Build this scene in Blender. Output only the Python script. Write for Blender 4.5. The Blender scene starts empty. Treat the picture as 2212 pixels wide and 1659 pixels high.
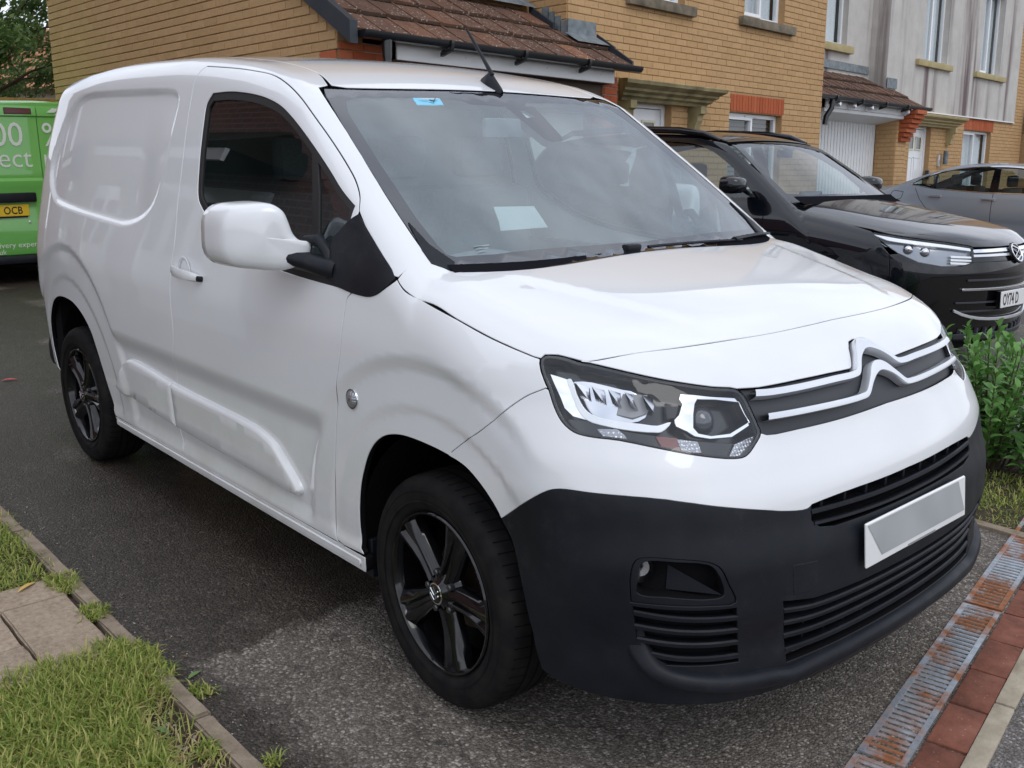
import bpy, bmesh, math, random
import numpy as np
from mathutils import Matrix, Vector
from mathutils.geometry import delaunay_2d_cdt
random.seed(7); RNG=np.random.default_rng(7)
SC=bpy.context.scene; COL=SC.collection
# ------------------------------------------------------------------ camera
CAMP=Vector((1.92465,-2.29101,1.50967))
cr=Vector((0.663702,0.747992,0.002652)); cu=Vector((-0.183731,0.159588,0.969935)); cf=Vector((-0.725081,0.644235,-0.243349))
cam=bpy.data.cameras.new('camera'); camo=bpy.data.objects.new('camera',cam); COL.objects.link(camo)
m=Matrix.Identity(4)
for i in range(3): m[i][0]=cr[i]; m[i][1]=cu[i]; m[i][2]=-cf[i]; m[i][3]=CAMP[i]
camo.matrix_world=m
cam.sensor_width=36; cam.lens=36*2092.25/2212; cam.clip_start=.05; cam.clip_end=600
SC.camera=camo
# ------------------------------------------------------------------ overcast sky
SUN_EL,SUN_AZ=math.radians(52),math.radians(-10)
world=bpy.data.worlds.new('World'); SC.world=world; world.use_nodes=True
nt=world.node_tree; nt.nodes.clear()
def wn(t,**k):
    n=nt.nodes.new(t)
    for a,b in k.items(): setattr(n,a,b)
    return n
sky=wn('ShaderNodeTexSky',sky_type='NISHITA',sun_disc=False,sun_elevation=SUN_EL,sun_rotation=math.pi/2-SUN_AZ,air_density=1.2,dust_density=1.5)
tc=wn('ShaderNodeTexCoord'); mp=wn('ShaderNodeMapping'); mp.inputs['Scale'].default_value=(1.0,1.0,2.2)
nz=wn('ShaderNodeTexNoise'); nz.inputs['Scale'].default_value=1.9; nz.inputs['Detail'].default_value=5; nz.inputs['Roughness'].default_value=.55
rp=wn('ShaderNodeValToRGB'); rp.color_ramp.elements[0].position=.30; rp.color_ramp.elements[0].color=(.62,.62,.62,1); rp.color_ramp.elements[1].position=.55; rp.color_ramp.elements[1].color=(1,1,1,1)
nz2=wn('ShaderNodeTexNoise'); nz2.inputs['Scale'].default_value=3.1; nz2.inputs['Detail'].default_value=4
rp2=wn('ShaderNodeValToRGB'); rp2.color_ramp.elements[0].position=.3; rp2.color_ramp.elements[0].color=(4.6,5.0,5.9,1); rp2.color_ramp.elements[1].position=.72; rp2.color_ramp.elements[1].color=(8.9,9.25,10.0,1)
mx=wn('ShaderNodeMix',data_type='RGBA'); bg=wn('ShaderNodeBackground'); wo=wn('ShaderNodeOutputWorld')
L=nt.links.new
L(tc.outputs['Generated'],mp.inputs['Vector']); L(mp.outputs[0],nz.inputs['Vector']); L(mp.outputs[0],nz2.inputs['Vector'])
L(nz.outputs['Fac'],rp.inputs[0]); L(nz2.outputs['Fac'],rp2.inputs[0])
L(rp.outputs[0],mx.inputs['Factor']); L(sky.outputs[0],mx.inputs['A']); L(rp2.outputs[0],mx.inputs['B'])
L(mx.outputs['Result'],bg.inputs['Color']); L(bg.outputs[0],wo.inputs['Surface'])
bg.inputs['Strength'].default_value=.13
sl=bpy.data.lights.new('sun','SUN'); sl.energy=.5; sl.angle=math.radians(28); sl.color=(1,.97,.92)
so=bpy.data.objects.new('sun',sl); COL.objects.link(so)
sd=Vector((math.cos(SUN_EL)*math.cos(SUN_AZ),math.cos(SUN_EL)*math.sin(SUN_AZ),math.sin(SUN_EL)))
so.rotation_euler=sd.to_track_quat('Z','Y').to_euler(); so.location=sd*30
vs=SC.view_settings; vs.view_transform='Standard'; vs.look='None'; vs.exposure=0.36; vs.gamma=1; vs.use_curve_mapping=False
SC.cycles.max_bounces=8; SC.cycles.transparent_max_bounces=16; SC.cycles.glossy_bounces=5; SC.cycles.caustics_reflective=False; SC.cycles.caustics_refractive=False
# ================================================================== helpers
def link(o,parent=None):
    COL.objects.link(o)
    if parent is not None: o.parent=parent
    return o
def empty(name,loc=(0,0,0),rotz=0,mat=None):
    o=bpy.data.objects.new(name,None); o.empty_display_size=.2; COL.objects.link(o)
    if mat is not None: o.matrix_world=mat
    else: o.location=loc; o.rotation_euler=(0,0,rotz)
    return o
def tag(o,label=None,cat=None,group=None,kind=None):
    if label: o['label']=label
    if cat: o['category']=cat
    if group: o['group']=group
    if kind: o['kind']=kind
    return o
def mk(name,verts,faces,mat=None,parent=None,smooth=None,normals=None,mats=None,midx=None):
    me=bpy.data.meshes.new(name); me.from_pydata([tuple(v) for v in verts],[],[tuple(f) for f in faces])
    if mats:
        for m_ in mats: me.materials.append(m_)
        me.polygons.foreach_set('material_index',midx)
    elif mat is not None: me.materials.append(mat)
    if smooth is not None:
        me.polygons.foreach_set('use_smooth',[True]*len(me.polygons))
        if smooth<179: me.set_sharp_from_angle(angle=math.radians(smooth))
    if normals is not None:
        me.polygons.foreach_set('use_smooth',[True]*len(me.polygons))
        me.normals_split_custom_set_from_vertices([tuple(n) for n in normals])
    me.update()
    return link(bpy.data.objects.new(name,me),parent)
def inst(name,src,parent,loc,rot=None,scale=None):
    o=bpy.data.objects.new(name,src.data if hasattr(src,'data') else src); link(o,parent); o.location=loc
    if rot is not None: o.rotation_euler=rot
    if scale is not None: o.scale=scale
    return o
class MB:
    def __init__(s): s.v=[]; s.f=[]
    def add(s,v,f):
        b=len(s.v); s.v+= [tuple(map(float,q)) for q in v]; s.f+= [tuple(i+b for i in q) for q in f]; return s
    def box(s,a,b,ch=0.0):
        x0,y0,z0=a; x1,y1,z1=b
        if ch<=0:
            return s.add([(x0,y0,z0),(x1,y0,z0),(x1,y1,z0),(x0,y1,z0),(x0,y0,z1),(x1,y0,z1),(x1,y1,z1),(x0,y1,z1)],[(0,3,2,1),(4,5,6,7),(0,1,5,4),(1,2,6,5),(2,3,7,6),(3,0,4,7)])
        bm=bmesh.new(); bmesh.ops.create_cube(bm,size=1)
        for v in bm.verts: v.co=Vector(((x0+x1)/2+v.co.x*(x1-x0),(y0+y1)/2+v.co.y*(y1-y0),(z0+z1)/2+v.co.z*(z1-z0)))
        bmesh.ops.bevel(bm,geom=bm.edges[:],offset=ch,segments=2 if ch>.004 else 1,affect='EDGES',profile=.6)
        bm.verts.index_update(); s.add([v.co for v in bm.verts],[[v.index for v in f.verts] for f in bm.faces]); bm.free(); return s
    def prism(s,poly,axis,lo,hi):
        # poly in the two remaining axes (order x,y,z without axis), extruded lo..hi
        n=len(poly); v=[]
        for h in (lo,hi):
            for p in poly:
                q=list(p); q.insert(axis,h); v.append(q)
        f=[tuple(range(n))[::-1],tuple(range(n,2*n))]+[(i,(i+1)%n,n+(i+1)%n,n+i) for i in range(n)]
        b=MB().add(v,f); return s.add(b.v,b.f)
    def tube(s,pts,r,n=8,caps=True,flat=None):
        pts=[Vector(p) for p in pts]; rs=r if isinstance(r,(list,tuple)) else [r]*len(pts); v=[]; f=[]
        up=None
        for i,p in enumerate(pts):
            t=(pts[min(i+1,len(pts)-1)]-pts[max(i-1,0)]).normalized()
            if up is None:
                up=Vector((0,0,1)) if abs(t.z)<.9 else Vector((1,0,0))
            a=t.cross(up)
            if a.length<1e-6: a=t.cross(Vector((0,1,0)))
            a.normalize(); b=a.cross(t).normalized(); up=b
            for k in range(n):
                th=2*math.pi*k/n; v.append(p+a*math.cos(th)*rs[i]+b*math.sin(th)*rs[i]*(flat or 1))
        for i in range(len(pts)-1):
            for k in range(n): f.append((i*n+k,i*n+(k+1)%n,(i+1)*n+(k+1)%n,(i+1)*n+k))
        if caps: f.append(tuple(range(n))[::-1]); f.append(tuple((len(pts)-1)*n+k for k in range(n)))
        return s.add(v,f)
    def lathe(s,prof,n=32,axis='y',c=(0,0,0),closed=False):
        # prof: (r, h) ; revolve about axis through c
        v=[];f=[];m_=len(prof)
        for k in range(n):
            th=2*math.pi*k/n; cs,sn=math.cos(th),math.sin(th)
            for r,h in prof:
                if axis=='y': v.append((c[0]+r*cs,c[1]+h,c[2]+r*sn))
                elif axis=='z': v.append((c[0]+r*cs,c[1]+r*sn,c[2]+h))
                else: v.append((c[0]+h,c[1]+r*cs,c[2]+r*sn))
        for k in range(n):
            for i in range(m_ if closed else m_-1):
                a=k*m_+i; b=k*m_+(i+1)%m_; c2=((k+1)%n)*m_+(i+1)%m_; d=((k+1)%n)*m_+i
                f.append((a,b,c2,d) if axis!='y' else (a,d,c2,b))
        return s.add(v,f)
    def build(s,name,mat,parent=None,smooth=30): return mk(name,s.v,s.f,mat,parent,smooth)
# ------------------------------------------------------------------ materials
MAT={}
def mat(name,col=(.5,.5,.5),rough=.5,metal=0,spec=.5,coat=0,coat_r=.03,ior=1.5):
    m_=bpy.data.materials.new(name); m_.use_nodes=True; MAT[name]=m_
    b=m_.node_tree.nodes['Principled BSDF']
    b.inputs['Base Color'].default_value=(*col,1); b.inputs['Roughness'].default_value=rough; b.inputs['Metallic'].default_value=metal
    b.inputs['Specular IOR Level'].default_value=spec; b.inputs['Coat Weight'].default_value=coat; b.inputs['Coat Roughness'].default_value=coat_r; b.inputs['IOR'].default_value=ior
    return m_
class NG:
    def __init__(s,m_): s.nt=m_.node_tree; s.b=s.nt.nodes['Principled BSDF']; s.out=s.nt.nodes['Material Output']; s._tc=None
    def n(s,t,ins=None,**k):
        n=s.nt.nodes.new(t)
        for a,b in k.items(): setattr(n,a,b)
        for a,b in (ins or {}).items():
            if hasattr(b,'is_linked') or hasattr(b,'links'): s.nt.links.new(b,n.inputs[a])
            else: n.inputs[a].default_value=b
        return n
    def l(s,a,b): s.nt.links.new(a,b)
    def obj(s):
        if not s._tc: s._tc=s.n('ShaderNodeTexCoord')
        return s._tc.outputs['Object']
    def gpos(s): return s.n('ShaderNodeNewGeometry').outputs['Position']
    def noise(s,scale,detail=3,rough=.5,vec=None,w=None):
        return s.n('ShaderNodeTexNoise',{'Vector':vec if vec is not None else s.obj(),'Scale':scale,'Detail':detail,'Roughness':rough}).outputs['Fac']
    def vor(s,scale,vec=None,feature='F1',out='Distance',rnd=1):
        return s.n('ShaderNodeTexVoronoi',{'Vector':vec if vec is not None else s.obj(),'Scale':scale,'Randomness':rnd},feature=feature).outputs[out]
    def ramp(s,fac,stops):
        r=s.n('ShaderNodeValToRGB',{'Fac':fac}); e=r.color_ramp.elements
        while len(e)<len(stops): e.new(.5)
        for q,(p,cc) in zip(e,stops): q.position=p; q.color=(*cc,1) if len(cc)==3 else cc
        return r.outputs[0]
    def mix(s,fac,a,b,mode='MIX'):
        m_=s.n('ShaderNodeMix',data_type='RGBA',blend_type=mode)
        for k,v in (('Factor',fac),('A',a),('B',b)):
            if hasattr(v,'links'): s.l(v,m_.inputs[k])
            else: m_.inputs[k].default_value=v if not isinstance(v,tuple) else (*v,1)
        return m_.outputs['Result']
    def math(s,op,a,b=0.0):
        m_=s.n('ShaderNodeMath',operation=op)
        for i,v in enumerate((a,b)):
            if hasattr(v,'links'): s.l(v,m_.inputs[i])
            else: m_.inputs[i].default_value=v
        return m_.outputs[0]
    def color(s,c): s.l(c,s.b.inputs['Base Color'])
    def rough(s,c): s.l(c,s.b.inputs['Roughness'])
    def bump(s,h,strength=.3,dist=.01):
        b=s.n('ShaderNodeBump',{'Height':h,'Strength':strength,'Distance':dist}); s.l(b.outputs[0],s.b.inputs['Normal'])
    def rnd_obj(s): return s.n('ShaderNodeObjectInfo').outputs['Random']
    def rnd_isl(s): return s.n('ShaderNodeNewGeometry').outputs['Random Per Island']
def g3(v): return (v,v,v)
def noisy(name,c0,c1,scale=8,rough=.7,bump=.15,bscale=60,bd=.004,spec=.3,detail=4):
    m_=mat(name,c0,rough,spec=spec); g=NG(m_)
    g.color(g.ramp(g.noise(scale,detail),[(.3,c0),(.7,c1)])); g.bump(g.noise(bscale,3),bump,bd); return m_
def glassmat(name,tint=(.75,.8,.8),ior=1.7,veil=.0,veilcol=(.5,.5,.5)):
    m_=bpy.data.materials.new(name); m_.use_nodes=True; MAT[name]=m_; t=m_.node_tree; t.nodes.clear()
    o=t.nodes.new('ShaderNodeOutputMaterial'); tr=t.nodes.new('ShaderNodeBsdfTransparent'); tr.inputs[0].default_value=(*tint,1)
    gl=t.nodes.new('ShaderNodeBsdfGlossy'); gl.inputs['Roughness'].default_value=.004; gl.inputs[0].default_value=(.95,.97,1,1)
    fr=t.nodes.new('ShaderNodeFresnel'); fr.inputs[0].default_value=ior; mx_=t.nodes.new('ShaderNodeMixShader')
    ge=t.nodes.new('ShaderNodeNewGeometry'); mi=t.nodes.new('ShaderNodeMath'); mi.operation='MULTIPLY'
    iv=t.nodes.new('ShaderNodeMath'); iv.operation='SUBTRACT'; iv.inputs[0].default_value=1; t.links.new(ge.outputs['Backfacing'],iv.inputs[1])
    t.links.new(fr.outputs[0],mi.inputs[0]); t.links.new(iv.outputs[0],mi.inputs[1])
    base=tr.outputs[0]
    if veil>0:  # diffuse tone mixed into the clear glass to paint a reflected veil
        df=t.nodes.new('ShaderNodeBsdfDiffuse'); df.inputs[0].default_value=(*veilcol,1); m2=t.nodes.new('ShaderNodeMixShader')
        nz_=t.nodes.new('ShaderNodeTexNoise'); nz_.inputs['Scale'].default_value=7; nz_.inputs['Detail'].default_value=4
        tc_=t.nodes.new('ShaderNodeTexCoord'); t.links.new(tc_.outputs['Object'],nz_.inputs['Vector'])
        mm=t.nodes.new('ShaderNodeMath'); mm.operation='MULTIPLY'; mm.inputs[1].default_value=veil*2; t.links.new(nz_.outputs[0],mm.inputs[0])
        t.links.new(mm.outputs[0],m2.inputs[0]); t.links.new(tr.outputs[0],m2.inputs[1]); t.links.new(df.outputs[0],m2.inputs[2]); base=m2.outputs[0]
    t.links.new(mi.outputs[0],mx_.inputs[0]); t.links.new(base,mx_.inputs[1]); t.links.new(gl.outputs[0],mx_.inputs[2]); t.links.new(mx_.outputs[0],o.inputs[0])
    return m_
def text_mesh(name,txt,size,mat_,parent,M,extrude=.0005,align='LEFT',sx=1.0,bold=0.0,space=1.0):
    cu_=bpy.data.curves.new(name,'FONT'); cu_.body=txt; cu_.size=size; cu_.extrude=extrude; cu_.align_x=align; cu_.align_y='BOTTOM_BASELINE'; cu_.offset=bold; cu_.space_character=space; cu_.resolution_u=3
    to=bpy.data.objects.new(name+'_tmp',cu_); COL.objects.link(to)
    dg=bpy.context.evaluated_depsgraph_get(); me=bpy.data.meshes.new_from_object(to.evaluated_get(dg)); bpy.data.objects.remove(to); bpy.data.curves.remove(cu_)
    me.name=name
    for v in me.vertices: v.co=M@Vector((v.co.x*sx,v.co.y,v.co.z))
    me.materials.clear(); me.materials.append(mat_)
    return link(bpy.data.objects.new(name,me),parent)
def frame_mat(origin,xdir,ydir):
    x=Vector(xdir).normalized(); y=Vector(ydir); y=(y-x*y.dot(x)).normalized(); z=x.cross(y)
    M=Matrix.Identity(4)
    for i in range(3): M[i][0]=x[i]; M[i][1]=y[i]; M[i][2]=z[i]; M[i][3]=origin[i]
    return M
def catmull(pts,n=5):
    pts=[np.array(p,float) for p in pts]
    if len(pts)<3: return pts
    P=[2*pts[0]-pts[1]]+pts+[2*pts[-1]-pts[-2]]; out=[]
    for i in range(1,len(P)-2):
        # centripetal weights keep it from overshooting
        p0,p1,p2,p3=P[i-1],P[i],P[i+1],P[i+2]
        d1=max(np.linalg.norm(p1-p0),1e-6)**.5; d2=max(np.linalg.norm(p2-p1),1e-6)**.5; d3=max(np.linalg.norm(p3-p2),1e-6)**.5
        m1=(p2-p1)+d2*((p1-p0)/d1-(p2-p0)/(d1+d2)); m2=(p2-p1)+d2*((p3-p2)/d3-(p3-p1)/(d2+d3))
        for k in range(n):
            t=k/n; t2=t*t; t3=t2*t
            out.append((2*t3-3*t2+1)*p1+(t3-2*t2+t)*m1+(-2*t3+3*t2)*p2+(t3-t2)*m2)
    out.append(pts[-1]); return out
M_satin=mat('satin_silver_trim',(.72,.74,.77),.28,metal=.55,coat=.4)
# ================================================================== ground
def gz(x,y):            # the court falls away gently to the +y side
    return -.0215*max(y-1.2,0) if y<40 else -.0215*38.8
def tarmac(name,base,light,worn=.5):
    m_=mat(name,base,.62,spec=.4); g=NG(m_); p=g.gpos()
    st=g.n('ShaderNodeTexVoronoi',{'Vector':p,'Scale':120.0},feature='F1'); st2=g.n('ShaderNodeTexVoronoi',{'Vector':p,'Scale':230.0},feature='F1')
    tone=g.n('ShaderNodeSeparateColor',{'Color':st.outputs['Color']}).outputs[0]
    tone2=g.n('ShaderNodeSeparateColor',{'Color':st2.outputs['Color']}).outputs[1]
    dark=tuple(c*.5 for c in base); hi=tuple(min(1,c*1.8) for c in light)
    c1=g.ramp(tone,[(.0,dark),(.55,base),(.86,light),(.97,hi)])
    c2=g.ramp(tone2,[(.0,dark),(.7,base),(.95,light)])
    c=g.mix(.35,c1,c2)
    sx=g.n('ShaderNodeSeparateXYZ',{'Vector':p}); n1=g.noise(2.1,5,.62,p); n2=g.noise(.8,3,.5,p)
    # dry ground: ahead of the front wheels, plus scattered islands; the rest is still damp
    e1=g.math('ADD',sx.outputs['X'],g.math('MULTIPLY',g.math('SUBTRACT',n1,.5),1.5)); e2=g.math('ADD',sx.outputs['Y'],g.math('MULTIPLY',g.math('SUBTRACT',n1,.5),.55))
    d1=g.math('MULTIPLY',g.ramp(g.math('ADD',e1,1.0),[(.36,(0,0,0)),(.46,(1,1,1))]),g.ramp(g.math('ADD',e2,2.0),[(.70,(0,0,0)),(.80,(1,1,1))]))
    isl=g.math('MULTIPLY',g.ramp(n2,[(.56,(0,0,0)),(.62,(1,1,1))]),.75)
    dry=g.math('MINIMUM',g.math('ADD',d1,isl),1.0)
    c=g.mix(1.0,c,g.mix(dry,(.50,.465,.43),(1.55,1.56,1.56)),'MULTIPLY')
    med=g.ramp(g.noise(5,4,.6,p),[(.3,(.75,.73,.70)),(.7,(1.2,1.2,1.2))]); c=g.mix(.8,c,med,'MULTIPLY')
    crv=g.ramp(st.outputs['Distance'],[(.25,(1,1,1)),(.62,(.45,.43,.41))]); c=g.mix(.6,c,crv,'MULTIPLY')
    # odd pale chips
    chip=g.n('ShaderNodeTexVoronoi',{'Vector':p,'Scale':16.0},feature='F1'); ck=g.ramp(chip.outputs['Distance'],[(.045,(1,1,1)),(.06,(0,0,0))]); c=g.mix(g.math('MULTIPLY',ck,.55),c,(.30,.28,.25))
    # hairline cracks and dark oily spots
    wv=g.n('ShaderNodeMix',{'Factor':.12},data_type='VECTOR') if False else None
    dst=g.n('ShaderNodeTexVoronoi',{'Vector':g.n('ShaderNodeVectorMath',{0:p,1:g.n('ShaderNodeTexNoise',{'Vector':p,'Scale':3.0,'Detail':4.0}).outputs['Color']},operation='ADD').outputs[0],'Scale':.55},feature='DISTANCE_TO_EDGE').outputs['Distance']
    ck2=g.math('MULTIPLY',g.ramp(dst,[(.0,(1,1,1)),(.006,(0,0,0))]),g.ramp(g.noise(.7,2,.5,p),[(.5,(0,0,0)),(.6,(1,1,1))])); c=g.mix(g.math('MULTIPLY',ck2,.6),c,(.02,.018,.016))
    sp2=g.ramp(g.vor(2.3,p),[(.03,(1,1,1)),(.09,(0,0,0))]); c=g.mix(g.math('MULTIPLY',sp2,.45),c,(.025,.022,.02))
    g.color(c); h=g.math('ADD',g.math('MULTIPLY',st.outputs['Distance'],-1.0),g.math('MULTIPLY',st2.outputs['Distance'],-.5))
    g.bump(h,.9,.006); g.rough(g.ramp(dry,[(0,g3(.46)),(1,g3(.80))]))
    return m_
M_tar=tarmac('tarmac_drive',(.118,.103,.089),(.20,.180,.160))
M_tar2=tarmac('tarmac_footway',(.125,.113,.106),(.20,.184,.176))
xs_=[-120,-60,-30,-20,-14,-10,-7,-5,-3.5,-2.5,-1.5,-.5,.5,1.5,2.5,4,6,9,14,20,30,60,120]; ys_=[-120,-60,-30,-15,-8,-5,-3,-2,-1,0,1.2,2,3,5,8,12,18,25,40,60,120]
V_=[(x,y,gz(x,y)) for x in xs_ for y in ys_]; n_=len(ys_)
f=[(i*n_+j,(i+1)*n_+j,(i+1)*n_+j+1,i*n_+j+1) for i in range(len(xs_)-1) for j in range(n_-1)]
tag(mk('ground',V_,f,M_tar),kind='structure')
# ---- left: concrete edging, slab path, lawn
M_conc=noisy('weathered_concrete',(.21,.175,.14),(.32,.275,.225),9,.9,.5,90,.004,detail=6)
g=NG(M_conc); p=g.gpos(); c=g.ramp(g.noise(14,6,.65,p),[(.25,(.16,.125,.092)),(.5,(.28,.225,.168)),(.75,(.38,.315,.245))]); spk=g.ramp(g.vor(150,p),[(.1,(1,1,1)),(.5,(.7,.68,.66))]); g.color(g.mix(.5,c,spk,'MULTIPLY'))
M_slab=noisy('buff_paving_slab',(.25,.20,.155),(.36,.30,.24),5,.9,.6,70,.006,detail=6)
g=NG(M_slab); p=g.gpos(); c=g.mix(.55,g.ramp(g.noise(9,7,.65,p),[(.25,(.20,.145,.105)),(.5,(.33,.255,.19)),(.75,(.42,.335,.255))]),g.ramp(g.noise(60,4,.7,p),[(.3,(.17,.125,.09)),(.5,(.33,.26,.195)),(.7,(.46,.38,.30))])); g.bump(g.noise(55,4,.7,p),.8,.006); tone=g.mix(.5,c,g.ramp(g.rnd_obj(),[(0,(.85,.84,.83)),(1,(1.1,1.08,1.05))]),'MULTIPLY'); g.color(tone)
M_soil=noisy('damp_soil',(.030,.021,.014),(.075,.055,.038),14,.95,.9,60,.012,detail=6)
kerb=empty('kerb',(-.75,-1.383,0)); tag(kerb,kind='structure')
def stone(name,parent,a,b,mt,ch=.006,jit=0):
    bm=bmesh.new(); bmesh.ops.create_cube(bm,size=1)
    bmesh.ops.subdivide_edges(bm,edges=[e for e in bm.edges if abs(e.verts[0].co.x-e.verts[1].co.x)>.5],cuts=7,use_grid_fill=True)
    for v in bm.verts:
        v.co=Vector(((a[0]+b[0])/2+v.co.x*(b[0]-a[0]),(a[1]+b[1])/2+v.co.y*(b[1]-a[1]),(a[2]+b[2])/2+v.co.z*(b[2]-a[2])))
    es=[e for e in bm.edges if len(e.link_faces)==2 and e.calc_face_angle(0)>.5]
    bmesh.ops.bevel(bm,geom=es,offset=ch,segments=2,affect='EDGES')
    for v in bm.verts: v.co+=Vector((random.gauss(0,jit),random.gauss(0,jit),random.gauss(0,jit*.6)))
    bm.verts.index_update()
    o=mk(name,[v.co for v in bm.verts],[[v.index for v in f.verts] for f in bm.faces],mt,None,40); bm.free()
    o.parent=parent; o.location=-Vector(parent.location); return o
ex=[-4.6,-3.73,-2.86,-2.0,-1.172,-.335,.50]
for i,(a,b) in enumerate(zip(ex[:-1],ex[1:])):
    dy=random.uniform(-.006,.006); stone('kerb_stone',kerb,(a+.004,-1.408+dy,-.06),(b-.004,-1.357+dy,.024+random.uniform(-.004,.006)),M_conc,.006,.0012)
path=mk('path',[(-1.52,-3.2,.004),(-.72,-3.2,.004),(-.72,-1.412,.004),(-1.52,-1.412,.004)],[(0,1,2,3)],M_soil); tag(path,kind='structure')
for (a,b,c_,d_) in ((-1.49,-1.315,-1.628,-1.418),(-1.305,-.80,-1.628,-1.428),(-1.49,-1.315,-2.25,-1.638),(-1.305,-1.03,-2.25,-1.638),(-1.02,-.80,-2.25,-1.638),(-1.49,-1.03,-2.86,-2.26),(-1.02,-.80,-2.86,-2.26)):
    o=stone('paving_slab',path,(a,c_,-.03),(b,d_,.020+random.uniform(-.003,.003)),M_slab,.005,.001); o.rotation_euler=(random.gauss(0,.004),random.gauss(0,.006),0)
lawn=mk('lawn',[(-.80,-4,.006),(.9,-4,.006),(.9,-1.410,.006),(-.80,-1.410,.006),(-7,-4,.006),(-1.49,-4,.006),(-1.49,-1.410,.006),(-7,-1.410,.006)],[(0,1,2,3),(4,5,6,7)],M_soil); tag(lawn,kind='structure')
# pebbles in the bare soil strip
M_peb=noisy('pebble',(.22,.18,.15),(.42,.38,.34),30,.8)
for k in range(16):
    x=random.uniform(-.42,.05); y=random.uniform(-1.50,-1.425); r=random.uniform(.004,.009)
    bm=bmesh.new(); bmesh.ops.create_icosphere(bm,subdivisions=1,radius=1)
    o=mk('pebble',[(v.co.x*r*random.uniform(.8,1.3),v.co.y*r*random.uniform(.8,1.2),v.co.z*r*.6) for v in bm.verts],[[v.index for v in f.verts] for f in bm.faces],M_peb,None,60); bm.free(); o.parent=lawn; o.location=(x,y,.006+r*.4)
# ---- right: slot drain, brick row, concrete edging, footway
dv0=Vector((.70,.84,0)); dv1=Vector((.895,-.225,0)); du=(dv1-dv0).normalized(); dn=Vector((-du.y,du.x,0))      # dn points to +x side
if dn.x<0: dn=-dn
def dpt(t,w,z): q=dv0+du*t+dn*w; return (q.x,q.y,z)
M_galv=mat('galvanised_rusty_steel',(.4,.42,.45),.42,metal=.75); g=NG(M_galv); p=g.gpos()
rust=g.ramp(g.noise(4.5,6,.65,p),[(.46,(0,0,0)),(.58,(1,1,1))]); fine=g.ramp(g.noise(60,4,.6,p),[(.3,(.30,.33,.37)),(.7,(.46,.49,.53))])
rc=g.ramp(g.noise(35,5,.6,p),[(.3,(.17,.060,.025)),(.5,(.30,.11,.04)),(.75,(.23,.14,.10))]); g.color(g.mix(rust,fine,rc)); g.l(g.math('SUBTRACT',.6,g.math('MULTIPLY',rust,.6)),g.b.inputs['Metallic']); g.rough(g.ramp(rust,[(0,g3(.45)),(1,g3(.85))])); g.bump(g.noise(200,3,.5,p),.3,.001)
M_hole=mat('drain_darkness',(.008,.007,.006),.9)
drain=empty('drain_channel',dpt(0,.06,0)); tag(drain,'rusty galvanised slot drain let into the tarmac ahead of the van bumper','drain')
def inl(o,par): o.parent=par; o.location=-Vector(par.location); return o
def strip_box(mb,t0,t1,w0,w1,z0,z1):
    c_=[dpt(t0,w0,z0),dpt(t1,w0,z0),dpt(t1,w1,z0),dpt(t0,w1,z0),dpt(t0,w0,z1),dpt(t1,w0,z1),dpt(t1,w1,z1),dpt(t0,w1,z1)]
    mb.add(c_,[(0,3,2,1),(4,5,6,7),(0,1,5,4),(1,2,6,5),(2,3,7,6),(3,0,4,7)])
W_=.118
for (t0,t1) in ((-1.05,-.008),(.008,1.045),(1.062,2.1)):
    mb=MB(); strip_box(mb,t0,t1,0,.016,-.03,.0065); fr=inl(mb.build('grate',M_galv,None,None),drain)
    mb=MB(); strip_box(mb,t0,t1,W_-.016,W_,-.03,.0065); mb.build('grate_edge',M_galv,fr,None)
    
    for ta,tb in ((t0,t0+.014),(t1-.014,t1)): mb=MB(); strip_box(mb,ta,tb,.016,W_-.016,-.03,.0062); mb.build('grate_end',M_galv,fr,None)
    n_=38; pt=(t1-t0-.02)/n_
    for k in range(n_):
        ta=t0+.010+pt*k; 
        # rounded bar across the slot
        V_=[];f=[];sec=[(.0,-.02),(.0,-.002),(.003,.0030),(.0075,.0046),(.012,.0030),(.015,-.002),(.015,-.02)]
        for w in (.012,.03,W_-.03,W_-.012):
            sag=0 if w in (.03,W_-.03) else -.001
            for a_,b_ in sec: V_.append(dpt(ta+a_*pt/.027,w,b_+.001+sag))
        m_=len(sec)
        for i in range(3):
            for j in range(m_-1): f.append((i*m_+j,i*m_+j+1,(i+1)*m_+j+1,(i+1)*m_+j))
        mk('grate_bar',V_,f,M_galv,fr,smooth=50)
mb=MB(); strip_box(mb,-1.05,2.1,.004,W_-.004,-.09,-.028); inl(mb.build('channel_bed',M_hole,None,None),drain)
M_pav=noisy('red_paving_brick',(.20,.075,.045),(.33,.13,.08),9,.85,.6,60,.005,detail=6)
g=NG(M_pav); p=g.gpos(); c=g.ramp(g.noise(12,6,.65,p),[(.25,(.09,.042,.032)),(.5,(.19,.070,.045)),(.8,(.27,.115,.08))]); sp=g.ramp(g.vor(40,p),[(.04,(1,1,1)),(.10,(0,0,0))]); c=g.mix(g.math('MULTIPLY',sp,.5),c,(.50,.44,.40)); g.color(g.mix(.6,c,g.ramp(g.rnd_obj(),[(0,(.75,.72,.70)),(1,(1.15,1.12,1.1))]),'MULTIPLY'))
brow=mk('brick_edging',[dpt(-1.1,W_+.002,-.004),dpt(2.2,W_+.002,-.004),dpt(2.2,W_+.118,-.004),dpt(-1.1,W_+.118,-.004)],[(0,1,2,3)],M_soil); tag(brow,kind='structure')
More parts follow.
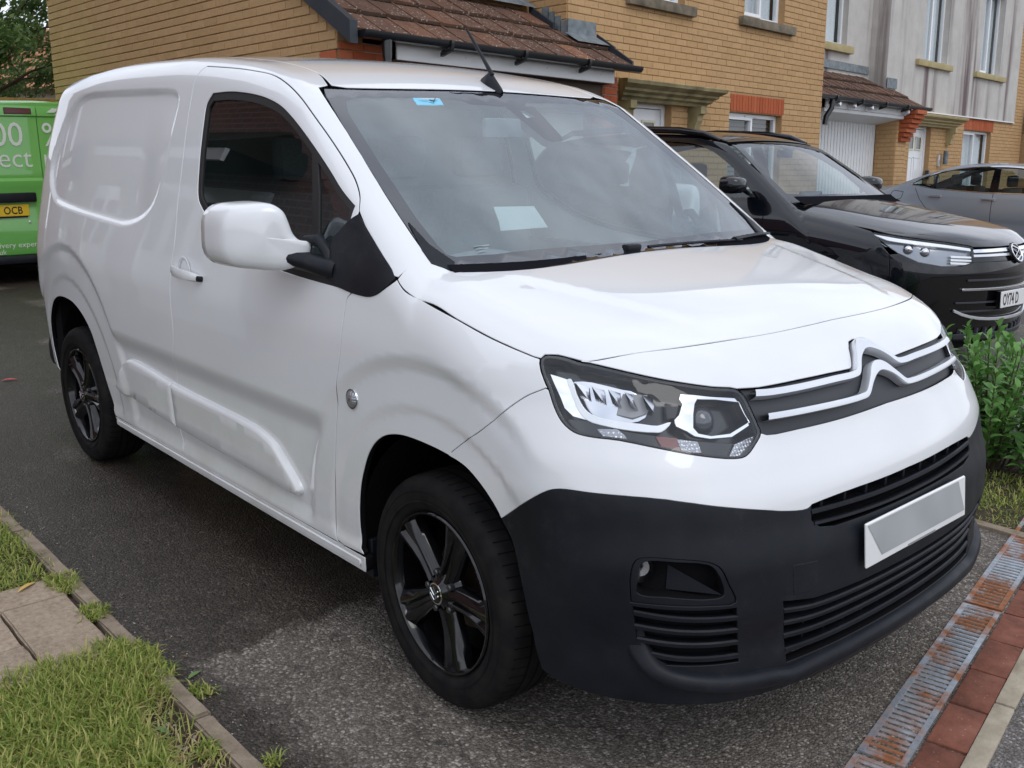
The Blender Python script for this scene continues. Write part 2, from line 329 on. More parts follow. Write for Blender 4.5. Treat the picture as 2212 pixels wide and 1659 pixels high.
for k in range(-5,10):
    t0=.005+.2235*k; a=Vector(dpt(t0,W_+.008,0)); mb=MB().box((0,0,-.05),(.2165,.100,.008+random.uniform(-.003,.004)),.005)
    for i,v in enumerate(mb.v):
        mb.v[i]=(v[0]+random.gauss(0,.0008),v[1]+random.gauss(0,.0008),v[2]+random.gauss(0,.0006))
    o=mb.build('paving_brick',M_pav,brow,50); o.matrix_world=frame_mat(a,du,dn)
M_edge=noisy('pale_concrete_edging',(.30,.25,.185),(.46,.40,.31),16,.9,.5,90,.004,detail=6)
kr=empty('kerb',dpt(0,.26,0)); tag(kr,kind='structure')
for t0,t1 in ((-1.2,-.30),(-.295,.60),(.605,1.5),(1.505,2.4)):
    mb=MB().box((0,0,-.08),(t1-t0-.004,.052,.010+random.uniform(-.003,.004)),.005); o=mb.build('kerb_stone',M_edge,kr,50); o.matrix_local=Matrix.Translation(-Vector(kr.location))@frame_mat(Vector(dpt(t0,.2265,0)),du,dn)
fw=mk('pavement',[dpt(-2.5,.279,.004),dpt(3.5,.279,.004),dpt(3.5,2.6,.004),dpt(-2.5,2.6,.004)],[(0,1,2,3)],M_tar2); tag(fw,kind='structure')
# cross kerb and verge at the far right
k2=empty('kerb',(.55,1.60,0)); tag(k2,kind='structure')
for (a,b) in ((-3.3,-2.4),(-2.395,-1.495),(-1.49,-.59),(-.585,.315),(.32,1.22)):
    o=MB().box((a,1.565,-.08),(b,1.617,.016+gz(0,1.6)),.005).build('kerb_stone',M_conc,None,50); o.parent=k2; o.location=-Vector(k2.location)
vg=mk('verge',[(-3.3,1.617,.006),(1.2,1.617,.006),(1.2,2.75,-.022),(-3.3,2.75,-.022)],[(0,1,2,3)],M_soil); tag(vg,kind='structure')

# grit gathered along the kerbs and drain
V_=[];f=[]
for k in range(900):
    if k<520: x=random.uniform(-3.4,.5); y=-1.352+abs(random.gauss(0,.07))
    elif k<760:
        q=dpt(random.uniform(-.8,1.4),-abs(random.gauss(0,.06))-.006,0); x,y=q[0],q[1]
    else: x=random.uniform(-2.5,.8); y=random.uniform(-1.3,-.9)
    r=random.uniform(.0012,.0042); b_=len(V_); a=random.random()*3
    for dx,dy,dz in ((1,0,0),(0,1,0),(-1,0,0),(0,-1,0),(0,0,.8)): V_.append((x+r*(dx*math.cos(a)-dy*math.sin(a)),y+r*(dx*math.sin(a)+dy*math.cos(a))*.8,.001+r*dz))
    f+=[(b_,b_+1,b_+4),(b_+1,b_+2,b_+4),(b_+2,b_+3,b_+4),(b_+3,b_,b_+4)]
M_grit=mat('loose_grit',(.2,.18,.16),.85); g=NG(M_grit); g.color(g.ramp(g.rnd_isl(),[(0,(.06,.05,.04)),(.6,(.20,.17,.14)),(1,(.45,.42,.38))]))
tag(mk('grit',V_,f,M_grit),'loose grit scattered along the kerb and the drain','grit',kind='stuff')
# ================================================================== houses
CA=np.array([1.9246456,-2.2910127,1.5096689])
RH=np.array([[-0.08195242,0.99633966,-0.0243121],[-0.99601821,-0.08273619,-0.03320311],[-0.03509307,0.02149422,0.99915288]])
HB=-1.62      # foot of the walls, metres below the lens in the houses' own upright frame
def hw(s,d,h): return Vector((CA+np.array([s,d,h])@RH).tolist())
def hroot(name,s,d,h=HB):
    M=Matrix.Identity(4)
    for i in range(3):
        for j in range(3): M[i][j]=RH[j][i]
    o=hw(s,d,h)
    for i in range(3): M[i][3]=o[i]
    e=empty(name,mat=M); e['o']=(s,d,h); return e
class H:     # adds meshes in (s,d,h) coordinates under a house root
    def __init__(s,root): s.r=root; s.o=np.array(list(root['o'])); del root['o']
    def put(s,mb,name,mt,parent=None,smooth=30):
        v=[tuple(np.array(q)-s.o) for q in mb.v]; return mk(name,v,mb.f,mt,parent or s.r,smooth)
    def box(s,name,mt,a,b,parent=None,ch=0.0): return s.put(MB().box(a,b,ch),name,mt,parent)
def brickmat(name,stops,island=False,rough=.9):
    m_=mat(name,stops[1],rough,spec=.25); g=NG(m_); r=g.rnd_isl() if island else g.rnd_obj()
    n=len(stops); c=g.ramp(r,[(i/(n-1),s_) for i,s_ in enumerate(stops)])
    gp=g.gpos(); c=g.mix(.55,c,g.ramp(g.noise(22,5,.65,gp),[(.25,(.84,.83,.81)),(.75,(1.12,1.11,1.10))]),'MULTIPLY')
    cr=g.ramp(g.noise(70,3,.6,gp),[(.62,(0,0,0)),(.72,(1,1,1))]); c=g.mix(g.math('MULTIPLY',cr,.35),c,tuple(v*.45 for v in stops[0]))
    g.color(c); g.bump(g.noise(45,5,.6,gp),.7,.006); return m_
BUFF=[(.47,.295,.142),(.505,.32,.158),(.53,.34,.172),(.485,.305,.15),(.515,.325,.162)]
RED=[(.36,.085,.035),(.45,.12,.05),(.40,.10,.042),(.50,.15,.07)]
M_buff=brickmat('buff_brick',BUFF); M_buffi=brickmat('buff_brick_rest',BUFF,True); M_red=brickmat('red_brick',RED); M_redi=brickmat('red_brick_rest',RED,True)
M_mort=noisy('brown_mortar',(.38,.235,.115),(.43,.27,.135),20,.95,.3,90,.003)
M_mortr=noisy('grey_mortar',(.30,.24,.19),(.38,.31,.25),20,.95,.3,90,.003)
M_upvc=mat('white_upvc',(.80,.81,.82),.25,coat=.2); M_wpnt=noisy('white_painted_board',(.76,.76,.75),(.82,.82,.81),5,.5,.05)
M_stone=noisy('stained_stone',(.10,.085,.06),(.24,.20,.145),7,.9,.5,60,.004,detail=6); M_stone2=noisy('yellow_stone',(.38,.31,.155),(.47,.39,.21),6,.85,.3,60,.003)
M_lead=noisy('grey_lead',(.12,.14,.155),(.23,.26,.27),12,.55,.3,30,.004); M_gut=mat('black_gutter',(.012,.013,.015),.3,coat=.3); M_barge=noisy('slate_grey_upvc',(.028,.033,.042),(.04,.046,.055),5,.45,.03)
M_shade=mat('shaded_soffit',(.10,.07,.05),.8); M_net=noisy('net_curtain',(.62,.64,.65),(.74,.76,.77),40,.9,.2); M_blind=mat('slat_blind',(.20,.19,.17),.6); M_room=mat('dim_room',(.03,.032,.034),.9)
M_hglass=glassmat('house_glass',(.80,.84,.85),1.6)
BRK=MB(); BRK.add([(-.5,0,-.5),(.5,0,-.5),(.5,0,.5),(-.5,0,.5),(-.5,-.75,-.5),(.5,-.75,-.5),(.5,-.75,.5),(-.5,-.75,.5),(-.485,-1,-.455),(.485,-1,-.455),(.485,-1,.455),(-.485,-1,.455)],
    [(0,1,5,4),(1,2,6,5),(2,3,7,6),(3,0,4,7),(4,5,9,8),(5,6,10,9),(6,7,11,10),(7,4,8,11),(8,9,10,11)])
def brick_mesh(m_):
    me=bpy.data.meshes.new('brick'); me.from_pydata(BRK.v,[],BRK.f); me.materials.append(m_); return me
ME_buff=brick_mesh(M_buff); ME_red=brick_mesh(M_red)
def in_view(w):
    d=w-CAMP; z=d.dot(cf)
    if z<.5: return None
    u=1106.7+2092.25*d.dot(cr)/z; v=830.2-2092.25*d.dot(cu)/z
    return (u,v,z)
class Bricks:
    """lays stretcher-bond bricks on vertical faces of one house; the largest in view become parts, the rest one joined part"""
    def __init__(s,h,cap=290): s.h=h; s.L=[]; s.cap=cap
    def lay(s,face,u0,u1,h0,h1,c,holes=(),red=None,side=-1,phase=0,bond=True,vertical=False,cut=None):
        bl,bh,j=.2145,.065,.0105
        if vertical:
            n=int(round((u1-u0)/.075)); w=(u1-u0)/n
            for k in range(n): s.L.append((face,c,u0+(k+.5)*w,(h0+h1)/2,w-.009,h1-h0-.008,side,True))
            return
        H0=int(math.floor(h0/.075)); 
        for r in range(H0,int(math.ceil(h1/.075))):
            a=max(r*.075+j/2,h0); b=min(r*.075+.075-j/2,h1)
            if b-a<.02: continue
            off=(.1125 if r%2 else 0)+phase; k=math.floor((u0-off)/.225)
            u=off+k*.225
            while u<u1:
                p,q=max(u+.0025,u0+j/4),min(u+.225-.0025,u1-j/4); u+=.225
                if q-p<.02: continue
                segs=[(p,q)]
                for (x0,x1,y0,y1) in holes:
                    if b>y0+.02 and a<y1-.02:
                        ns=[]
                        for (p_,q_) in segs:
                            if q_<=x0 or p_>=x1: ns.append((p_,q_)); continue
                            if p_<x0-.02: ns.append((p_,x0-.003))
                            if q_>x1+.02: ns.append((x1+.003,q_))
                        segs=ns
                for p_,q_ in segs:
                    if q_-p_<.015: continue
                    if cut and cut((p_+q_)/2,(a+b)/2): continue
                    rd=red(( p_+q_)/2,(a+b)/2) if red else False
                    s.L.append((face,c,(p_+q_)/2,(a+b)/2,q_-p_,b-a,side,rd))
    def done(s,mort):
        it=[]
        for e in s.L:
            face,c,u,h,w,t,side,rd=e
            P=(u,c,h) if face=='f' else (c,u,h); q=in_view(hw(*P)); 
            score=0
            if q and 0<q[0]<2212 and -10<q[1]<560: score=w*t/q[2]**2*(1 if not (130<q[0]<1300 and q[1]>240) else 0)
            it.append((score,e,P))
        it.sort(key=lambda a:-a[0]); rest={False:MB(),True:MB()}
        for i,(sc,e,P) in enumerate(it):
            face,c,u,h,w,t,side,rd=e; dep=.0085+random.uniform(-.0015,.0015); 
            if face=='f': M_=Matrix(((w,0,0),(0,dep,0),(0,0,t)))
            else: M_=Matrix(((0,dep,0),(-w,0,0),(0,0,t))) if side<0 else Matrix(((0,-dep,0),(w,0,0),(0,0,t)))
            L_=Vector((np.array(P)-s.h.o).tolist())
            if i<s.cap and sc>0:
                o=bpy.data.objects.new('brick',ME_red if rd else ME_buff); link(o,s.h.r)
                o.location=L_
                if face=='f': o.scale=(w,dep,t)
                else: o.rotation_euler=(0,0,-math.pi/2 if side<0 else math.pi/2); o.scale=(w,dep,t)
            else:
                vv=[]
                for b in BRK.v:
                    q=M_@Vector(b); vv.append(q+L_)
                rest[bool(rd)].add(vv,BRK.f)
        for rd in (False,True):
            if rest[rd].v: tag(mk('brickwork',rest[rd].v,rest[rd].f,M_redi if rd else M_buffi,s.h.r),kind='stuff')
def wall_f(h,name,mt,s0,s1,h0,h1,d,thick,holes):
    # front wall with openings, cut into boxes
    xs=sorted(set([s0,s1]+[min(max(v,s0),s1) for q in holes for v in q[:2]])); mb=MB()
    for a,b in zip(xs[:-1],xs[1:]):
        if b-a<1e-4: continue
        m_=(a+b)/2; bl=sorted([(q[2],q[3]) for q in holes if q[0]<m_<q[1]]); z=h0
        for lo,hi in bl:
            if lo>z: mb.box((a,d,z),(b,d+thick,lo))
            z=max(z,hi)
        if z<h1: mb.box((a,d,z),(b,d+thick,h1))
    return h.put(mb,name,mt)
def window(h,s0,s1,h0,h1,d,casement=None,kind='net',rev=.085,split=True):
    # white frame with two lights, glass, something behind it
    D=d+rev; mb=MB(); fw=.055
    mb.box((s0,D,h0),(s0+fw,D+.06,h1),.004); mb.box((s1-fw,D,h0),(s1,D+.06,h1),.004); mb.box((s0+fw,D,h1-fw),(s1-fw,D+.06,h1),.004); mb.box((s0+fw,D,h0),(s1-fw,D+.06,h0+fw),.004)
    w=h.put(mb,'window',M_upvc); sm_=(s0+s1)/2
    if split: h.box('mullion',M_upvc,(sm_-.03,D+.001,h0+fw),(sm_+.03,D+.06,h1-fw),w,.004)
    if casement:
        a,b=(s0+fw-.01,sm_+.02) if casement=='l' else (sm_-.02,s1-fw+.01); m2=MB(); t=.045
        m2.box((a,D-.018,h0+fw-.012),(a+t,D+.01,h1-fw+.012),.004); m2.box((b-t,D-.018,h0+fw-.012),(b,D+.01,h1-fw+.012),.004); m2.box((a+t,D-.018,h1-fw-t+.012),(b-t,D+.01,h1-fw+.012),.004); m2.box((a+t,D-.018,h0+fw-.012),(b-t,D+.01,h0+fw+t-.012),.004)
        h.put(m2,'casement',M_upvc,w)
    for a,b in (((s0+fw,sm_-.03),(sm_+.03,s1-fw)) if split else ((s0+fw,s1-fw),)):
        h.put(MB().add([(a,D+.03,h0+fw),(b,D+.03,h0+fw),(b,D+.03,h1-fw),(a,D+.03,h1-fw)],[(0,1,2,3)]),'pane',M_hglass,w,None)
    h.box('window_board',M_upvc,(s0-.01,D-.02,h0-.03),(s1+.01,D+.05,h0-.001),w,.003)
    m2=MB()
    if kind=='net':
        n=44; V_=[];f=[]
        for i in range(n+1):
            a=s0+(s1-s0)*i/n; o=.02*math.sin(i*1.9)+.012*math.sin(i*.7+1); V_+=[(a,D+.14+o,h0),(a,D+.14+o,h1)]
        f=[(2*i,2*i+2,2*i+3,2*i+1) for i in range(n)]; h.put(MB().add(V_,f),'net_curtain',M_net,w,60)
    elif kind=='blind':
        k=0; z=h0
        while z<h1: m2.add([(s0,D+.10,z),(s1,D+.10,z),(s1,D+.13,z+.05),(s0,D+.13,z+.05)],[(0,1,2,3)]); z+=.058
        h.put(m2,'slat_blind',M_blind,w,None)
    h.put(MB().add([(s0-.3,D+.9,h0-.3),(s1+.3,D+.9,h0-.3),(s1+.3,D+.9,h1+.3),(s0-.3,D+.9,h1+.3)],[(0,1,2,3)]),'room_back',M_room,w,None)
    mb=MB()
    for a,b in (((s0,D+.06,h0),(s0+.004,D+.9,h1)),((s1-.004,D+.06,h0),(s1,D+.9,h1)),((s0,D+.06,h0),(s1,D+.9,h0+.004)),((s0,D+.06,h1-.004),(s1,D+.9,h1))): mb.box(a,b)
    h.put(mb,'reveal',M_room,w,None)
    h.box('trickle_vent',M_upvc,(sm_-.16,D-.012,h1-.043),(sm_+.16,D,h1-.022),w,.003)
    return w
M_tile=mat('brown_roof_tile',(.12,.06,.04),.9,spec=.2); g=NG(M_tile); gp=g.gpos()
c=g.ramp(g.rnd_obj(),[(0,(.115,.068,.050)),(.65,(.145,.082,.058)),(.9,(.18,.092,.060)),(1,(.26,.125,.075))]); c=g.mix(.7,c,g.ramp(g.noise(9,6,.65,gp),[(.3,(.6,.58,.56)),(.7,(1.25,1.2,1.15))]),'MULTIPLY')
li=g.math('MULTIPLY',g.ramp(g.vor(26,gp),[(.17,(1,1,1)),(.26,(0,0,0))]),g.ramp(g.noise(2.5,3,.5,gp),[(.40,(0,0,0)),(.50,(1,1,1))])); c=g.mix(g.math('MULTIPLY',li,.75),c,(.50,.46,.42)); g.color(c); g.bump(g.noise(60,5,.6,gp),.6,.005)
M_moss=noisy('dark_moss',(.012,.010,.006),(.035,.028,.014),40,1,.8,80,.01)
def tiles(h,s0,s1,rows,eave,pitch,gauge=.335,tw=.300,skip=None):
    cp,sp=math.cos(pitch),math.sin(pitch); t=.032; n=int(round((s1-s0)/tw)); w=(s1-s0)/n
    mb=MB(); v=[]
    # tile: slab with a roll step; local x=s, y=up the slope, z=normal
    me=MB().box((.003,0,-t),(w-.003,gauge+.07,0),.003); me.box((w*.0+.003,.0,-.002),(.03,gauge+.07,.006)); 
    base=bpy.data.meshes.new('roof_tile'); base.from_pydata(me.v,[],me.f); base.materials.append(M_tile)
    rf=h.put(MB().add([(s0,eave[0]+.02,eave[1]-.05),(s1,eave[0]+.02,eave[1]-.05),(s1,eave[0]+rows*gauge*cp,eave[1]-.05+rows*gauge*sp),(s0,eave[0]+rows*gauge*cp,eave[1]-.05+rows*gauge*sp)],[(0,1,2,3)]),'roof',M_moss,None,None)
    for r in range(rows):
        for k in range(n):
            if skip and skip(s0+(k+.5)*w,r): continue
            o=bpy.data.objects.new('roof_tile',base); link(o,rf)
            d=eave[0]+r*gauge*cp; z=eave[1]+r*gauge*sp
            o.location=Vector((np.array([s0+k*w,d,z+.012])-h.o).tolist()); o.rotation_euler=(pitch-.085+random.gauss(0,.004),random.gauss(0,.004),random.gauss(0,.004))
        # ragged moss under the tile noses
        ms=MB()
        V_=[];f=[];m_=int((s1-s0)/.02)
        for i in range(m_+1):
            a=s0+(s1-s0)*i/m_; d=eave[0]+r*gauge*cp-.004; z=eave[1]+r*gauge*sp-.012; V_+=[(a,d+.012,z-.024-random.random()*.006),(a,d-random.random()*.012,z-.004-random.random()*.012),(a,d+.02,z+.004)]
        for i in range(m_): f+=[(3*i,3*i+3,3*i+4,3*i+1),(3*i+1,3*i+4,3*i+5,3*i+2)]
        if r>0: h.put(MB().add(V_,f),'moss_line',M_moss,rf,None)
    return rf
def canopy(h,s0,s1,top,d,name='door_canopy',right=True,left=True,mt=None):
    mt=mt or M_stone2
    c=h.put(MB().prism([(d,top-.10),(d-.06,top-.10),(d-.09,top-.075),(d-.16,top-.06),(d-.17,top-.035),(d-.27,top+.02),(d-.28,top+.055),(d,top+.085)],0,s0,s1) if False else MB(),name,mt) if False else None
    prof=[(0,-.135),(-.10,-.135),(-.115,-.105),(-.16,-.085),(-.165,-.06),(-.22,-.035),(-.225,-.01),(-.30,.03),(-.31,.065),(-.30,.075),(0,.11)]
    mb=MB(); n=len(prof); V_=[]
    for k,(ins) in enumerate((0,0)):
        for a,b in prof:
            e=-(a)*.75-.22; s_=s0-e*0 if k==0 else s1; V_.append(((s0-( -a-.30)*.8 if k==0 else s1+(-a-.30)*.8),d+a,top+b))
    f=[tuple(range(n)),tuple(range(n,2*n))[::-1]]+[(i,n+i,n+(i+1)%n,(i+1)%n) for i in range(n)]
    root=h.put(mb.add(V_,f),name,mt,None,20)
    for s_,on in ((s0+.20,left),(s1-.42,right)):
        if not on: continue
        q=[(d,top-.135),(d-.20,top-.135),(d-.20,top-.22),(d-.155,top-.235),(d-.15,top-.30),(d-.12,top-.36),(d-.11,top-.44),(d-.07,top-.47),(d,top-.47)]
        h.put(MB().prism(q,0,s_,s_+.115),'corbel',mt,root,20)
    return root
def panel_door(h,s0,s1,h0,h1,d,rev=.09):
    D=d+rev; fw=.06; mb=MB(); mb.box((s0,D,h0),(s0+fw,D+.07,h1),.004); mb.box((s1-fw,D,h0),(s1,D+.07,h1),.004); mb.box((s0+fw,D,h1-fw),(s1-fw,D+.07,h1),.004)
    dr=h.put(mb,'front_door',M_upvc); a,b=s0+fw+.006,s1-fw-.006; h.box('door_leaf',M_upvc,(a,D+.02,h0),(b,D+.06,h1-fw-.006),dr,.003); w=b-a
    for k in (0,1):
        c0=a+w*(.16+.42*k); c1=c0+w*.25; z1=h1-.22; z0=z1-.22
        m2=MB()
        for p,q in (((c0-.03,z0-.03),(c1+.03,z0)),((c0-.03,z1),(c1+.03,z1+.03)),((c0-.03,z0),(c0,z1)),((c1,z0),(c1+.03,z1))): m2.box((p[0],D+.004,p[1]),(q[0],D+.021,q[1]),.003)
        h.put(m2,'glazing_bead',M_stone2 if False else mat('cream_bead',(.70,.66,.50),.4) if 'cream_bead' not in MAT else MAT['cream_bead'],dr)
        h.box('door_pane',mat('dark_leaded_glass',(.08,.085,.085),.15,coat=.5) if 'dark_leaded_glass' not in MAT else MAT['dark_leaded_glass'],(c0,D+.014,z0),(c1,D+.022,z1),dr)
        m2=MB(); z=z0-.18
        for p,q in (((c0-.03,z-.62),(c1+.03,z-.60)),((c0-.03,z),(c1+.03,z+.02)),((c0-.03,z-.60),(c0-.01,z)),((c1+.01,z-.60),(c1+.03,z))): m2.box((p[0],D+.010,p[1]),(q[0],D+.021,q[1]),.004)
        h.put(m2,'door_moulding',M_upvc,dr)
    h.box('door_spyhole',M_gut,((a+b)/2-.008,D+.012,h1-.62),((a+b)/2+.008,D+.021,h1-.604),dr)
    return dr
def gutter(h,s0,s1,d,z,parent=None,stop=True):
    prof=[(-.058,.0),(-.055,-.03),(-.035,-.055),(0,-.062),(.035,-.055),(.055,-.03),(.058,0)]; V_=[]; n=len(prof)
    for s_ in (s0,s1):
        for a,b in prof: V_.append((s_,d+a,z+b))
    for s_ in (s0,s1):
        for a,b in prof: V_.append((s_,d+a*.92,z+b*.92))
    f=[(i,n+i,n+i+1,i+1) for i in range(n-1)]+[(2*n+i,2*n+i+1,3*n+i+1,3*n+i) for i in range(n-1)]+[(0,2*n,3*n,n),(n-1,2*n-1,4*n-1,3*n-1)]
    g_=h.put(MB().add(V_,f),'gutter',M_gut,parent,40)
    for s_ in (s0,s1): h.put(MB().add([(s_,d+a,z+b) for a,b in prof],[tuple(range(n))]),'gutter_end',M_gut,g_,None)
    k=s0+.9
    while k<s1-.2:
        h.put(MB().prism([(d-.064,z+.004),(d-.062,-.034+z),(d-.04,z-.062),(d,z-.070),(d+.04,z-.062),(d+.075,z-.09),(d+.075,z-.12),(d+.02,z-.105),(d-.05,z-.085),(d-.072,z-.04),(d-.072,z+.004)],0,k,k+.035),'gutter_bracket',M_gut,g_,30); k+=.92
    return g_
# ------------------------------------------------------------------ buff brick house with garage
HA=hroot('brick_house',4.92,6.62); tag(HA,'buff brick house with garage lean-to and stained stone sills behind the van','house'); a_=H(HA)
DF=6.89; FS0,FS1=8.05,13.77; TOP=5.0
holesA=[(9.17,10.17,2.03,3.2),(11.52,12.55,2.06,3.2),(11.26,12.62,-.15,.88),(9.0,9.96,HB,.90)]
wall_f(a_,'wall',M_mort,FS0,FS1,HB,TOP,DF,.25,holesA)
bk=Bricks(a_)
soldier=(11.27,12.66,.885,1.105)
bk.lay('f',FS0,FS1,HB+.6,4.6,DF,holes=holesA+[soldier,(9.02,10.34,1.925,2.03),(11.39,12.78,1.945,2.06)])
bk.lay('f',soldier[0],soldier[1],soldier[2],soldier[3],DF-.001,vertical=True)
# side wall, with toothed red quoins at its front corner
LS=4.92; PV=6.62; RDA=7.42; EVA=6.40
a_.put(MB().prism([(PV,HB),(12.2,HB),(12.2,TOP),(RDA,TOP),(RDA,1.05+(RDA-EVA)*.637),(PV,1.05+(PV-EVA)*.637)],0,LS,LS+.25),'wall',M_mort,None,None)
def quoin(u,h): return u<PV+(.34 if int(math.floor(h/.075))%2 else .225) and h<1.06
bk.lay('s',PV+.0,12.2,HB+1.0,4.9,LS,red=quoin,cut=lambda u,h: u<RDA and h>1.04+(u-EVA)*.637)
# keep bricks above the lean-to slope off the part of the side wall that stands behind the roof line
# piers either side of the garage door
a_.box('wall',M_mortr,(LS,PV-.0,HB),(LS+.53,PV+.24,1.12)); bk.lay('f',LS,LS+.53,HB+1.2,1.11,PV-.001,red=lambda u,h:True)
a_.box('wall',M_mortr,(8.32,PV,HB),(8.56,PV+.268,1.08)); bk.lay('f',8.32,8.56,HB+1.2,1.08,PV-.001,red=lambda u,h:True); bk.lay('s',PV,PV+.26,HB+1.2,1.06,8.32,red=lambda u,h:True)
bk.done(M_mort)
# upper wall set back over the garage, and the return
RD=7.42
a_.box('wall',M_mort,(LS+.25,RD,HB),(FS0,RD+.25,TOP)); a_.box('wall',M_mort,(FS0,DF+.25,HB),(FS0+.25,RD+.25,TOP))
a_.box('wall',M_mort,(FS1-.25,DF+.25,HB),(FS1,12.0,TOP)); a_.box('wall',M_mort,(LS,12.0,HB),(FS1-.25,12.2,TOP))
bk2=Bricks(a_,8); bk2.lay('s',DF,RD,1.2,3.6,FS0); bk2.done(M_mort)
PIT=math.radians(32.5); EV=(6.40,1.185); ROWS=3; GA=.362
def skipA(s_,r): return s_>FS0-.1 and r>1
rf=tiles(a_,4.90,8.52,ROWS,EV,PIT,GA,.302,skipA)
topd=EV[0]+ROWS*GA*math.cos(PIT); toph=EV[1]+ROWS*GA*math.sin(PIT)
# lead apron, stepped flashing, upstand on the facade
a_.put(MB().add([(LS+.2,topd-.05,toph+.03),(FS0-.05,topd-.05,toph+.03),(FS0-.05,RD-.005,toph+.13),(LS+.2,RD-.005,toph+.13),(LS+.2,RD-.006,toph+.50),(FS0-.05,RD-.006,toph+.50)],[(0,1,2,3),(3,2,5,4)]),'lead_apron',M_lead,None,None)
for k in range(4):
    d0=DF-.01+.085*k; z0=EV[1]+(d0-EV[0])*math.tan(PIT)
    a_.box('step_flashing',M_lead,(FS0-.012,d0,z0-.02),(FS0-.004,d0+.10,z0+.15))
zf=EV[1]+(DF-EV[0])*math.tan(PIT)
a_.box('lead_upstand',M_lead,(FS0-.012,DF-.022,zf-.06),(FS0+.45,DF-.014,zf+.16))
a_.put(MB().add([(FS0-.06,DF-.20,zf-.085),(FS0+.47,DF-.20,zf-.085),(FS0+.45,DF-.02,zf+.02),(FS0-.06,DF-.02,zf+.02)],[(0,1,2,3)]),'lead_upstand',M_lead,None,None)
# dark verge trims
def verge(h,s_,d0,d1,z0,pit,w=.045,ht=.17,n=4):
    for k in range(n):
        a0=d0+(d1-d0)*k/n; a1=d0+(d1-d0)*(k+1)/n+.02; st=.012*(k%2)
        q=[(a0,z0+(a0-d0)*math.tan(pit)+.055+st),(a1,z0+(a1-d0)*math.tan(pit)+.055+st),(a1,z0+(a1-d0)*math.tan(pit)+.055-ht),(a0,z0+(a0-d0)*math.tan(pit)+.055-ht)]
        h.put(MB().prism(q,0,s_-w+st*.4,s_+.03),'verge_cap',M_barge,None,20)
verge(a_,4.90,EV[0]-.03,EV[0]+1.9,EV[1],PIT,n=5)
verge(a_,8.52,EV[0],EV[0]+.48,EV[1]-.01,PIT,.0,.07,2)
verge(a_,FS0-.1,EV[0]+.60,EV[0]+.92,EV[1]-.01+.60*math.tan(PIT),PIT,.0,.07,1)
gA=gutter(a_,4.96,8.60,EV[0]-.035,EV[1]-.01)
dp=a_.put(MB().tube([(5.22,EV[0]-.03,EV[1]-.05),(5.22,EV[0]-.03,EV[1]-.20)],[.045,.038],12).tube([(5.22,EV[0]-.03,EV[1]-.20),(5.22,EV[0]-.02,EV[1]-.9),(5.22,EV[0]-.02,HB)],.034,12),'downpipe',M_gut,gA,40)
a_.put(MB().tube([(5.22,EV[0]-.03,EV[1]-.245),(5.22,EV[0]-.03,EV[1]-.335)],.0365,12),'pipe_collar',M_lead,gA,40)
a_.box('fascia_board',M_wpnt,(5.42,PV-.135,1.0),(8.34,PV-.115,1.145),None,.003)
for s_ in (6.2,7.28,7.72,8.11): a_.put(MB().lathe([(0,.003),(.006,.002),(.007,0)],10,'y',(s_,PV-.137,1.075)),'fascia_nail',M_stone,None)
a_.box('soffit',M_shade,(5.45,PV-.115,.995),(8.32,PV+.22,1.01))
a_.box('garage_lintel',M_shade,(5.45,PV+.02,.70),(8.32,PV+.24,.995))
a_.box('garage_door',M_wpnt,(5.45,PV+.26,HB),(8.32,PV+.30,.70))
for (s0,s1,zt) in ((9.02,10.34,2.025),(11.39,12.78,2.055)):
    a_.box('window_sill',M_stone,(s0,DF-.075,zt-.11),(s1,DF+.09,zt),None,.006)
window(a_,9.17,10.17,2.03,3.2,DF,'l','net'); window(a_,11.52,12.55,2.06,3.2,DF,'l','net'); window(a_,11.26,12.62,-.15,.88,DF,'l','blind')
panel_door(a_,9.0,9.96,HB,.90,DF); canopy(a_,8.70,10.72,1.02,DF,mt=noisy('lichened_stone',(.16,.135,.07),(.36,.30,.16),5,.9,.4,60,.004))
a_.put(MB().prism([(6.7,TOP),(9.5,TOP+2.0),(12.4,TOP)],0,LS-.2,FS1+.05),'main_roof',M_moss,None,20)
# ------------------------------------------------------------------ rendered house with ribbed garage door
HR=hroot('rendered_house',14.0,7.44); tag(HR,'grey streaked rendered house with ribbed white garage door','house'); b_=H(HR)
M_rend=mat('streaked_render',(.5,.47,.44),.92,spec=.2); g=NG(M_rend)
tc_=g.n('ShaderNodeTexCoord').outputs['Object']; mpn=g.n('ShaderNodeMapping',{'Vector':tc_,'Scale':(2.6,2.6,.16)}); sn=g.noise(1.5,6,.6,mpn.outputs[0])
mp2=g.n('ShaderNodeMapping',{'Vector':tc_,'Scale':(1.1,1.1,.10)}); s2_=g.noise(1.3,3,.5,mp2.outputs[0])
stx=g.math('MULTIPLY',g.ramp(sn,[(.40,(0,0,0)),(.60,(1,1,1))]),g.ramp(s2_,[(.44,(0,0,0)),(.55,(1,1,1))]))
g.color(g.mix(stx,g.ramp(g.noise(4,4,.6,tc_),[(.3,(.50,.475,.445)),(.7,(.58,.555,.52))]),(.17,.125,.125))); g.bump(g.noise(150,3,.5,tc_),.3,.003)
DB_=7.83; RS0,RS1=18.1,25.45; RB=1.335
hB=[(19.72,20.95,2.28,4.0),(22.85,24.15,2.28,4.0)]
wall_f(b_,'render_wall',M_rend,RS0,RS1,RB,TOP+.8,DB_-.02,.25,hB)
b_.box('drip_edge',M_wpnt,(RS0,DB_-.035,RB-.02),(RS1,DB_-.015,RB+.004))
hL=[(19.45,20.5,HB,1.06),(22.3,24.05,-.3,1.065)]
wall_f(b_,'wall',M_mort,16.9,26.2,HB,RB,DB_+.02,.22,hL)
kb_=Bricks(b_,220); sB=(22.32,24.15,1.07,1.31)
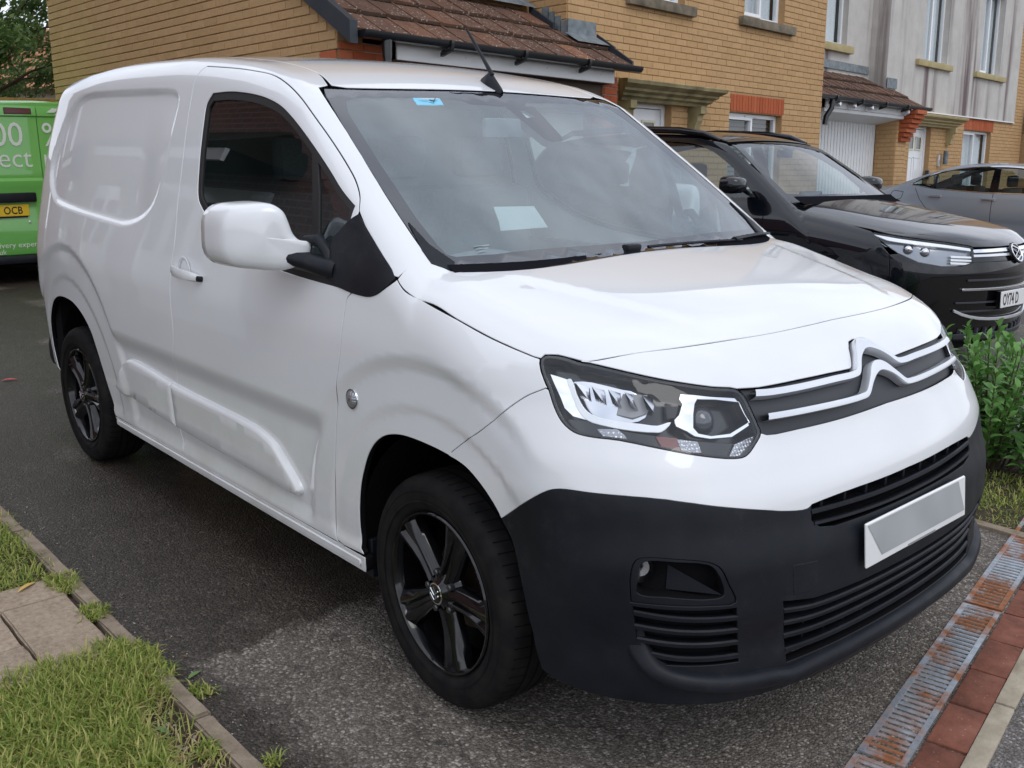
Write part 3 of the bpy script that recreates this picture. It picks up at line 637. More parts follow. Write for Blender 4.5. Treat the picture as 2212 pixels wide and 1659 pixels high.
kb_.lay('f',16.9,26.2,HB+.8,RB,DB_+.02,holes=hL+[sB]); kb_.lay('f',sB[0],sB[1],sB[2],sB[3],DB_+.019,vertical=True)
kb_.lay('f',RS1,26.2,RB,4.0,DB_+.02); b_.box('wall',M_mort,(RS1,DB_+.02,RB),(26.2,DB_+.24,TOP+.8))
# recessed render above the garage and the return
b_.box('render_wall',M_rend,(13.77,8.15,1.2),(RS0,8.4,TOP+.8)) if False else wall_f(b_,'render_wall',M_rend,13.8,RS0,HB,TOP+.8,8.15,.25,[(15.5,17.12,2.33,4.0)])
b_.box('render_wall',M_rend,(RS0-.0,DB_+.23,RB),(RS0+.25,8.15,TOP+.8))
window(b_,15.5,17.12,2.33,4.0,8.15,None,'net',.1); b_.box('window_sill',M_stone2,(15.3,8.06,2.20),(17.25,8.25,2.325),None,.006)
window(b_,19.72,20.95,2.28,4.0,DB_-.02,None,'net',.12); window(b_,22.85,24.15,2.28,4.0,DB_-.02,'l','net',.12); window(b_,22.3,24.05,-.3,1.065,DB_+.02,'l','net')
for s0,s1 in ((19.36,21.12),(22.5,24.4)): b_.box('window_sill',M_stone2,(s0,DB_-.095,2.165),(s1,DB_+.10,2.278),None,.006)
panel_door(b_,19.45,20.5,HB,1.06,DB_+.02); canopy(b_,19.05,21.72,1.185,DB_+.02,left=False)
# garage lean-to
GD=7.44; evB=(7.22,1.305); PB=math.radians(31.5); rfB=tiles(b_,13.82,18.5,3,evB,PB,.375,.312,lambda s_,r: s_>RS0-.1 and r>1)
gB=gutter(b_,13.86,18.62,evB[0]-.035,evB[1]-.01)
b_.put(MB().tube([(14.75,evB[0]-.03,evB[1]-.05),(14.72,evB[0]-.03,evB[1]-.2),(14.66,evB[0]+.02,evB[1]-.32),(14.63,evB[0]+.02,evB[1]-.45)],.04,12),'downpipe',M_gut,gB,40)
td=evB[0]+3*.375*math.cos(PB); th=evB[1]+3*.375*math.sin(PB)
b_.put(MB().add([(13.8,td-.06,th+.02),(RS0-.05,td-.06,th+.02),(RS0-.05,8.14,th+.16),(13.8,8.14,th+.16)],[(0,1,2,3)]),'lead_apron',M_lead,None,None)
b_.box('lead_upstand',M_lead,(RS0-.02,DB_-.05,evB[1]+.36),(RS0+.42,DB_-.04,evB[1]+.54))
b_.box('fascia_board',M_wpnt,(14.8,GD-.115,1.135),(18.15,GD-.095,1.27),None,.003)
b_.put(MB().prism([(GD-.09,1.08),(GD+.38,1.0),(GD+.38,1.05),(GD-.09,1.135)],0,14.8,17.9),'soffit',M_wpnt,None,None)
for s_ in (15.05,15.6,16.25,17.75):
    q=b_.put(MB().lathe([(0,-.12),(.03,-.12),(.045,-.10),(.045,0)],14,'y',(s_,GD-.12,1.19)),'security_camera',M_satin,None,50)
gd=b_.box('garage_door',M_wpnt,(15.0,GD+.40,HB),(17.85,GD+.44,1.02))
for k in range(24): b_.box('door_rib',M_wpnt,(15.03+.117*k,GD+.383,HB),(15.03+.117*k+.086,GD+.402,1.01),gd,.004)
b_.box('wall',M_mort,(17.85,GD+.011,HB),(18.3,GD+.39,1.07)); kb_.lay('f',17.85,18.3,HB+1.0,1.07,GD+.01); kb_.lay('s',GD+.01,GD+.39,HB+1.0,1.07,17.85)
kb_.done(M_mort)
cb_=MB()
for k in range(7):
    o=.055*(k); b_.box('corbel_brick',M_red,(17.93,GD-.32+o*.8,1.24-.078*(k+1)+.004),(18.36,GD+.02,1.24-.078*k-.004),None,.004)
wl=b_.box('wall_lamp',M_satin,(20.92,DB_-.03,.28),(21.02,DB_+.02,.52),None,.01); b_.put(MB().lathe([(0,-.14),(.05,-.14),(.05,.14),(0,.14)],14,'z',(21.12,DB_-.09,.46)),'lamp_tube',M_lead,wl,50)
b_.box('doorbell',M_gut,(20.43,DB_-.03,.02),(20.50,DB_+.05,.20),None,.01)
np_=b_.box('house_number',M_barge,(20.85,DB_+.0,-.10),(21.12,DB_+.02,.10),None,.006)
M_=frame_mat(Vector((np.array([20.905,DB_-.003,-.06])-b_.o).tolist()),(1,0,0),(0,0,1)); text_mesh('number_print','43',.17,M_wpnt,np_,M_,.001)
b_.put(MB().prism([(7.5,TOP+.8),(9.6,TOP+2.6),(11.8,TOP+.8)],0,13.8,26.3),'main_roof',M_moss,None,20)
b_.box('wall',M_mort,(13.8,8.4,HB),(14.0,11.5,TOP+.8)); b_.box('wall',M_mort,(26.0,8.4,HB),(26.2,11.5,TOP+.8)); b_.box('wall',M_mort,(13.8,11.3,HB),(26.2,11.5,TOP+.8))
# next house in the row, only its edge shows
HN=hroot('terraced_house',26.25,7.0); tag(HN,'edge of a buff brick house with red corbels at the far right','house'); n_h=H(HN)
n_h.box('wall',M_mort,(26.25,8.0,HB),(33,8.25,TOP+.8)); kn=Bricks(n_h,30); kn.lay('f',26.25,29.5,-.6,3.9,8.0,red=lambda u,h: h>2.9 and u<26.9)
n_h.box('wall',M_mort,(26.3,7.2,HB),(26.75,8.0,1.1)); kn.lay('f',26.3,26.75,-.6,.3,7.2); kn.done(M_mort)
for k in range(6): n_h.box('corbel_brick',M_red,(26.3,6.95+.05*k,1.2-.075*(k+1)+.004),(26.8,7.25,1.2-.075*k-.004),None,.004)
tiles(n_h,26.2,29.2,3,(6.8,1.30),math.radians(27)); gutter(n_h,26.2,29.2,6.76,1.28)
n_h.box('main_roof',M_moss,(26.25,8.25,TOP+.5),(33,11,TOP+.8))
import numpy as np
# ---------------------------------------------------------------- van body surface (metres; x forward from front axle, y left, z up)
def pchip(xs, ys):
    xs=np.array(xs,float); ys=np.array(ys,float); h=np.diff(xs); d=np.diff(ys)/h
    m=np.zeros_like(xs); m[0]=d[0]; m[-1]=d[-1]
    for i in range(1,len(xs)-1):
        if d[i-1]*d[i]>0:
            w1=2*h[i]+h[i-1]; w2=h[i]+2*h[i-1]; m[i]=(w1+w2)/(w1/d[i-1]+w2/d[i])
    def f(x):
        x=np.asarray(x,float); xc=np.clip(x,xs[0],xs[-1])
        i=np.clip(np.searchsorted(xs,xc)-1,0,len(xs)-2); t=(xc-xs[i])/h[i]
        t2=t*t; t3=t2*t
        return (2*t3-3*t2+1)*ys[i]+(t3-2*t2+t)*h[i]*m[i]+(-2*t3+3*t2)*ys[i+1]+(t3-t2)*h[i]*m[i+1]
    return f
def smax(a,b,k):
    h=np.maximum(k-np.abs(a-b),0)/k
    return np.maximum(a,b)+h*h*k*.25
def sstep(e0,e1,x):
    t=np.clip((x-e0)/(e1-e0),0,1); return t*t*(3-2*t)
def polysd(poly,x,z):
    # signed distance to a polygon (negative inside)
    x=np.asarray(x,float); z=np.asarray(z,float); d=np.full(np.broadcast(x,z).shape,9.0); ins=np.zeros(d.shape,bool)
    n=len(poly)
    for i in range(n):
        ax,az=poly[i]; bx,bz=poly[(i+1)%n]
        ex,ez=bx-ax,bz-az; t=np.clip(((x-ax)*ex+(z-az)*ez)/(ex*ex+ez*ez),0,1)
        d=np.minimum(d,np.hypot(x-ax-t*ex,z-az-t*ez))
        cond=((az>z)!=(bz>z))&(x<(bx-ax)*(z-az)/((bz-az) if bz!=az else 1e-9)+ax)
        ins^=cond
    return np.where(ins,-d,d)
WB=2.785
W0=pchip([.15,.28,.5,.75,.95,1.08,1.2,1.45,1.66,1.78,1.95],[.852,.868,.884,.893,.888,.870,.846,.793,.740,.706,.65])
TOPR=pchip([-3.7,-3.45,-3.2,-2.8,-2.3,-1.8,-1.3,-1.0,-.772],[1.715,1.768,1.800,1.832,1.848,1.840,1.802,1.752,1.685])
BON=pchip([-.3,0,.2,.4,.55,.64,.72,.85],[1.225,1.19,1.158,1.122,1.087,1.058,1.015,.90])
FRX=pchip([.15,.22,.28,.33,.40,.50,.585,.68,.74,.80,.858,.90,.95,1.0,1.05,1.10,1.2],[.80,.835,.872,.878,.874,.890,.886,.860,.846,.816,.786,.771,.749,.714,.662,.595,.40])
REC_PANEL=[(-2.99,1.59),(-2.90,1.655),(-2.80,1.698),(-2.69,1.714),(-2.26,1.710),(-1.79,1.700),(-1.70,1.688),(-1.662,1.655),(-1.675,1.57),(-1.69,1.43),(-1.75,1.27),(-1.86,1.207),(-2.03,1.172),(-2.15,1.172),(-2.90,1.208),(-3.03,1.235),(-3.13,1.31),(-3.15,1.40)]
def _round(P,n=4):
    P=np.array(P,float)
    for _ in range(2): P=np.stack([P*.75+np.roll(P,-1,0)*.25,P*.25+np.roll(P,-1,0)*.75],1).reshape(-1,2)
    return [tuple(p) for p in P]
SPEC=dict(rec=_round(REC_PANEL))
def Wside(x,z):
    w=W0(z)
    # rear taper and nose taper in plan
    w=w-.075*np.clip((-2.5-x)/1.0,0,1)**2
    w=w-.02*np.clip((x-.1)/.7,0,1)**2
    rf=np.hypot(x,(z-.33)); rr=np.hypot(x+WB,(z-.33))
    nf=1-sstep(.28,.46,x)
    ring=np.maximum((1-sstep(.605,.655,rf))*nf,1-sstep(.675,.728,rr))
    inn=np.maximum((1-sstep(.488,.522,rf))*nf,1-sstep(.542,.578,rr))
    low=1-sstep(.645,.745,z)
    sz=sstep(.335,.375,z)
    w=w-sz*(.025*low*(1-ring)*nf+.014*ring+.006*inn)-(1-sz)*(.010+.012*(1-nf)*0)*nf
    arch=ring
    # waist roll under the side windows
    # recessed blind panel
    x_,z_=np.broadcast_arrays(x,z); mk_=(x_>-3.3)&(x_<-1.55)&(z_>1.05)&(z_<1.82)
    if np.any(mk_):
        w=np.array(np.broadcast_to(w,x_.shape)); xm,zm=x_[mk_],z_[mk_]; d=polysd(SPEC['rec'],xm,zm)
        fade=1-.85*sstep(-2.0,-1.70,xm)*(1-sstep(1.50,1.66,zm)*.6)
        w[mk_]-=.016*fade*(1-sstep(-.030,.004,d))
    return w
WSZ=lambda x,a: 1.192-(x-.003)*(.487/.775)
def Ftop_ws(x,a,z):
    # windscreen plane, bowed: corners swept back
    s=.487/.775
    xb=x+.03*(a/.7)**2*1.0+.11*np.clip((1.679-z)/.487,0,1)*(a/.779)**2*.9
    zz=1.192-(xb-.003)*s-.0*a
    return (z-zz)*.847
def Ftop_bon(x,a,z):
    zz=BON(x)-.012*(a/.5)**2-.02*(a/.7)**6*sstep(.0,.4,x)
    al=.60-.20*np.clip(x/.55,0,1); zz=zz-.0065*sstep(al-.012,al+.045,a)*sstep(-.02,.10,x)*(1-sstep(.48,.60,x))
    return (z-zz)*.97
def Ftop_roof(x,a,z):
    zz=TOPR(np.minimum(x,-.772))-.628*np.maximum(x+.772,0)-.030*(a/.67)**2
    return (z-zz)*.99
def F(x,y,z,ws=True):
    a=np.abs(y)
    side=a-Wside(x,z)
    roof=Ftop_roof(x,a,z)
    bon=Ftop_bon(x,a,z)
    wsp=Ftop_ws(x,a,z)
    up=smax(roof,wsp,.05)      # greenhouse lid
    up=smax(up,side,.085)
    lo=smax(bon,side,.14)
    # front
    bow=.033*(a/.5)**2+(.10+.055*sstep(.80,.95,z))*(a/.8)**4
    fr=(x-(FRX(z)-bow))*.92
    lo=smax(lo,fr,.10)
    lo2=smax(side,fr,.26)
    lo=np.maximum(lo,lo2)
    up=np.maximum(up,1.0-z)
    body=np.minimum(up,lo)
    # rear
    rx=-3.56+.06*a**2+.20*np.clip((z-1.0)/.8,0,1)**2+.10*np.clip((.8-z)/.5,0,1)*0
    body=smax(body,(rx-x),.26)
    return body
def grad(x,y,z,e=.0015):
    gx=F(x+e,y,z)-F(x-e,y,z); gy=F(x,y+e,z)-F(x,y-e,z); gz=F(x,y,z+e)-F(x,y,z-e)
    g=np.stack([gx,gy,gz],-1); return g/np.maximum(np.linalg.norm(g,axis=-1,keepdims=True),1e-12)
def solve_dir(org,d,t0,t1,n=60,fn=None):
    # first crossing F=0 going from outside (t0) to inside along d
    fn=fn or F
    org=np.asarray(org,float); d=np.asarray(d,float)
    N=len(org); lo=np.full(N,t0,float); hi=np.full(N,np.nan); done=np.zeros(N,bool)
    ts=np.linspace(t0,t1,n)
    for k in range(1,n):
        p=org+ts[k]*d; v=fn(p[:,0],p[:,1],p[:,2])
        hit=(~done)&(v<=0); hi[hit]=ts[k]; lo[hit]=ts[k-1]; done|=hit
    ok=done.copy(); h=np.where(ok,hi,t1); l=np.where(ok,lo,t1)
    for _ in range(30):
        m=(l+h)/2; p=org+m[:,None]*d; v=fn(p[:,0],p[:,1],p[:,2]); i=v<=0
        h=np.where(i,m,h); l=np.where(i,l,m)
    return org+h[:,None]*d, ok
TR={
 'door_rear':[(-1.523,-0.692,1.767),(-1.55,-0.713,1.741),(-1.567,-0.729,1.699),(-1.566,-0.738,1.666),(-1.565,-0.764,1.569),(-1.553,-0.803,1.407),(-1.554,-0.826,1.298),(-1.54,-0.86,1.134),(-1.55,-0.871,1.072),(-1.544,-0.889,0.915),(-1.535,-0.893,0.807),(-1.593,-0.866,0.652),(-1.643,-0.855,0.425),(-1.606,-0.863,0.335)],
 'door_top':[(-1.523,-0.692,1.767),(-1.334,-0.693,1.752),(-1.157,-0.693,1.733),(-1.043,-0.693,1.716),(-0.932,-0.706,1.685),(-0.822,-0.722,1.639),(-0.7,-0.739,1.569),(-0.601,-0.749,1.506),(-0.501,-0.762,1.438),(-0.446,-0.773,1.397),(-0.404,-0.79,1.357),(-0.382,-0.809,1.321)],
 'door_front':[(-0.345,-0.866,1.104),(-0.365,-0.869,1.085),(-0.37,-0.875,1.05),(-0.381,-0.889,0.928),(-0.413,-0.885,0.804),(-0.443,-0.877,0.657),(-0.484,-0.862,0.449),(-0.495,-0.858,0.365),(-0.481,-0.861,0.318)],
 'sill_top':[(-2.343,-0.862,0.344),(-2.234,-0.861,0.349),(-1.591,-0.863,0.338),(-1.016,-0.861,0.312),(-0.888,-0.86,0.299),(-0.606,-0.86,0.305),(-0.348,-0.861,0.317)],
 'sill_bot':[(-2.295,-0.862,0.322),(-1.607,-0.859,0.296),(-1.03,-0.857,0.267),(-0.954,-0.858,0.279),(-0.613,-0.858,0.276),(-0.355,-0.858,0.284)],
 'sail':[(-0.382,-0.809,1.321),(-0.242,-0.831,1.214),(-0.234,-0.829,1.213),(-0.192,-0.836,1.18),(-0.162,-0.841,1.159),(-0.165,-0.846,1.153),(-0.214,-0.863,1.119),(-0.254,-0.866,1.105),(-0.299,-0.866,1.103),(-0.346,-0.866,1.105),(-0.407,-0.864,1.112)],
 'win':[(-1.395,-0.738,1.666),(-1.429,-0.748,1.631),(-1.429,-0.764,1.568),(-1.411,-0.802,1.41),(-1.389,-0.822,1.316),(-1.348,-0.829,1.281),(-1.2,-0.845,1.207),(-1.022,-0.855,1.158),(-0.73,-0.862,1.125),(-0.406,-0.864,1.111)],
 'win_top':[(-1.395,-0.738,1.666),(-1.253,-0.738,1.667),(-1.072,-0.742,1.651),(-0.984,-0.746,1.636),(-0.896,-0.752,1.613),(-0.817,-0.76,1.579),(-0.738,-0.77,1.538),(-0.654,-0.78,1.489),(-0.552,-0.793,1.425),(-0.473,-0.804,1.372),(-0.382,-0.809,1.321)],
 'divider':[(-0.688,-0.777,1.506),(-0.655,-0.812,1.365),(-0.633,-0.838,1.241),(-0.601,-0.837,1.244),(-0.625,-0.812,1.366),(-0.657,-0.779,1.493)],
 'bonnet_side':[(-0.162,-0.841,1.159),(-0.148,-0.844,1.149),(-0.118,-0.846,1.132),(-0.041,-0.839,1.113),(0.086,-0.84,1.087),(0.195,-0.833,1.06),(0.27,-0.824,1.044),(0.309,-0.819,1.037),(0.336,-0.815,1.032),(0.355,-0.81,1.029)],
 'pillar_base':[(-0.162,-0.841,1.159),(-0.156,-0.828,1.173),(-0.14,-0.789,1.192),(-0.132,-0.744,1.2)],
 'bumper_joint':[(0.391,-0.827,0.968),(0.352,-0.848,0.946),(0.319,-0.865,0.919),(0.297,-0.874,0.899),(0.217,-0.877,0.836),(0.152,-0.873,0.793),(0.087,-0.873,0.744)],
 'archF':[(-0.348,-0.861,0.317),(-0.358,-0.857,0.393),(-0.353,-0.862,0.459),(-0.335,-0.866,0.541),(-0.311,-0.869,0.599),(-0.281,-0.871,0.653),(-0.246,-0.872,0.694),(-0.205,-0.873,0.723),(-0.16,-0.873,0.74),(-0.103,-0.873,0.75),(-0.007,-0.873,0.751),(0.087,-0.873,0.744),(0.157,-0.873,0.731),(0.221,-0.872,0.696),(0.27,-0.87,0.654),(0.286,-0.869,0.633)],
 'archF_clad':[(0.286,-0.869,0.633),(0.321,-0.866,0.59),(0.351,-0.862,0.492),(0.376,-0.86,0.408),(0.409,-0.865,0.334),(0.423,-0.86,0.29)],
 'headlight':[(0.355,-0.81,1.029),(0.358,-0.799,1.037),(0.384,-0.783,1.039),(0.413,-0.771,1.035),(0.434,-0.763,1.03),(0.452,-0.752,1.028),(0.51,-0.713,1.016),(0.587,-0.644,0.996),(0.648,-0.555,0.977),(0.675,-0.5,0.968),(0.689,-0.489,0.954),(0.71,-0.485,0.922),(0.726,-0.481,0.892),(0.734,-0.479,0.872),(0.738,-0.506,0.849),(0.739,-0.54,0.831),(0.729,-0.572,0.83),(0.696,-0.635,0.841),(0.643,-0.702,0.857),(0.565,-0.767,0.873),(0.507,-0.804,0.876),(0.474,-0.819,0.882),(0.442,-0.826,0.901),(0.417,-0.827,0.93),(0.397,-0.825,0.965),(0.37,-0.822,1.003)],
 'bonnet_front':[(0.433,-0.762,1.031),(0.45,-0.75,1.03),(0.503,-0.654,1.044),(0.548,-0.546,1.05),(0.581,-0.414,1.054),(0.6,-0.279,1.055),(0.607,-0.084,1.057),(0.601,0.158,1.059),(0.586,0.356,1.057),(0.566,0.488,1.052),(0.499,0.684,1.035)],
 'grille_top':[(0.678,-0.492,0.967),(0.692,-0.441,0.966),(0.697,-0.412,0.967),(0.713,-0.309,0.966),(0.724,-0.191,0.964),(0.729,-0.077,0.963),(0.696,-0.014,0.997),(0.679,0.026,1.011),(0.679,0.057,1.011),(0.693,0.082,0.999),(0.727,0.106,0.964),(0.717,0.252,0.968),(0.654,0.566,0.966)],
 'grille_bot':[(0.734,-0.479,0.872),(0.74,-0.464,0.866),(0.76,-0.369,0.865),(0.778,-0.198,0.864),(0.782,0.019,0.867),(0.776,0.198,0.87),(0.742,0.442,0.875)],
 'strip1':[(0.69,-0.49,0.953),(0.708,-0.426,0.949),(0.724,-0.324,0.95),(0.735,-0.208,0.948),(0.74,-0.102,0.947),(0.736,-0.073,0.954),(0.71,-0.017,0.983),(0.696,0.017,0.997),(0.696,0.045,0.997),(0.714,0.062,0.979),(0.741,0.094,0.946),(0.733,0.224,0.95),(0.68,0.518,0.955)],
 'strip2':[(0.721,-0.476,0.905),(0.729,-0.452,0.902),(0.747,-0.354,0.904),(0.759,-0.241,0.905),(0.766,-0.111,0.903),(0.761,-0.075,0.913),(0.744,-0.03,0.943),(0.738,-0.004,0.952),(0.74,0.019,0.949),(0.754,0.045,0.927),(0.769,0.074,0.898),(0.759,0.223,0.906),(0.723,0.461,0.91)],
 'clad_top':[(0.286,-0.869,0.633),(0.389,-0.879,0.71),(0.446,-0.871,0.749),(0.475,-0.861,0.759),(0.54,-0.834,0.762),(0.676,-0.736,0.76),(0.796,-0.529,0.717),(0.809,-0.487,0.708),(0.826,-0.415,0.7),(0.827,-0.397,0.707)],
 'intU_top':[(0.827,-0.397,0.708),(0.841,-0.282,0.713),(0.852,-0.084,0.712),(0.852,0.076,0.713),(0.843,0.273,0.708),(0.815,0.473,0.692)],
 'intU_bot':[(0.838,-0.39,0.668),(0.843,-0.383,0.654),(0.851,-0.344,0.646),(0.865,-0.241,0.638),(0.873,-0.124,0.632),(0.864,0.15,0.656),(0.844,0.378,0.653),(0.815,0.508,0.662)],
 'intL_top':[(0.839,-0.511,0.504),(0.864,-0.388,0.49),(0.881,-0.243,0.487),(0.889,-0.031,0.487),(0.884,0.193,0.486),(0.845,0.467,0.464)],
 'intL_bot':[(0.838,-0.466,0.338),(0.853,-0.381,0.342),(0.872,-0.202,0.343),(0.878,0.022,0.341),(0.861,0.328,0.328)],
 'lip_bot':[(0.674,-0.763,0.378),(0.701,-0.741,0.362),(0.758,-0.676,0.356),(0.823,-0.524,0.32),(0.837,-0.461,0.303),(0.853,-0.377,0.312),(0.872,-0.2,0.325),(0.878,0.024,0.327),(0.861,0.33,0.323)],
 'fog_out':[(0.642,-0.801,0.526),(0.638,-0.802,0.584),(0.645,-0.794,0.624),(0.662,-0.779,0.633),(0.707,-0.74,0.633),(0.758,-0.681,0.625),(0.775,-0.66,0.61),(0.788,-0.646,0.574),(0.798,-0.63,0.528),(0.771,-0.679,0.525),(0.704,-0.755,0.526)],
 'fog_in':[(0.652,-0.794,0.551),(0.653,-0.792,0.597),(0.659,-0.785,0.619),(0.672,-0.774,0.625),(0.709,-0.741,0.625),(0.757,-0.685,0.619),(0.771,-0.67,0.604),(0.784,-0.655,0.548),(0.776,-0.67,0.541),(0.703,-0.755,0.545),(0.661,-0.788,0.545)],
 'bump_bot':[(0.423,-0.86,0.29),(0.511,-0.841,0.281),(0.583,-0.813,0.285),(0.675,-0.759,0.296),(0.748,-0.686,0.302),(0.801,-0.586,0.299)],
 'mould':[(-2.22,-0.87,0.492),(-2.171,-0.872,0.549),(-2.123,-0.866,0.603),(-2.066,-0.865,0.629),(-1.981,-0.865,0.634),(-1.593,-0.864,0.607),(-0.975,-0.863,0.588),(-0.902,-0.863,0.577),(-0.833,-0.862,0.556),(-0.789,-0.86,0.525),(-0.737,-0.858,0.485),(-0.695,-0.856,0.449),(-0.686,-0.855,0.43),(-0.704,-0.854,0.408),(-0.805,-0.853,0.402),(-1.017,-0.854,0.411),(-1.642,-0.855,0.428),(-1.888,-0.856,0.442),(-2.108,-0.866,0.455),(-2.187,-0.868,0.464),(-2.216,-0.869,0.479)],
 'rec':[(-2.966,-0.737,1.599),(-2.89,-0.728,1.653),(-2.789,-0.723,1.698),(-2.684,-0.722,1.715),(-2.253,-0.726,1.709),(-1.779,-0.729,1.698),(-1.689,-0.733,1.687),(-1.649,-0.741,1.658),(-1.633,-0.764,1.57),(-1.629,-0.797,1.433),(-1.694,-0.831,1.274),(-1.808,-0.844,1.211),(-1.922,-0.851,1.178),(-2.025,-0.848,1.18),(-2.835,-0.833,1.212),(-2.969,-0.817,1.233),(-3.105,-0.787,1.313),(-3.117,-0.767,1.407)],
 'archR':[(-3.247,-0.815,0.378),(-3.275,-0.819,0.504),(-3.242,-0.828,0.614),(-3.17,-0.839,0.688),(-3.084,-0.847,0.746),(-2.975,-0.856,0.779),(-2.832,-0.864,0.789),(-2.712,-0.869,0.779),(-2.592,-0.872,0.738),(-2.51,-0.872,0.679),(-2.463,-0.869,0.602),(-2.422,-0.865,0.517),(-2.343,-0.862,0.344)],
 'handle':[(-1.495,-0.874,1.055),(-1.222,-0.879,1.03)],
 'repeater':[(-0.34,-0.879,0.805)],
 'ws_side':[(-0.833,-0.647,1.671),(-0.608,-0.69,1.533),(-0.321,-0.732,1.333),(-0.154,-0.745,1.215),(-0.132,-0.744,1.2)],
 'slots':[(0.648,-0.797,0.508),(0.797,-0.632,0.495),(0.649,-0.794,0.478),(0.797,-0.619,0.459),(0.654,-0.785,0.444),(0.795,-0.604,0.421),(0.683,-0.756,0.402),(0.796,-0.597,0.388)],
 'fogcorner':[(0.612,-0.813,0.636),(0.635,-0.795,0.655),(0.653,-0.78,0.66),(0.756,-0.67,0.653),(0.641,-0.791,0.432),(0.674,-0.763,0.378)],
 'hl_drl':[(0.417,-0.782,0.994),(0.424,-0.777,0.995),(0.444,-0.781,0.963),(0.462,-0.779,0.938),(0.484,-0.772,0.923),(0.521,-0.751,0.915),(0.577,-0.706,0.91),(0.603,-0.679,0.907),(0.619,-0.653,0.914),(0.612,-0.676,0.897),(0.6,-0.691,0.896),(0.569,-0.721,0.898),(0.513,-0.762,0.905),(0.482,-0.779,0.912),(0.458,-0.785,0.929),(0.438,-0.785,0.959)],
 'hl_chrome1':[(0.378,-0.798,1.002),(0.417,-0.782,0.994),(0.438,-0.785,0.959),(0.458,-0.785,0.929),(0.482,-0.779,0.912),(0.449,-0.795,0.917),(0.427,-0.801,0.931),(0.404,-0.801,0.966)],
 'hl_refl':[(0.404,-0.759,0.985),(0.412,-0.739,0.996),(0.442,-0.711,0.999),(0.499,-0.668,0.988),(0.543,-0.62,0.979),(0.558,-0.645,0.955),(0.562,-0.666,0.928),(0.54,-0.696,0.916),(0.477,-0.744,0.917),(0.442,-0.759,0.934),(0.424,-0.761,0.956)],
 'hl_frame_out':[(0.605,-0.605,0.972),(0.62,-0.58,0.969),(0.641,-0.545,0.962),(0.671,-0.474,0.952),(0.675,-0.474,0.946),(0.692,-0.472,0.919),(0.705,-0.47,0.896),(0.696,-0.532,0.874),(0.676,-0.584,0.876),(0.658,-0.616,0.884),(0.645,-0.628,0.895),(0.628,-0.646,0.906),(0.622,-0.644,0.918),(0.625,-0.632,0.927),(0.619,-0.613,0.951),(0.61,-0.614,0.962)],
 'hl_frame_in':[(0.629,-0.577,0.96),(0.649,-0.537,0.956),(0.673,-0.483,0.945),(0.691,-0.482,0.917),(0.702,-0.477,0.899),(0.693,-0.533,0.88),(0.676,-0.579,0.88),(0.661,-0.607,0.888),(0.65,-0.613,0.901),(0.64,-0.602,0.929),(0.632,-0.589,0.95)],
 'hl_lens':[(0.633,-0.551,0.918)],
 'hl_low':[(0.429,-0.809,0.908),(0.482,-0.779,0.91),(0.543,-0.744,0.897),(0.619,-0.676,0.885),(0.678,-0.587,0.87),(0.707,-0.521,0.859),(0.716,-0.465,0.872),(0.721,-0.464,0.862),(0.724,-0.491,0.843),(0.724,-0.524,0.828),(0.716,-0.553,0.827),(0.684,-0.619,0.838),(0.63,-0.687,0.854),(0.552,-0.753,0.87),(0.494,-0.79,0.874),(0.46,-0.805,0.881)],
 'hl_w1':[(0.508,-0.776,0.895),(0.544,-0.75,0.897),(0.561,-0.743,0.885),(0.573,-0.743,0.87),(0.538,-0.768,0.874),(0.524,-0.773,0.882)],
 'hl_w2':[(0.643,-0.657,0.879),(0.669,-0.618,0.872),(0.681,-0.618,0.852),(0.657,-0.656,0.857)],
 'hl_amber':[(0.611,-0.693,0.886),(0.642,-0.656,0.881),(0.655,-0.659,0.858),(0.632,-0.69,0.859)],
 'hl_w3':[(0.709,-0.531,0.858),(0.72,-0.477,0.868),(0.726,-0.505,0.842),(0.725,-0.532,0.831),(0.714,-0.561,0.833)],
 'hl_box':[(0.593,-0.633,0.955),(0.608,-0.607,0.953),(0.621,-0.622,0.925),(0.606,-0.647,0.923)],
 'bsplit1':[(0.847,-0.476,0.516),(0.86,-0.416,0.515),(0.861,-0.408,0.52),(0.856,-0.414,0.586),(0.841,-0.485,0.585)],
 'ws_frit':[(-0.758,-0.613,1.638),(-0.767,-0.574,1.647),(-0.757,-0.356,1.652),(-0.743,-0.142,1.649),(-0.723,-0.118,1.637),(-0.716,0.044,1.633),(-0.708,0.043,1.628),(-0.716,0.184,1.631)],
 'ws_frit_side':[(-0.754,-0.613,1.636),(-0.698,-0.631,1.598),(-0.487,-0.666,1.455),(-0.275,-0.692,1.309),(-0.176,-0.694,1.24),(-0.142,-0.689,1.218),(-0.127,-0.669,1.212)],
 'ws_frit_bot':[(-0.127,-0.669,1.212),(-0.092,-0.502,1.213),(-0.092,-0.502,1.213),(-0.059,-0.229,1.215),(-0.051,0.112,1.214),(-0.115,0.678,1.202)],
 'ws_sensor':[(-0.699,0.042,1.622),(-0.705,0.143,1.625),(-0.645,0.147,1.587),(-0.544,0.136,1.523),(-0.533,0.064,1.518),(-0.549,0.054,1.528)],
 'ws_sensor_hole':[(-0.697,0.095,1.621),(-0.661,0.132,1.597),(-0.653,0.063,1.593)],
 'ws_sticker':[(-0.755,-0.343,1.651),(-0.752,-0.237,1.653),(-0.719,-0.246,1.632),(-0.721,-0.353,1.629)],
 'ws_etch':[(-0.142,-0.601,1.233),(-0.131,-0.541,1.234),(-0.109,-0.557,1.218),(-0.12,-0.611,1.216)],
 'wiper':[(-0.023,-0.072,1.198),(-0.022,0.264,1.19),(-0.038,0.506,1.183),(-0.118,0.764,1.185)],
 'antenna':[(-0.918,0.09,1.729),(-0.853,0.131,1.704),(-1.201,0.348,1.781)],
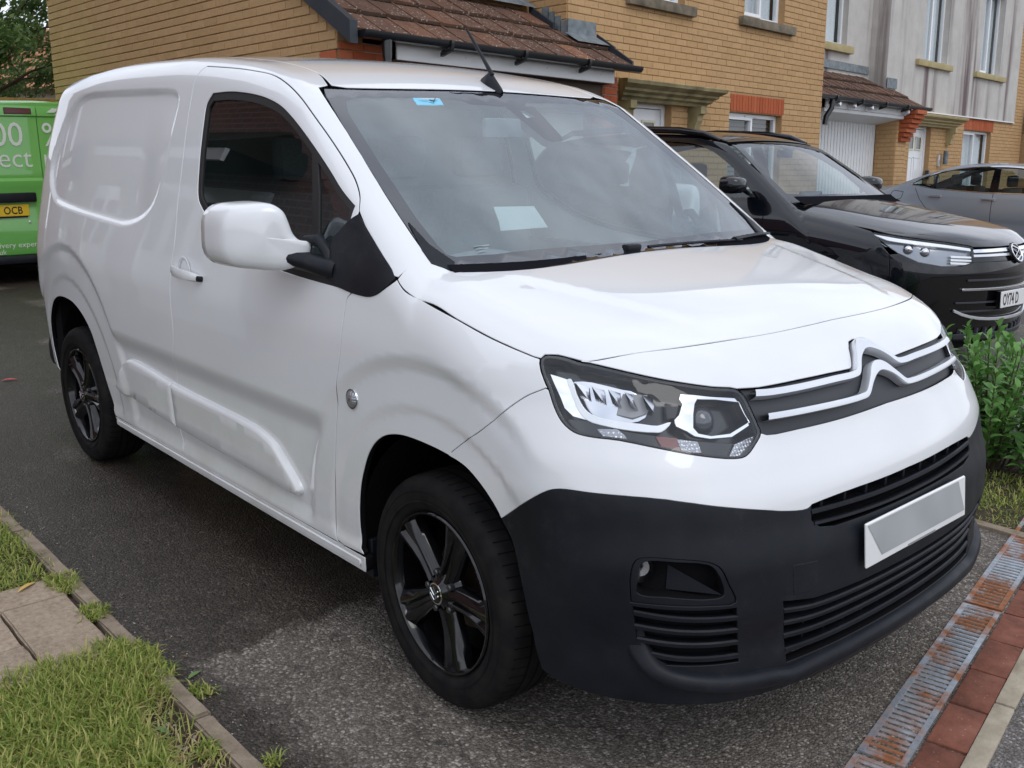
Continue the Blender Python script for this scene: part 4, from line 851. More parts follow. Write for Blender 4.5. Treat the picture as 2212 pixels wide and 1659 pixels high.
 'roof_seam':[(-0.839,-0.57,1.679),(-0.917,-0.557,1.709),(-1.003,-0.539,1.733),(-1.138,-0.53,1.76),(-1.276,-0.541,1.78)],
}
# ================================================================== surface patches on the van body
class DomR:   # side: (x, angle about a long axis at z=.9)
    def to(s,p): p=np.asarray(p,float); return np.stack([p[...,0],np.arctan2(p[...,2]-.9,-p[...,1])*.9],-1)
    def ray(s,q):
        ph=q[:,1]/.9; o=np.stack([q[:,0],-1.5*np.cos(ph),.9+1.5*np.sin(ph)],-1); d=np.stack([0*ph,np.cos(ph),-np.sin(ph)],-1); return o,d,0.2,1.45
class DomC:   # nose: (angle about a vertical axis, z)
    def to(s,p): p=np.asarray(p,float); return np.stack([np.arctan2(p[...,1],p[...,0]-.1)*.75,p[...,2]],-1)
    def ray(s,q):
        th=q[:,0]/.75; o=np.stack([.1+1.3*np.cos(th),1.3*np.sin(th),q[:,1]],-1); d=np.stack([-np.cos(th),-np.sin(th),0*th],-1); return o,d,.2,1.25
class DomT:   # from above: (x,y)
    def to(s,p): p=np.asarray(p,float); return p[...,:2].copy()
    def ray(s,q): o=np.stack([q[:,0],q[:,1],0*q[:,0]+2.0],-1); d=np.tile([0,0,-1.],(len(q),1)); return o,d,.1,1.3
class DomB:   # rear: (y,z)
    def to(s,p): p=np.asarray(p,float); return p[...,1:].copy()
    def ray(s,q): o=np.stack([0*q[:,0]-4.2,q[:,0],q[:,1]],-1); d=np.tile([1.,0,0],(len(q),1)); return o,d,.3,1.3
DR,DC,DT,DB=DomR(),DomC(),DomT(),DomB()
def lift(dom,q,off=0.0):
    q=np.asarray(q,float).reshape(-1,2); o,d,t0,t1=dom.ray(q)
    p,ok=solve_dir(o,d,t0,t1,90); n=grad(p[:,0],p[:,1],p[:,2])
    return p+n*off,n
def area2(P): return .5*np.sum(P[:,0]*np.roll(P[:,1],-1)-np.roll(P[:,0],-1)*P[:,1])
def resample(P,step):
    out=[]
    for i in range(len(P)):
        a,b=P[i],P[(i+1)%len(P)]; L_=np.linalg.norm(b-a)
        if L_<1e-5: continue
        k=max(1,int(np.ceil(L_/step)))
        for j in range(k): out.append(a+(b-a)*j/k)
    return np.array(out)
def inset_loop(P,d):
    e=np.roll(P,-1,0)-P; e/=np.maximum(np.linalg.norm(e,axis=1,keepdims=True),1e-9); nl=np.stack([-e[:,1],e[:,0]],-1)
    n=nl+np.roll(nl,1,0); l=np.linalg.norm(n,axis=1,keepdims=True); n=n/np.maximum(l,1e-6); k=1/np.clip(np.sum(n*nl,1,keepdims=True),.45,1)
    return P+n*k*d
def inpoly(P,x,y):
    ins=np.zeros(x.shape,bool); n=len(P)
    for i in range(n):
        ax,ay=P[i]; bx,by=P[(i+1)%n]
        if ay==by: continue
        c_=((ay>y)!=(by>y))&(x<(bx-ax)*(y-ay)/(by-ay)+ax); ins^=c_
    return ins
def triangulate(loops,step,extra=None):
    B=np.concatenate(loops); E=[]; k=0
    for Lp in loops:
        n=len(Lp); E+= [(k+i,k+(i+1)%n) for i in range(n)]; k+=n
    lo,hi=B.min(0),B.max(0); xs=np.arange(lo[0],hi[0],step); ys=np.arange(lo[1],hi[1],step*.866)
    X,Y=np.meshgrid(xs,ys); X=X+np.where(np.arange(len(ys))%2,step/2,0)[:,None]; X=X.ravel(); Y=Y.ravel()
    ins=np.zeros(X.shape,bool)
    for Lp in loops: ins^=inpoly(Lp,X,Y)
    X,Y=X[ins],Y[ins]
    if len(X):
        dm=np.full(len(X),9.)
        for Lp in loops:
            A=Lp; Bq=np.roll(Lp,-1,0)
            for a,b in zip(A,Bq):
                ex,ey=b-a; t=np.clip(((X-a[0])*ex+(Y-a[1])*ey)/(ex*ex+ey*ey+1e-12),0,1); dm=np.minimum(dm,np.hypot(X-a[0]-t*ex,Y-a[1]-t*ey))
        kx=dm>step*.45; X,Y=X[kx],Y[kx]
    if extra is not None: X=np.concatenate([X,extra[:,0]]); Y=np.concatenate([Y,extra[:,1]])
    V_=[Vector((float(a),float(b))) for a,b in B]+[Vector((float(a),float(b))) for a,b in zip(X,Y)]
    ov,oe,of,ori,_,_=delaunay_2d_cdt(V_,E,[],0,1e-7)
    q=np.array([(v.x,v.y) for v in ov]); F_=np.array([tuple(f) for f in of if len(f)==3])
    c_=q[F_].mean(1); ins=np.zeros(len(c_),bool)
    for Lp in loops: ins^=inpoly(Lp,c_[:,0],c_[:,1])
    F_=F_[ins]; m_={}
    for i,o in enumerate(ori):
        for j in o: m_[j]=i
    idx=[];k=0
    for Lp in loops: idx.append([m_[k+i] for i in range(len(Lp))]); k+=len(Lp)
    return q,F_,idx
def patch(name,dom,loops,step,mat_,parent,off=0.0,flange=.02,gap=.003,round_=.0018,mirror=False,bstep=None,thick=None,extra=None):
    Ls=[]
    for i,Lp in enumerate(loops):
        P=np.asarray(Lp,float)
        if P.shape[1]==3: P=dom.to(P)
        P=resample(P,bstep or step)
        if (area2(P)>0)!=(i==0): P=P[::-1]
        if gap: P=inset_loop(P,gap)
        Ls.append(P)
    q,F_,idx=triangulate(Ls,step,extra); p,n=lift(dom,q,off)
    f0=F_[:200]; fn=np.cross(p[f0[:,1]]-p[f0[:,0]],p[f0[:,2]]-p[f0[:,0]]); flip=np.sum(np.sum(fn*n[f0[:,0]],1))<0
    faces=[tuple(f[::-1]) if flip else tuple(f) for f in F_.tolist()]
    V_=[p]; N_=[n]; k=len(p); mi=[0]*len(faces)
    for id_ in idx:
        pp=p[id_]; nn=n[id_]; t=np.roll(pp,-1,0)-np.roll(pp,1,0); t/=np.maximum(np.linalg.norm(t,axis=1,keepdims=True),1e-9)
        o=np.cross(t,nn)*(-1 if flip else 1)
        r1=pp+o*round_*.7-nn*round_*.5; r2=pp+o*round_-nn*round_*1.6; r3=pp+o*round_*.6-nn*flange
        V_+= [r1,r2,r3]; N_+= [(nn+o)/1.414,o,o]; m_=len(id_)
        rings=[id_]+[[k+j*m_+i for i in range(m_)] for j in range(3)]; k+=3*m_
        for lv_,(a,b) in enumerate(zip(rings[:-1],rings[1:])):
            for i in range(m_):
                j=(i+1)%m_; f=(a[i],b[i],b[j],a[j]); faces.append(f[::-1] if flip else f); mi.append(1 if lv_==2 else 0)
    V_=np.concatenate(V_); N_=np.concatenate(N_)
    # outside faces of the flange point outward: orient consistently with ring normals
    dk=dict(mats=[mat_,M_dark],midx=mi) if gap>0 and flange>.015 else {}  # inner flange goes black, painting the shade inside the panel gaps
    o1=mk(name,V_,faces,mat_,parent,normals=N_,**dk)
    if mirror:
        Vm=V_*np.array([1,-1,1]); Nm=N_*np.array([1,-1,1])
        o2=mk(name,Vm,[f[::-1] for f in faces],mat_,parent,normals=Nm,**dk); return o1,o2
    return o1
def sm(name,n=5): return catmull(TR[name],n)
def mir(pts): return [np.array([p[0],-p[1],p[2]]) for p in pts]
def half(pts,y=-1e-3):   # keep the right half of a curve that crosses the centre line, ending on y=0
    pts=[np.array(p,float) for p in pts]; out=[p for p in pts if p[1]<-.004]
    k=next((i for i,p in enumerate(pts) if p[1]>=-.004),None)
    if k:
        a,b=pts[k-1],pts[k]; t=(0-a[1])/(b[1]-a[1]) if b[1]!=a[1] else 0; e=a+(b-a)*t; e[1]=0; out.append(e)
    return out
def sym(h): return h+mir(h[:-1])[::-1]      # right half (ending on the centre line) + its mirror

# ------------------------------------------------------------------ van materials
def paint(name,col,flake=False,rough=.35,orange=.012):
    m_=mat(name,col,rough,coat=1.0,coat_r=.02,spec=.4); g=NG(m_)
    d=g.noise(2.2,5,.6); v=tuple(c_*.955 for c_ in col); g.color(g.ramp(d,[(.35,v),(.7,col)]))
    return m_
M_white=paint('van_white_paint',(.80,.81,.82))
g=NG(M_white)
gp=g.gpos(); sep=g.n('ShaderNodeSeparateXYZ',{'Vector':gp})
low=g.ramp(sep.outputs['Z'],[(.22,(1,1,1)),(.75,(0,0,0))])
dz=g.math('MULTIPLY',low,g.ramp(g.noise(5,6,.65,gp),[(.35,(.03,.03,.03)),(.8,(.55,.55,.55))]))
spk=g.math('MULTIPLY',g.ramp(g.vor(55,gp),[(.0,(1,1,1)),(.07,(0,0,0))]),g.ramp(g.noise(9,2,.5,gp),[(.55,(0,0,0)),(.7,(.5,.5,.5))]))
cb=g.ramp(g.noise(2.2,5,.6),[(.35,(.73,.742,.755)),(.7,(.76,.772,.788))])
g.color(g.mix(g.math('ADD',dz,spk),cb,(.40,.36,.29)))
M_black=mat('black_grained_plastic',(.010,.011,.014),.5,spec=.24); g=NG(M_black); g.bump(g.noise(420,2),.25,.0006)
gq=g.gpos(); cq=g.ramp(g.noise(6,4,.6,gq),[(.3,(.006,.0075,.011)),(.75,(.013,.015,.020))]); dq=g.math('MULTIPLY',g.ramp(g.noise(26,6,.7,gq),[(.52,(0,0,0)),(.78,(1,1,1))]),g.ramp(g.noise(3,3,.5,gq),[(.42,(0,0,0)),(.62,(.55,.55,.55))])); spq=g.math('MULTIPLY',g.ramp(g.vor(70,gq),[(.03,(1,1,1)),(.06,(0,0,0))]),.35); g.color(g.mix(g.math('ADD',dq,spq),cq,(.045,.043,.042))); g.rough(g.ramp(g.noise(14,3),[(.3,g3(.40)),(.7,g3(.54))]))
M_gloss=mat('gloss_black',(.004,.004,.005),.10,spec=.4,coat=.35)
M_rub=mat('rubber_seal',(.012,.012,.013),.6)
M_dark=mat('dark_void',(.006,.006,.007),.9,spec=.1)
M_chrome=mat('chrome',(.85,.86,.88),.06,metal=1)
M_grey=mat('grille_grey_plastic',(.035,.038,.045),.5)
M_glass=glassmat('van_windscreen_glass',(.93,.98,.98),2.1)
M_veil=glassmat('painted_inner_veil',(.90,.95,.95),1.001,.10,(.50,.62,.66))  # painted veil standing in for the dashboard's reflection on the inner glass
M_sglass=glassmat('van_side_glass',(.40,.46,.45),1.9)
M_lens=glassmat('headlamp_clear_cover',(.97,.98,.99),1.5)
M_frit=mat('ceramic_black_band',(.012,.012,.015),.9,spec=.0)
M_tyre=mat('tyre_rubber',(.010,.010,.011),.78,spec=.15); g=NG(M_tyre); g.color(g.ramp(g.noise(18,4),[(.35,(.007,.007,.008)),(.75,(.018,.017,.016))]))
M_bolt=mat('dark_steel_bolt',(.10,.10,.105),.35,metal=.8)
M_disc=mat('rusty_brake_disc',(.10,.07,.05),.45,metal=.7)
M_plate_w=mat('white_number_plate',(.80,.80,.79),.3,coat=.5)
M_plate_b=mat('plate_black_print',(.01,.01,.011),.4)
M_trim=noisy('cabin_dark_trim',(.12,.135,.145),(.15,.165,.175),30,.8)
M_bulk=noisy('bulkhead_grey_board',(.16,.18,.19),(.19,.21,.22),12,.8)
M_cloth=noisy('seat_cloth',(.10,.115,.125),(.13,.145,.155),90,.9)
M_amber=mat('amber_lens',(.16,.045,.04),.2,coat=.6)
M_clear=mat('clear_prism_lens',(.34,.35,.38),.18,metal=.55); g=NG(M_clear); g.bump(g.n('ShaderNodeTexVoronoi',{'Vector':g.obj(),'Scale':130.0,'Randomness':.0},feature='F1').outputs['Distance'],.8,.003)
M_refl=mat('headlamp_reflector',(.72,.73,.76),.14,metal=1)
M_drl=mat('white_light_guide',(.86,.88,.9),.12,coat=1)
M_hlblk=mat('headlamp_bezel_black',(.012,.013,.016),.22,coat=.4)
M_blue=mat('turquoise_sticker',(.02,.45,.68),.4)
M_paper=mat('white_paper',(.8,.82,.82),.6)
M_grey_blur=mat('grey_smudged_plate',(.36,.37,.38),.5); g=NG(M_grey_blur); g.color(g.ramp(g.noise(7,1),[(.3,(.33,.34,.35)),(.7,(.40,.41,.42))]))

van=empty('panel_van',(0,0,0)); tag(van,'white panel van with black lower bumper parked on the tarmac drive','van')
# ------------------------------------------------------------------ side panels (right side built, left mirrored)
door_rear=sm('door_rear'); door_top=sm('door_top'); door_front=sm('door_front'); bonnet_side=sm('bonnet_side'); archR=sm('archR'); archF=sm('archF')
sail=[np.array(p) for p in TR['sail']]; P3=lambda *a: np.array(a,float)
sill_rear=TR['archR'][-1]; sill_front=TR['archF'][0]
SZ=.322
# A pillar, cant rail, rear quarter
ws_side=catmull(TR['ws_side'],3)
seam=catmull([(-.845,-.600,1.67),(-.95,-.575,1.72),(-1.10,-.562,1.76),(-1.5,-.565,1.80),(-2.2,-.570,1.82),(-2.9,-.57,1.80),(-3.22,-.555,1.76)],4)
rear_edge=catmull([(-3.26,-.60,1.72),(-3.34,-.66,1.55),(-3.40,-.70,1.3),(-3.43,-.73,1.0),(-3.44,-.74,.7),(-3.42,-.74,.42)],4)
path=list(ws_side[::-1])+seam+rear_edge+[P3(-3.16,-.83,.36)]+archR+[P3(-2.325,-.86,SZ),P3(door_rear[-1][0],-.85,SZ)]+list(door_rear[::-1])[1:]+door_top[1:]+[P3(-.21,-.81,1.158)]+catmull(TR['pillar_base'],4)[1:-1]
path=[P3(*p) for p in path]
rp_=np.array(SPEC['rec']); ex_=[]
for k_ in (.006,-.002,-.010,-.018,-.026,-.034,-.044):
    q_=resample(rp_,.011); q_=q_ if area2(q_)>0 else q_[::-1]; q_=inset_loop(q_,-k_); y_=-W0(q_[:,1]); ex_.append(DR.to(np.stack([q_[:,0],y_,q_[:,1]],-1)))
qp,qp2=patch('rear_quarter_panel',DR,[path],.020,M_white,van,mirror=True,bstep=.016,extra=np.concatenate(ex_))
# door with window opening
win_low=catmull(TR['win'],4); win_top=catmull(TR['win_top'],4)
hole=win_low+[P3(-.405,-.80,1.305)]+win_top[::-1][1:]
dpath=list(door_top)+[P3(-.364,-.845,1.11)]+door_front[1:-1]+[P3(-.437,-.86,SZ)]+[P3(door_rear[-1][0],-.85,SZ)]+list(door_rear[::-1])[1:-1]
fd,fd2=patch('front_door',DR,[dpath,hole],.019,M_white,van,mirror=True,bstep=.015)
fd['label']='driver side front door with handle and moulding'
# rubber window frame + glass + divider bar
H2=DR.to(np.array(hole)); 
if area2(resample(H2,.02))<0: H2=H2[::-1]
patch('window_seal',DR,[inset_loop(resample(H2,.012),-.004),inset_loop(resample(H2,.012),.017)],.02,M_rub,fd,off=-.004,gap=0,flange=.012)
patch('side_window',DR,[inset_loop(resample(H2,.02),.010)],.035,M_sglass,fd,off=-.010,gap=0,flange=.003)
o=patch('window_seal',DR,[inset_loop(resample(H2,.012),-.004),inset_loop(resample(H2,.012),.017)],.02,M_rub,fd2,off=-.004,gap=0,flange=.012)
def flipy(o):
    me=o.data; 
    co=np.empty(len(me.vertices)*3); me.vertices.foreach_get('co',co); co=co.reshape(-1,3); fs=[tuple(p.vertices)[::-1] for p in me.polygons]
    co[:,1]*=-1; nm,mt,pr=o.name.split('.')[0],me.materials[0],o.parent; bpy.data.objects.remove(o)
    return mk(nm,co,fs,mt,pr,smooth=40)
flipy(o); flipy(patch('side_window',DR,[inset_loop(resample(H2,.02),.010)],.035,M_sglass,fd2,off=-.010,gap=0,flange=.003))
dv=TR['divider']; 
for d_,mirror_ in ((fd,0),(fd2,1)):
    o=patch('window_divider',DR,[[P3(-.672,-.787,1.512),P3(-.628,-.82,1.366),P3(-.590,-.85,1.215),P3(-.555,-.85,1.215),P3(-.592,-.82,1.367),P3(-.642,-.787,1.497)]],.03,M_rub,d_,off=-.004,gap=0,flange=.01)
    if mirror_: flipy(o)
    o=patch('small_window_tag',DR,[[P3(-1.385,-.82,1.285),P3(-1.300,-.82,1.275),P3(-1.305,-.82,1.235),P3(-1.350,-.82,1.252)]],.03,mat('pale_tag',(.3,.38,.42),.5) if 'pale_tag' not in MAT else MAT['pale_tag'],d_,off=-.013,gap=0,flange=.001)
    if mirror_: flipy(o)
# black sail panel
sp=[sail[0]+P3(.005,0,-.012),sail[1],sail[3],sail[4]+P3(-.006,0,0)]+catmull(sail[5:],3)[1:]+[P3(-.50,-.83,1.125),P3(-.505,-.82,1.165),P3(-.468,-.82,1.24)]
patch('mirror_sail_panel',DR,[sp],.02,M_black,van,off=.0035,gap=0,flange=.012,mirror=True)
# front wing
hl=[np.array(p) for p in TR['headlight']]
hl_s=catmull(hl+[hl[0]],3)[:-1]
jt=sm('bumper_joint'); ai=next(i for i,p in enumerate(archF) if p[0]>.105)
tip=sail[4]
wing=[P3(-.437,-.86,SZ)]+list(door_front[::-1])[1:]+[P3(*p) for p in catmull(sail[4:][::-1][1:],3)]+bonnet_side[1:]+[hl[25],hl[24]]+jt[:-1]+[p for p in archF[:ai][::-1][:-1] if p[2]>.345]+[P3(-.333,-.87,SZ)]
patch('front_wing',DR,[wing],.019,M_white,van,mirror=True,bstep=.015)
# sill strips
sl_=[P3(-2.335,-.86,SZ),P3(-.333,-.86,SZ),P3(-.338,-.85,.272),P3(-2.30,-.85,.285)]
patch('sill',DR,[sl_],.02,M_white,van,mirror=True,flange=.03)
for a_ in (0,1):
    o=patch('sill_bead',DR,[[P3(-2.31,-.86,.308),P3(-.36,-.86,.303),P3(-.36,-.85,.292),P3(-2.31,-.85,.297)]],.03,M_white,van,off=.005,gap=0,flange=.01,round_=.003)
    if a_: flipy(o)
# protective mouldings on door and quarter
mo=[P3(*p) for p in TR['mould']]
ms=catmull(mo+[mo[0]],4)[:-1]; xs=-1.632
def clipx(Pl,side):
    out=[]
    n=len(Pl)
    for i in range(n):
        a,b=Pl[i],Pl[(i+1)%n]; ina=(a[0]-xs)*side>0; inb=(b[0]-xs)*side>0
        if ina: out.append(a)
        if ina!=inb: out.append(a+(b-a)*((xs-a[0])/(b[0]-a[0])))
    return out
def moulding(Pl,parents):
    # raised strip: bevelled edge ring up to a flat, slightly domed face
    P=DR.to(np.array(Pl)); P=resample(P,.014)
    if area2(P)<0: P=P[::-1]
    loops=[(P,.0),(inset_loop(P,.003),.010),(inset_loop(P,.008),.019),(inset_loop(P,.014),.0225)]
    V_=[];k=len(P)
    for Lp,of in loops: p,_=lift(DR,Lp,of); V_.append(p)
    q,F_,idx=triangulate([loops[-1][0]],.03); p,n=lift(DR,q,.0225); p=p.copy()
    base=3*k; Vn=np.concatenate(V_[:3]+[p]); f=[tuple(x+base for x in t) for t in F_.tolist()]
    rings=[list(range(j*k,(j+1)*k)) for j in range(3)]+[[base+i for i in idx[0]]]
    for a,b in zip(rings[:-1],rings[1:]):
        for i in range(k): j=(i+1)%k; f.append((a[i],a[j],b[j],b[i]))
    fl=[t[::-1] for t in f]
    # DomR (x, angle) lifts mirrored or not: test
    t=F_[0]; flipn=np.dot(np.cross(p[t[1]]-p[t[0]],p[t[2]]-p[t[0]]),n[t[0]])<0
    ff=fl if flipn else f
    mk('side_moulding',Vn,ff,M_white,parents[0],smooth=55)
    mk('side_moulding',Vn*np.array([1,-1,1]),[t[::-1] for t in ff],M_white,parents[1],smooth=55)
moulding(clipx(ms,1),(fd,fd2)); moulding(clipx(ms,-1),(qp,qp2))
# ------------------------------------------------------------------ roof, bonnet, windscreen
def wst(y): t=(y/.66)**2; return -.793-.040*t*t
ys=np.linspace(-.655,.655,27)
roof_front=[P3(wst(y)-.010,y,1.68) for y in ys]
sm_r=[P3(p[0],p[1]+.004,p[2]) for p in seam]
roof=roof_front[2:-2]+mir(sm_r)+[P3(-3.30,.3,1.75),P3(-3.31,0,1.75),P3(-3.30,-.3,1.75)]+sm_r[::-1]
patch('roof_panel',DT,[roof],.045,M_white,van,gap=.002)
def wsb(y): t=(y/.779)**2; return .003-.14*(t*(-.87)+1.87*t*t)
bf=half(catmull(TR['bonnet_front'],4))
rear_b=[P3(wsb(y)+.006,y,1.19) for y in np.linspace(-.70,.70,25)]
bs=[np.array(p) for p in bonnet_side]
bon=rear_b+mir([P3(-.142,-.755,1.19)])+mir(bs[1:])+mir(hl_s[0:12:3])[1:]+mir(bf)[:-1]+bf[::-1]+[hl_s[k] for k in range(9,0,-3)]+bs[::-1][:-1]+[P3(-.142,-.755,1.19)]
bonnet=patch('bonnet',DT,[bon],.022,M_white,van,gap=.0022,bstep=.018)
wsl=[P3(*p) for p in TR['ws_side']]; wsl=catmull(wsl[:4],4)+[P3(-.122,-.745,1.2)]
wtop=[P3(wst(y)+.002,y,1.68) for y in np.linspace(-.635,.635,21)]
wbot=[P3(wsb(y)-.002,y,1.19) for y in np.linspace(-.70,.70,21)]
wpoly=wsl[1:]+wbot+mir(wsl[1:])[::-1]+wtop[::-1]
glass=patch('windscreen',DT,[wpoly],.05,M_glass,van,off=-.003,gap=.001,flange=.004)
patch('glass_veil',DT,[wpoly],.06,M_veil,glass,off=-.010,gap=.002,flange=.001)  # added sheet behind the band, carrying the painted dashboard reflection
# black ceramic band inside the glass edge
fs=[P3(*p) for p in TR['ws_frit_side']]
fin_top=[P3(-.756,-.60,1.64),P3(-.766,-.56,1.65),P3(-.760,-.36,1.65),P3(-.746,-.15,1.65),P3(-.726,-.125,1.64),P3(-.718,0,1.64)]
fin=fs[1:]+[P3(-.10,-.55,1.21),P3(-.062,-.23,1.21),P3(-.050,0,1.21)]
inner=sym(fin)+mir(fin_top[:-1])+fin_top[::-1]
patch('ceramic_band',DT,[wpoly,inner],.03,M_frit,glass,off=-.0055,gap=.001,flange=.001)
patch('ceramic_band',DT,[[P3(-.715,.03,1.6),P3(-.72,.16,1.6),P3(-.655,.155,1.58),P3(-.56,.142,1.53),P3(-.54,.13,1.52),P3(-.53,.075,1.52),P3(-.545,.055,1.53)],[P3(-.700,.07,1.6),P3(-.700,.10,1.6),P3(-.66,.128,1.6),P3(-.652,.066,1.6)]],.03,M_frit,glass,off=-.0055,gap=0,flange=.03)
M_sens=mat('camera_window',(.5,.56,.58),.2)
patch('camera_housing',DT,[[P3(-.705,.06,1.6),P3(-.705,.11,1.6),P3(-.65,.135,1.6),P3(-.645,.06,1.6)]],.03,M_sens,glass,off=-.02,gap=0,flange=.01)
st=[P3(*p) for p in TR['ws_sticker']]; patch('windscreen_sticker',DT,[st],.03,M_blue,glass,off=-.0065,gap=0,flange=.0005)
# thin print on the sticker and the etched glass mark
def ontop(x,y,off): p,n=lift(DT,np.array([[x,y]]),off); return p[0],n[0]
p_,n_=ontop(-.737,-.345,.0008)
text_mesh('sticker_print','SCREEN CARE',.011,M_white,glass,frame_mat(p_,(0,1,0),(-.8,0,.5)),.0002) if False else None
for k in range(3):
    p_,n_=ontop(-.135+.010*k,-.600,.0008); mb=MB(); w_=.055-.012*k
    mk('etched_mark',[p_+P3(0,0,0),p_+P3(.0,w_,0),p_+P3(-.003,w_,.002),p_+P3(-.003,0,.002)],[(0,1,2,3)],mat('etch',(.25,.28,.29),.6) if 'etch' not in MAT else MAT['etch'],glass)
mb=MB()
for k,(a_,b_) in enumerate((( -.33,-.255),(-.32,-.30),(-.285,-.262))):
    p_,n_=ontop(-.741+.004*(k>0),a_,.0008); q_,_=ontop(-.741+.004*(k>0),b_,.0008); mb.tube([p_,q_],.0012,4)
mb.build('sticker_print',M_plate_w,glass)
p_,n_=ontop(-.745,-.262,.0008); q_,_=ontop(-.727,-.282,.0008); r_,_=ontop(-.733,-.296,.0008)
MB().tube([p_,q_,r_],.0018,4).build('sticker_print',M_plate_b,glass)
# wipers on the cowl
def ws_pt(x,y,h): p,n=lift(DT,np.array([[x,y]]),h); return p[0]
wip=MB(); pts=[ws_pt(-.060-.03*abs(t-.5),y,.012) for t,y in zip(np.linspace(0,1,9),np.linspace(-.10,.62,9))]
w1=MB().tube([ws_pt(-.012,y,.008) for y in np.linspace(-.02,.46,9)],.005,6).build('wiper_blade',M_black,van)
MB().tube([ws_pt(-.015,.42,.012),ws_pt(-.045,.60,.020),ws_pt(-.085,.72,.016)],[.012,.010,.008],6,flat=.6).build('wiper_arm',M_black,w1)
MB().box((-.045,-.105,1.190),(-.012,-.045,1.210),.008).build('wiper_pivot',M_black,w1)
# corner trims at the foot of the windscreen
for sgn in (-1,1):
    c_=[P3(-.26,-.728,1.29),P3(-.18,-.72,1.23),P3(-.11,-.69,1.21),P3(-.09,-.715,1.19),P3(-.128,-.752,1.19),P3(-.17,-.75,1.23)]
    o=patch('screen_corner_trim',DT,[c_],.02,M_black,van,off=.002,gap=0,flange=.006)
    if sgn>0: flipy(o)
# aerial
ab,_=lift(DT,np.array([[-.905,.092],[-.845,.118]]),0)
ae=empty('aerial_mount'); bpy.data.objects.remove(ae)
bx=MB(); prof=[(-.055,.0),(-.048,.016),(-.02,.038),(.0,.048),(.016,.034),(.045,.010),(.06,.0)]
V_=[];F_=[]
for i,(dx,h) in enumerate(prof):
    w_=.022*math.sqrt(max(1-(dx/.062)**2,.02))
    for a_,b_ in ((-w_,-.012),(-w_*.55,h*.7),(0,h),(w_*.55,h*.7),(w_,-.012)): V_.append((-.843+dx,.065+a_,1.702+b_-dx*.30))
for i in range(len(prof)-1):
    for j in range(4): F_.append((i*5+j,i*5+j+1,i*5+6+j,i*5+5+j))
base_=mk('aerial_base',V_,F_,M_black,van,smooth=50)
MB().tube([(-.838,.065,1.738),(-.885,.066,1.792),(-.984,.068,1.904)],[.0085,.0065,.0050],8).build('aerial_rod',M_black,base_)
# ------------------------------------------------------------------ nose
gt=TR['grille_top']
gt_h=[P3(.675,-.488,.966),P3(.69,-.438,.965),P3(.712,-.308,.966),P3(.723,-.191,.965),P3(.729,-.100,.963),P3(.73,-.092,.966),P3(.70,-.052,1.000),P3(.685,-.028,1.013),P3(.68,0,1.016)]
gb_h=half(catmull(TR['grille_bot'],3))
i0=hl_s.index(hl_s[0])
def nearest(P,q): return int(np.argmin([np.linalg.norm(np.array(p)-np.array(q)) for p in P]))
kt=nearest(hl_s,hl[4]); ke=nearest(hl_s,hl[9]); kb=nearest(hl_s,hl[13]); kj=nearest(hl_s,hl[24])
hl_top=hl_s[kt:ke+1]; hl_in=hl_s[ke:kb+1]; hl_bot=hl_s[kb:kj+1]
nose=hl_top+gt_h[1:]
npath=nose+mir(nose[:-1])[::-1]+mir(bf)[1:-1]+bf[::-1][:-1]
patch('nose_panel',DC,[npath],.018,M_white,van,gap=.0015,bstep=.012)
# grille: recessed grey panel
gpoly_h=gt_h
gr=hl_in+gb_h[1:]
gp_=gt_h+mir(gt_h[:-1])[::-1]+mir(hl_in)[1:]+mir(gb_h[1:-1])+gb_h[::-1][:-1]+hl_in[::-1][:-1]
grille=patch('front_grille',DC,[gp_],.016,M_grey,van,off=-.014,gap=-.003,flange=.01)
def strip(path_h,w0,w1,name,h=.016):
    c_=np.array(sym([P3(*p) for p in path_h])); q=DC.to(c_); q=np.array(catmull(q,5))
    e=np.gradient(q,axis=0); e/=np.linalg.norm(e,axis=1,keepdims=True); nl=np.stack([-e[:,1],e[:,0]],-1)
    yy=np.abs(q[:,0]); w=w0+(w1-w0)*np.exp(-(yy/.055)**4)
    prof=[(-1,-.6),(-.97,.70),(-.86,.98),(0,1.06),(.86,.98),(.97,.70),(1,-.6)]; V_=[]
    for a_,b_ in prof:
        p,_=lift(DC,q+nl*(w*a_)[:,None],0); _,n=lift(DC,q,0); V_.append(p+n*(h*b_))
    n_=len(q); f=[]
    for j in range(len(prof)-1):
        for i in range(n_-1): f.append((j*n_+i,j*n_+i+1,(j+1)*n_+i+1,(j+1)*n_+i))
    return mk(name,np.concatenate(V_),f,M_satin,grille,smooth=60)
s1=[(.692,-.468,.9510),(.706,-.423,.9485),(.735,-.208,.948),(.74,-.118,.9475),(.738,-.098,.951),(.722,-.064,.975),(.708,-.034,.992),(.70,-.014,.999),(.70,0,1.000)]
s2=[(.722,-.458,.9028),(.742,-.346,.9015),(.76,-.118,.8995),(.757,-.096,.903),(.742,-.062,.926),(.735,-.033,.944),(.733,-.013,.9505),(.733,0,.9515)]
strip(s1,.0075,.013,'chevron_strip'); strip(s2,.0075,.013,'chevron_strip')
# white bumper band
ct=catmull(TR['clad_top'],4); iu_h=half(catmull(TR['intU_top'],3))
aF=[p for p in archF[ai:]]
bh=[np.array(p) for p in aF[::-1]]                 # from the tip up the arch to the joint
bh=bh+jt[::-1]+hl_s[kj:kb:-1]+[hl_s[kb]]+gb_h[1:]
bl=ct+iu_h[1:]
bp=bh+mir(bh[:-1])[::-1]+mir(bl)[1:]+bl[::-1][:-1]
bump=patch('front_bumper',DC,[bp],.018,M_white,van,gap=.0018,bstep=.012)
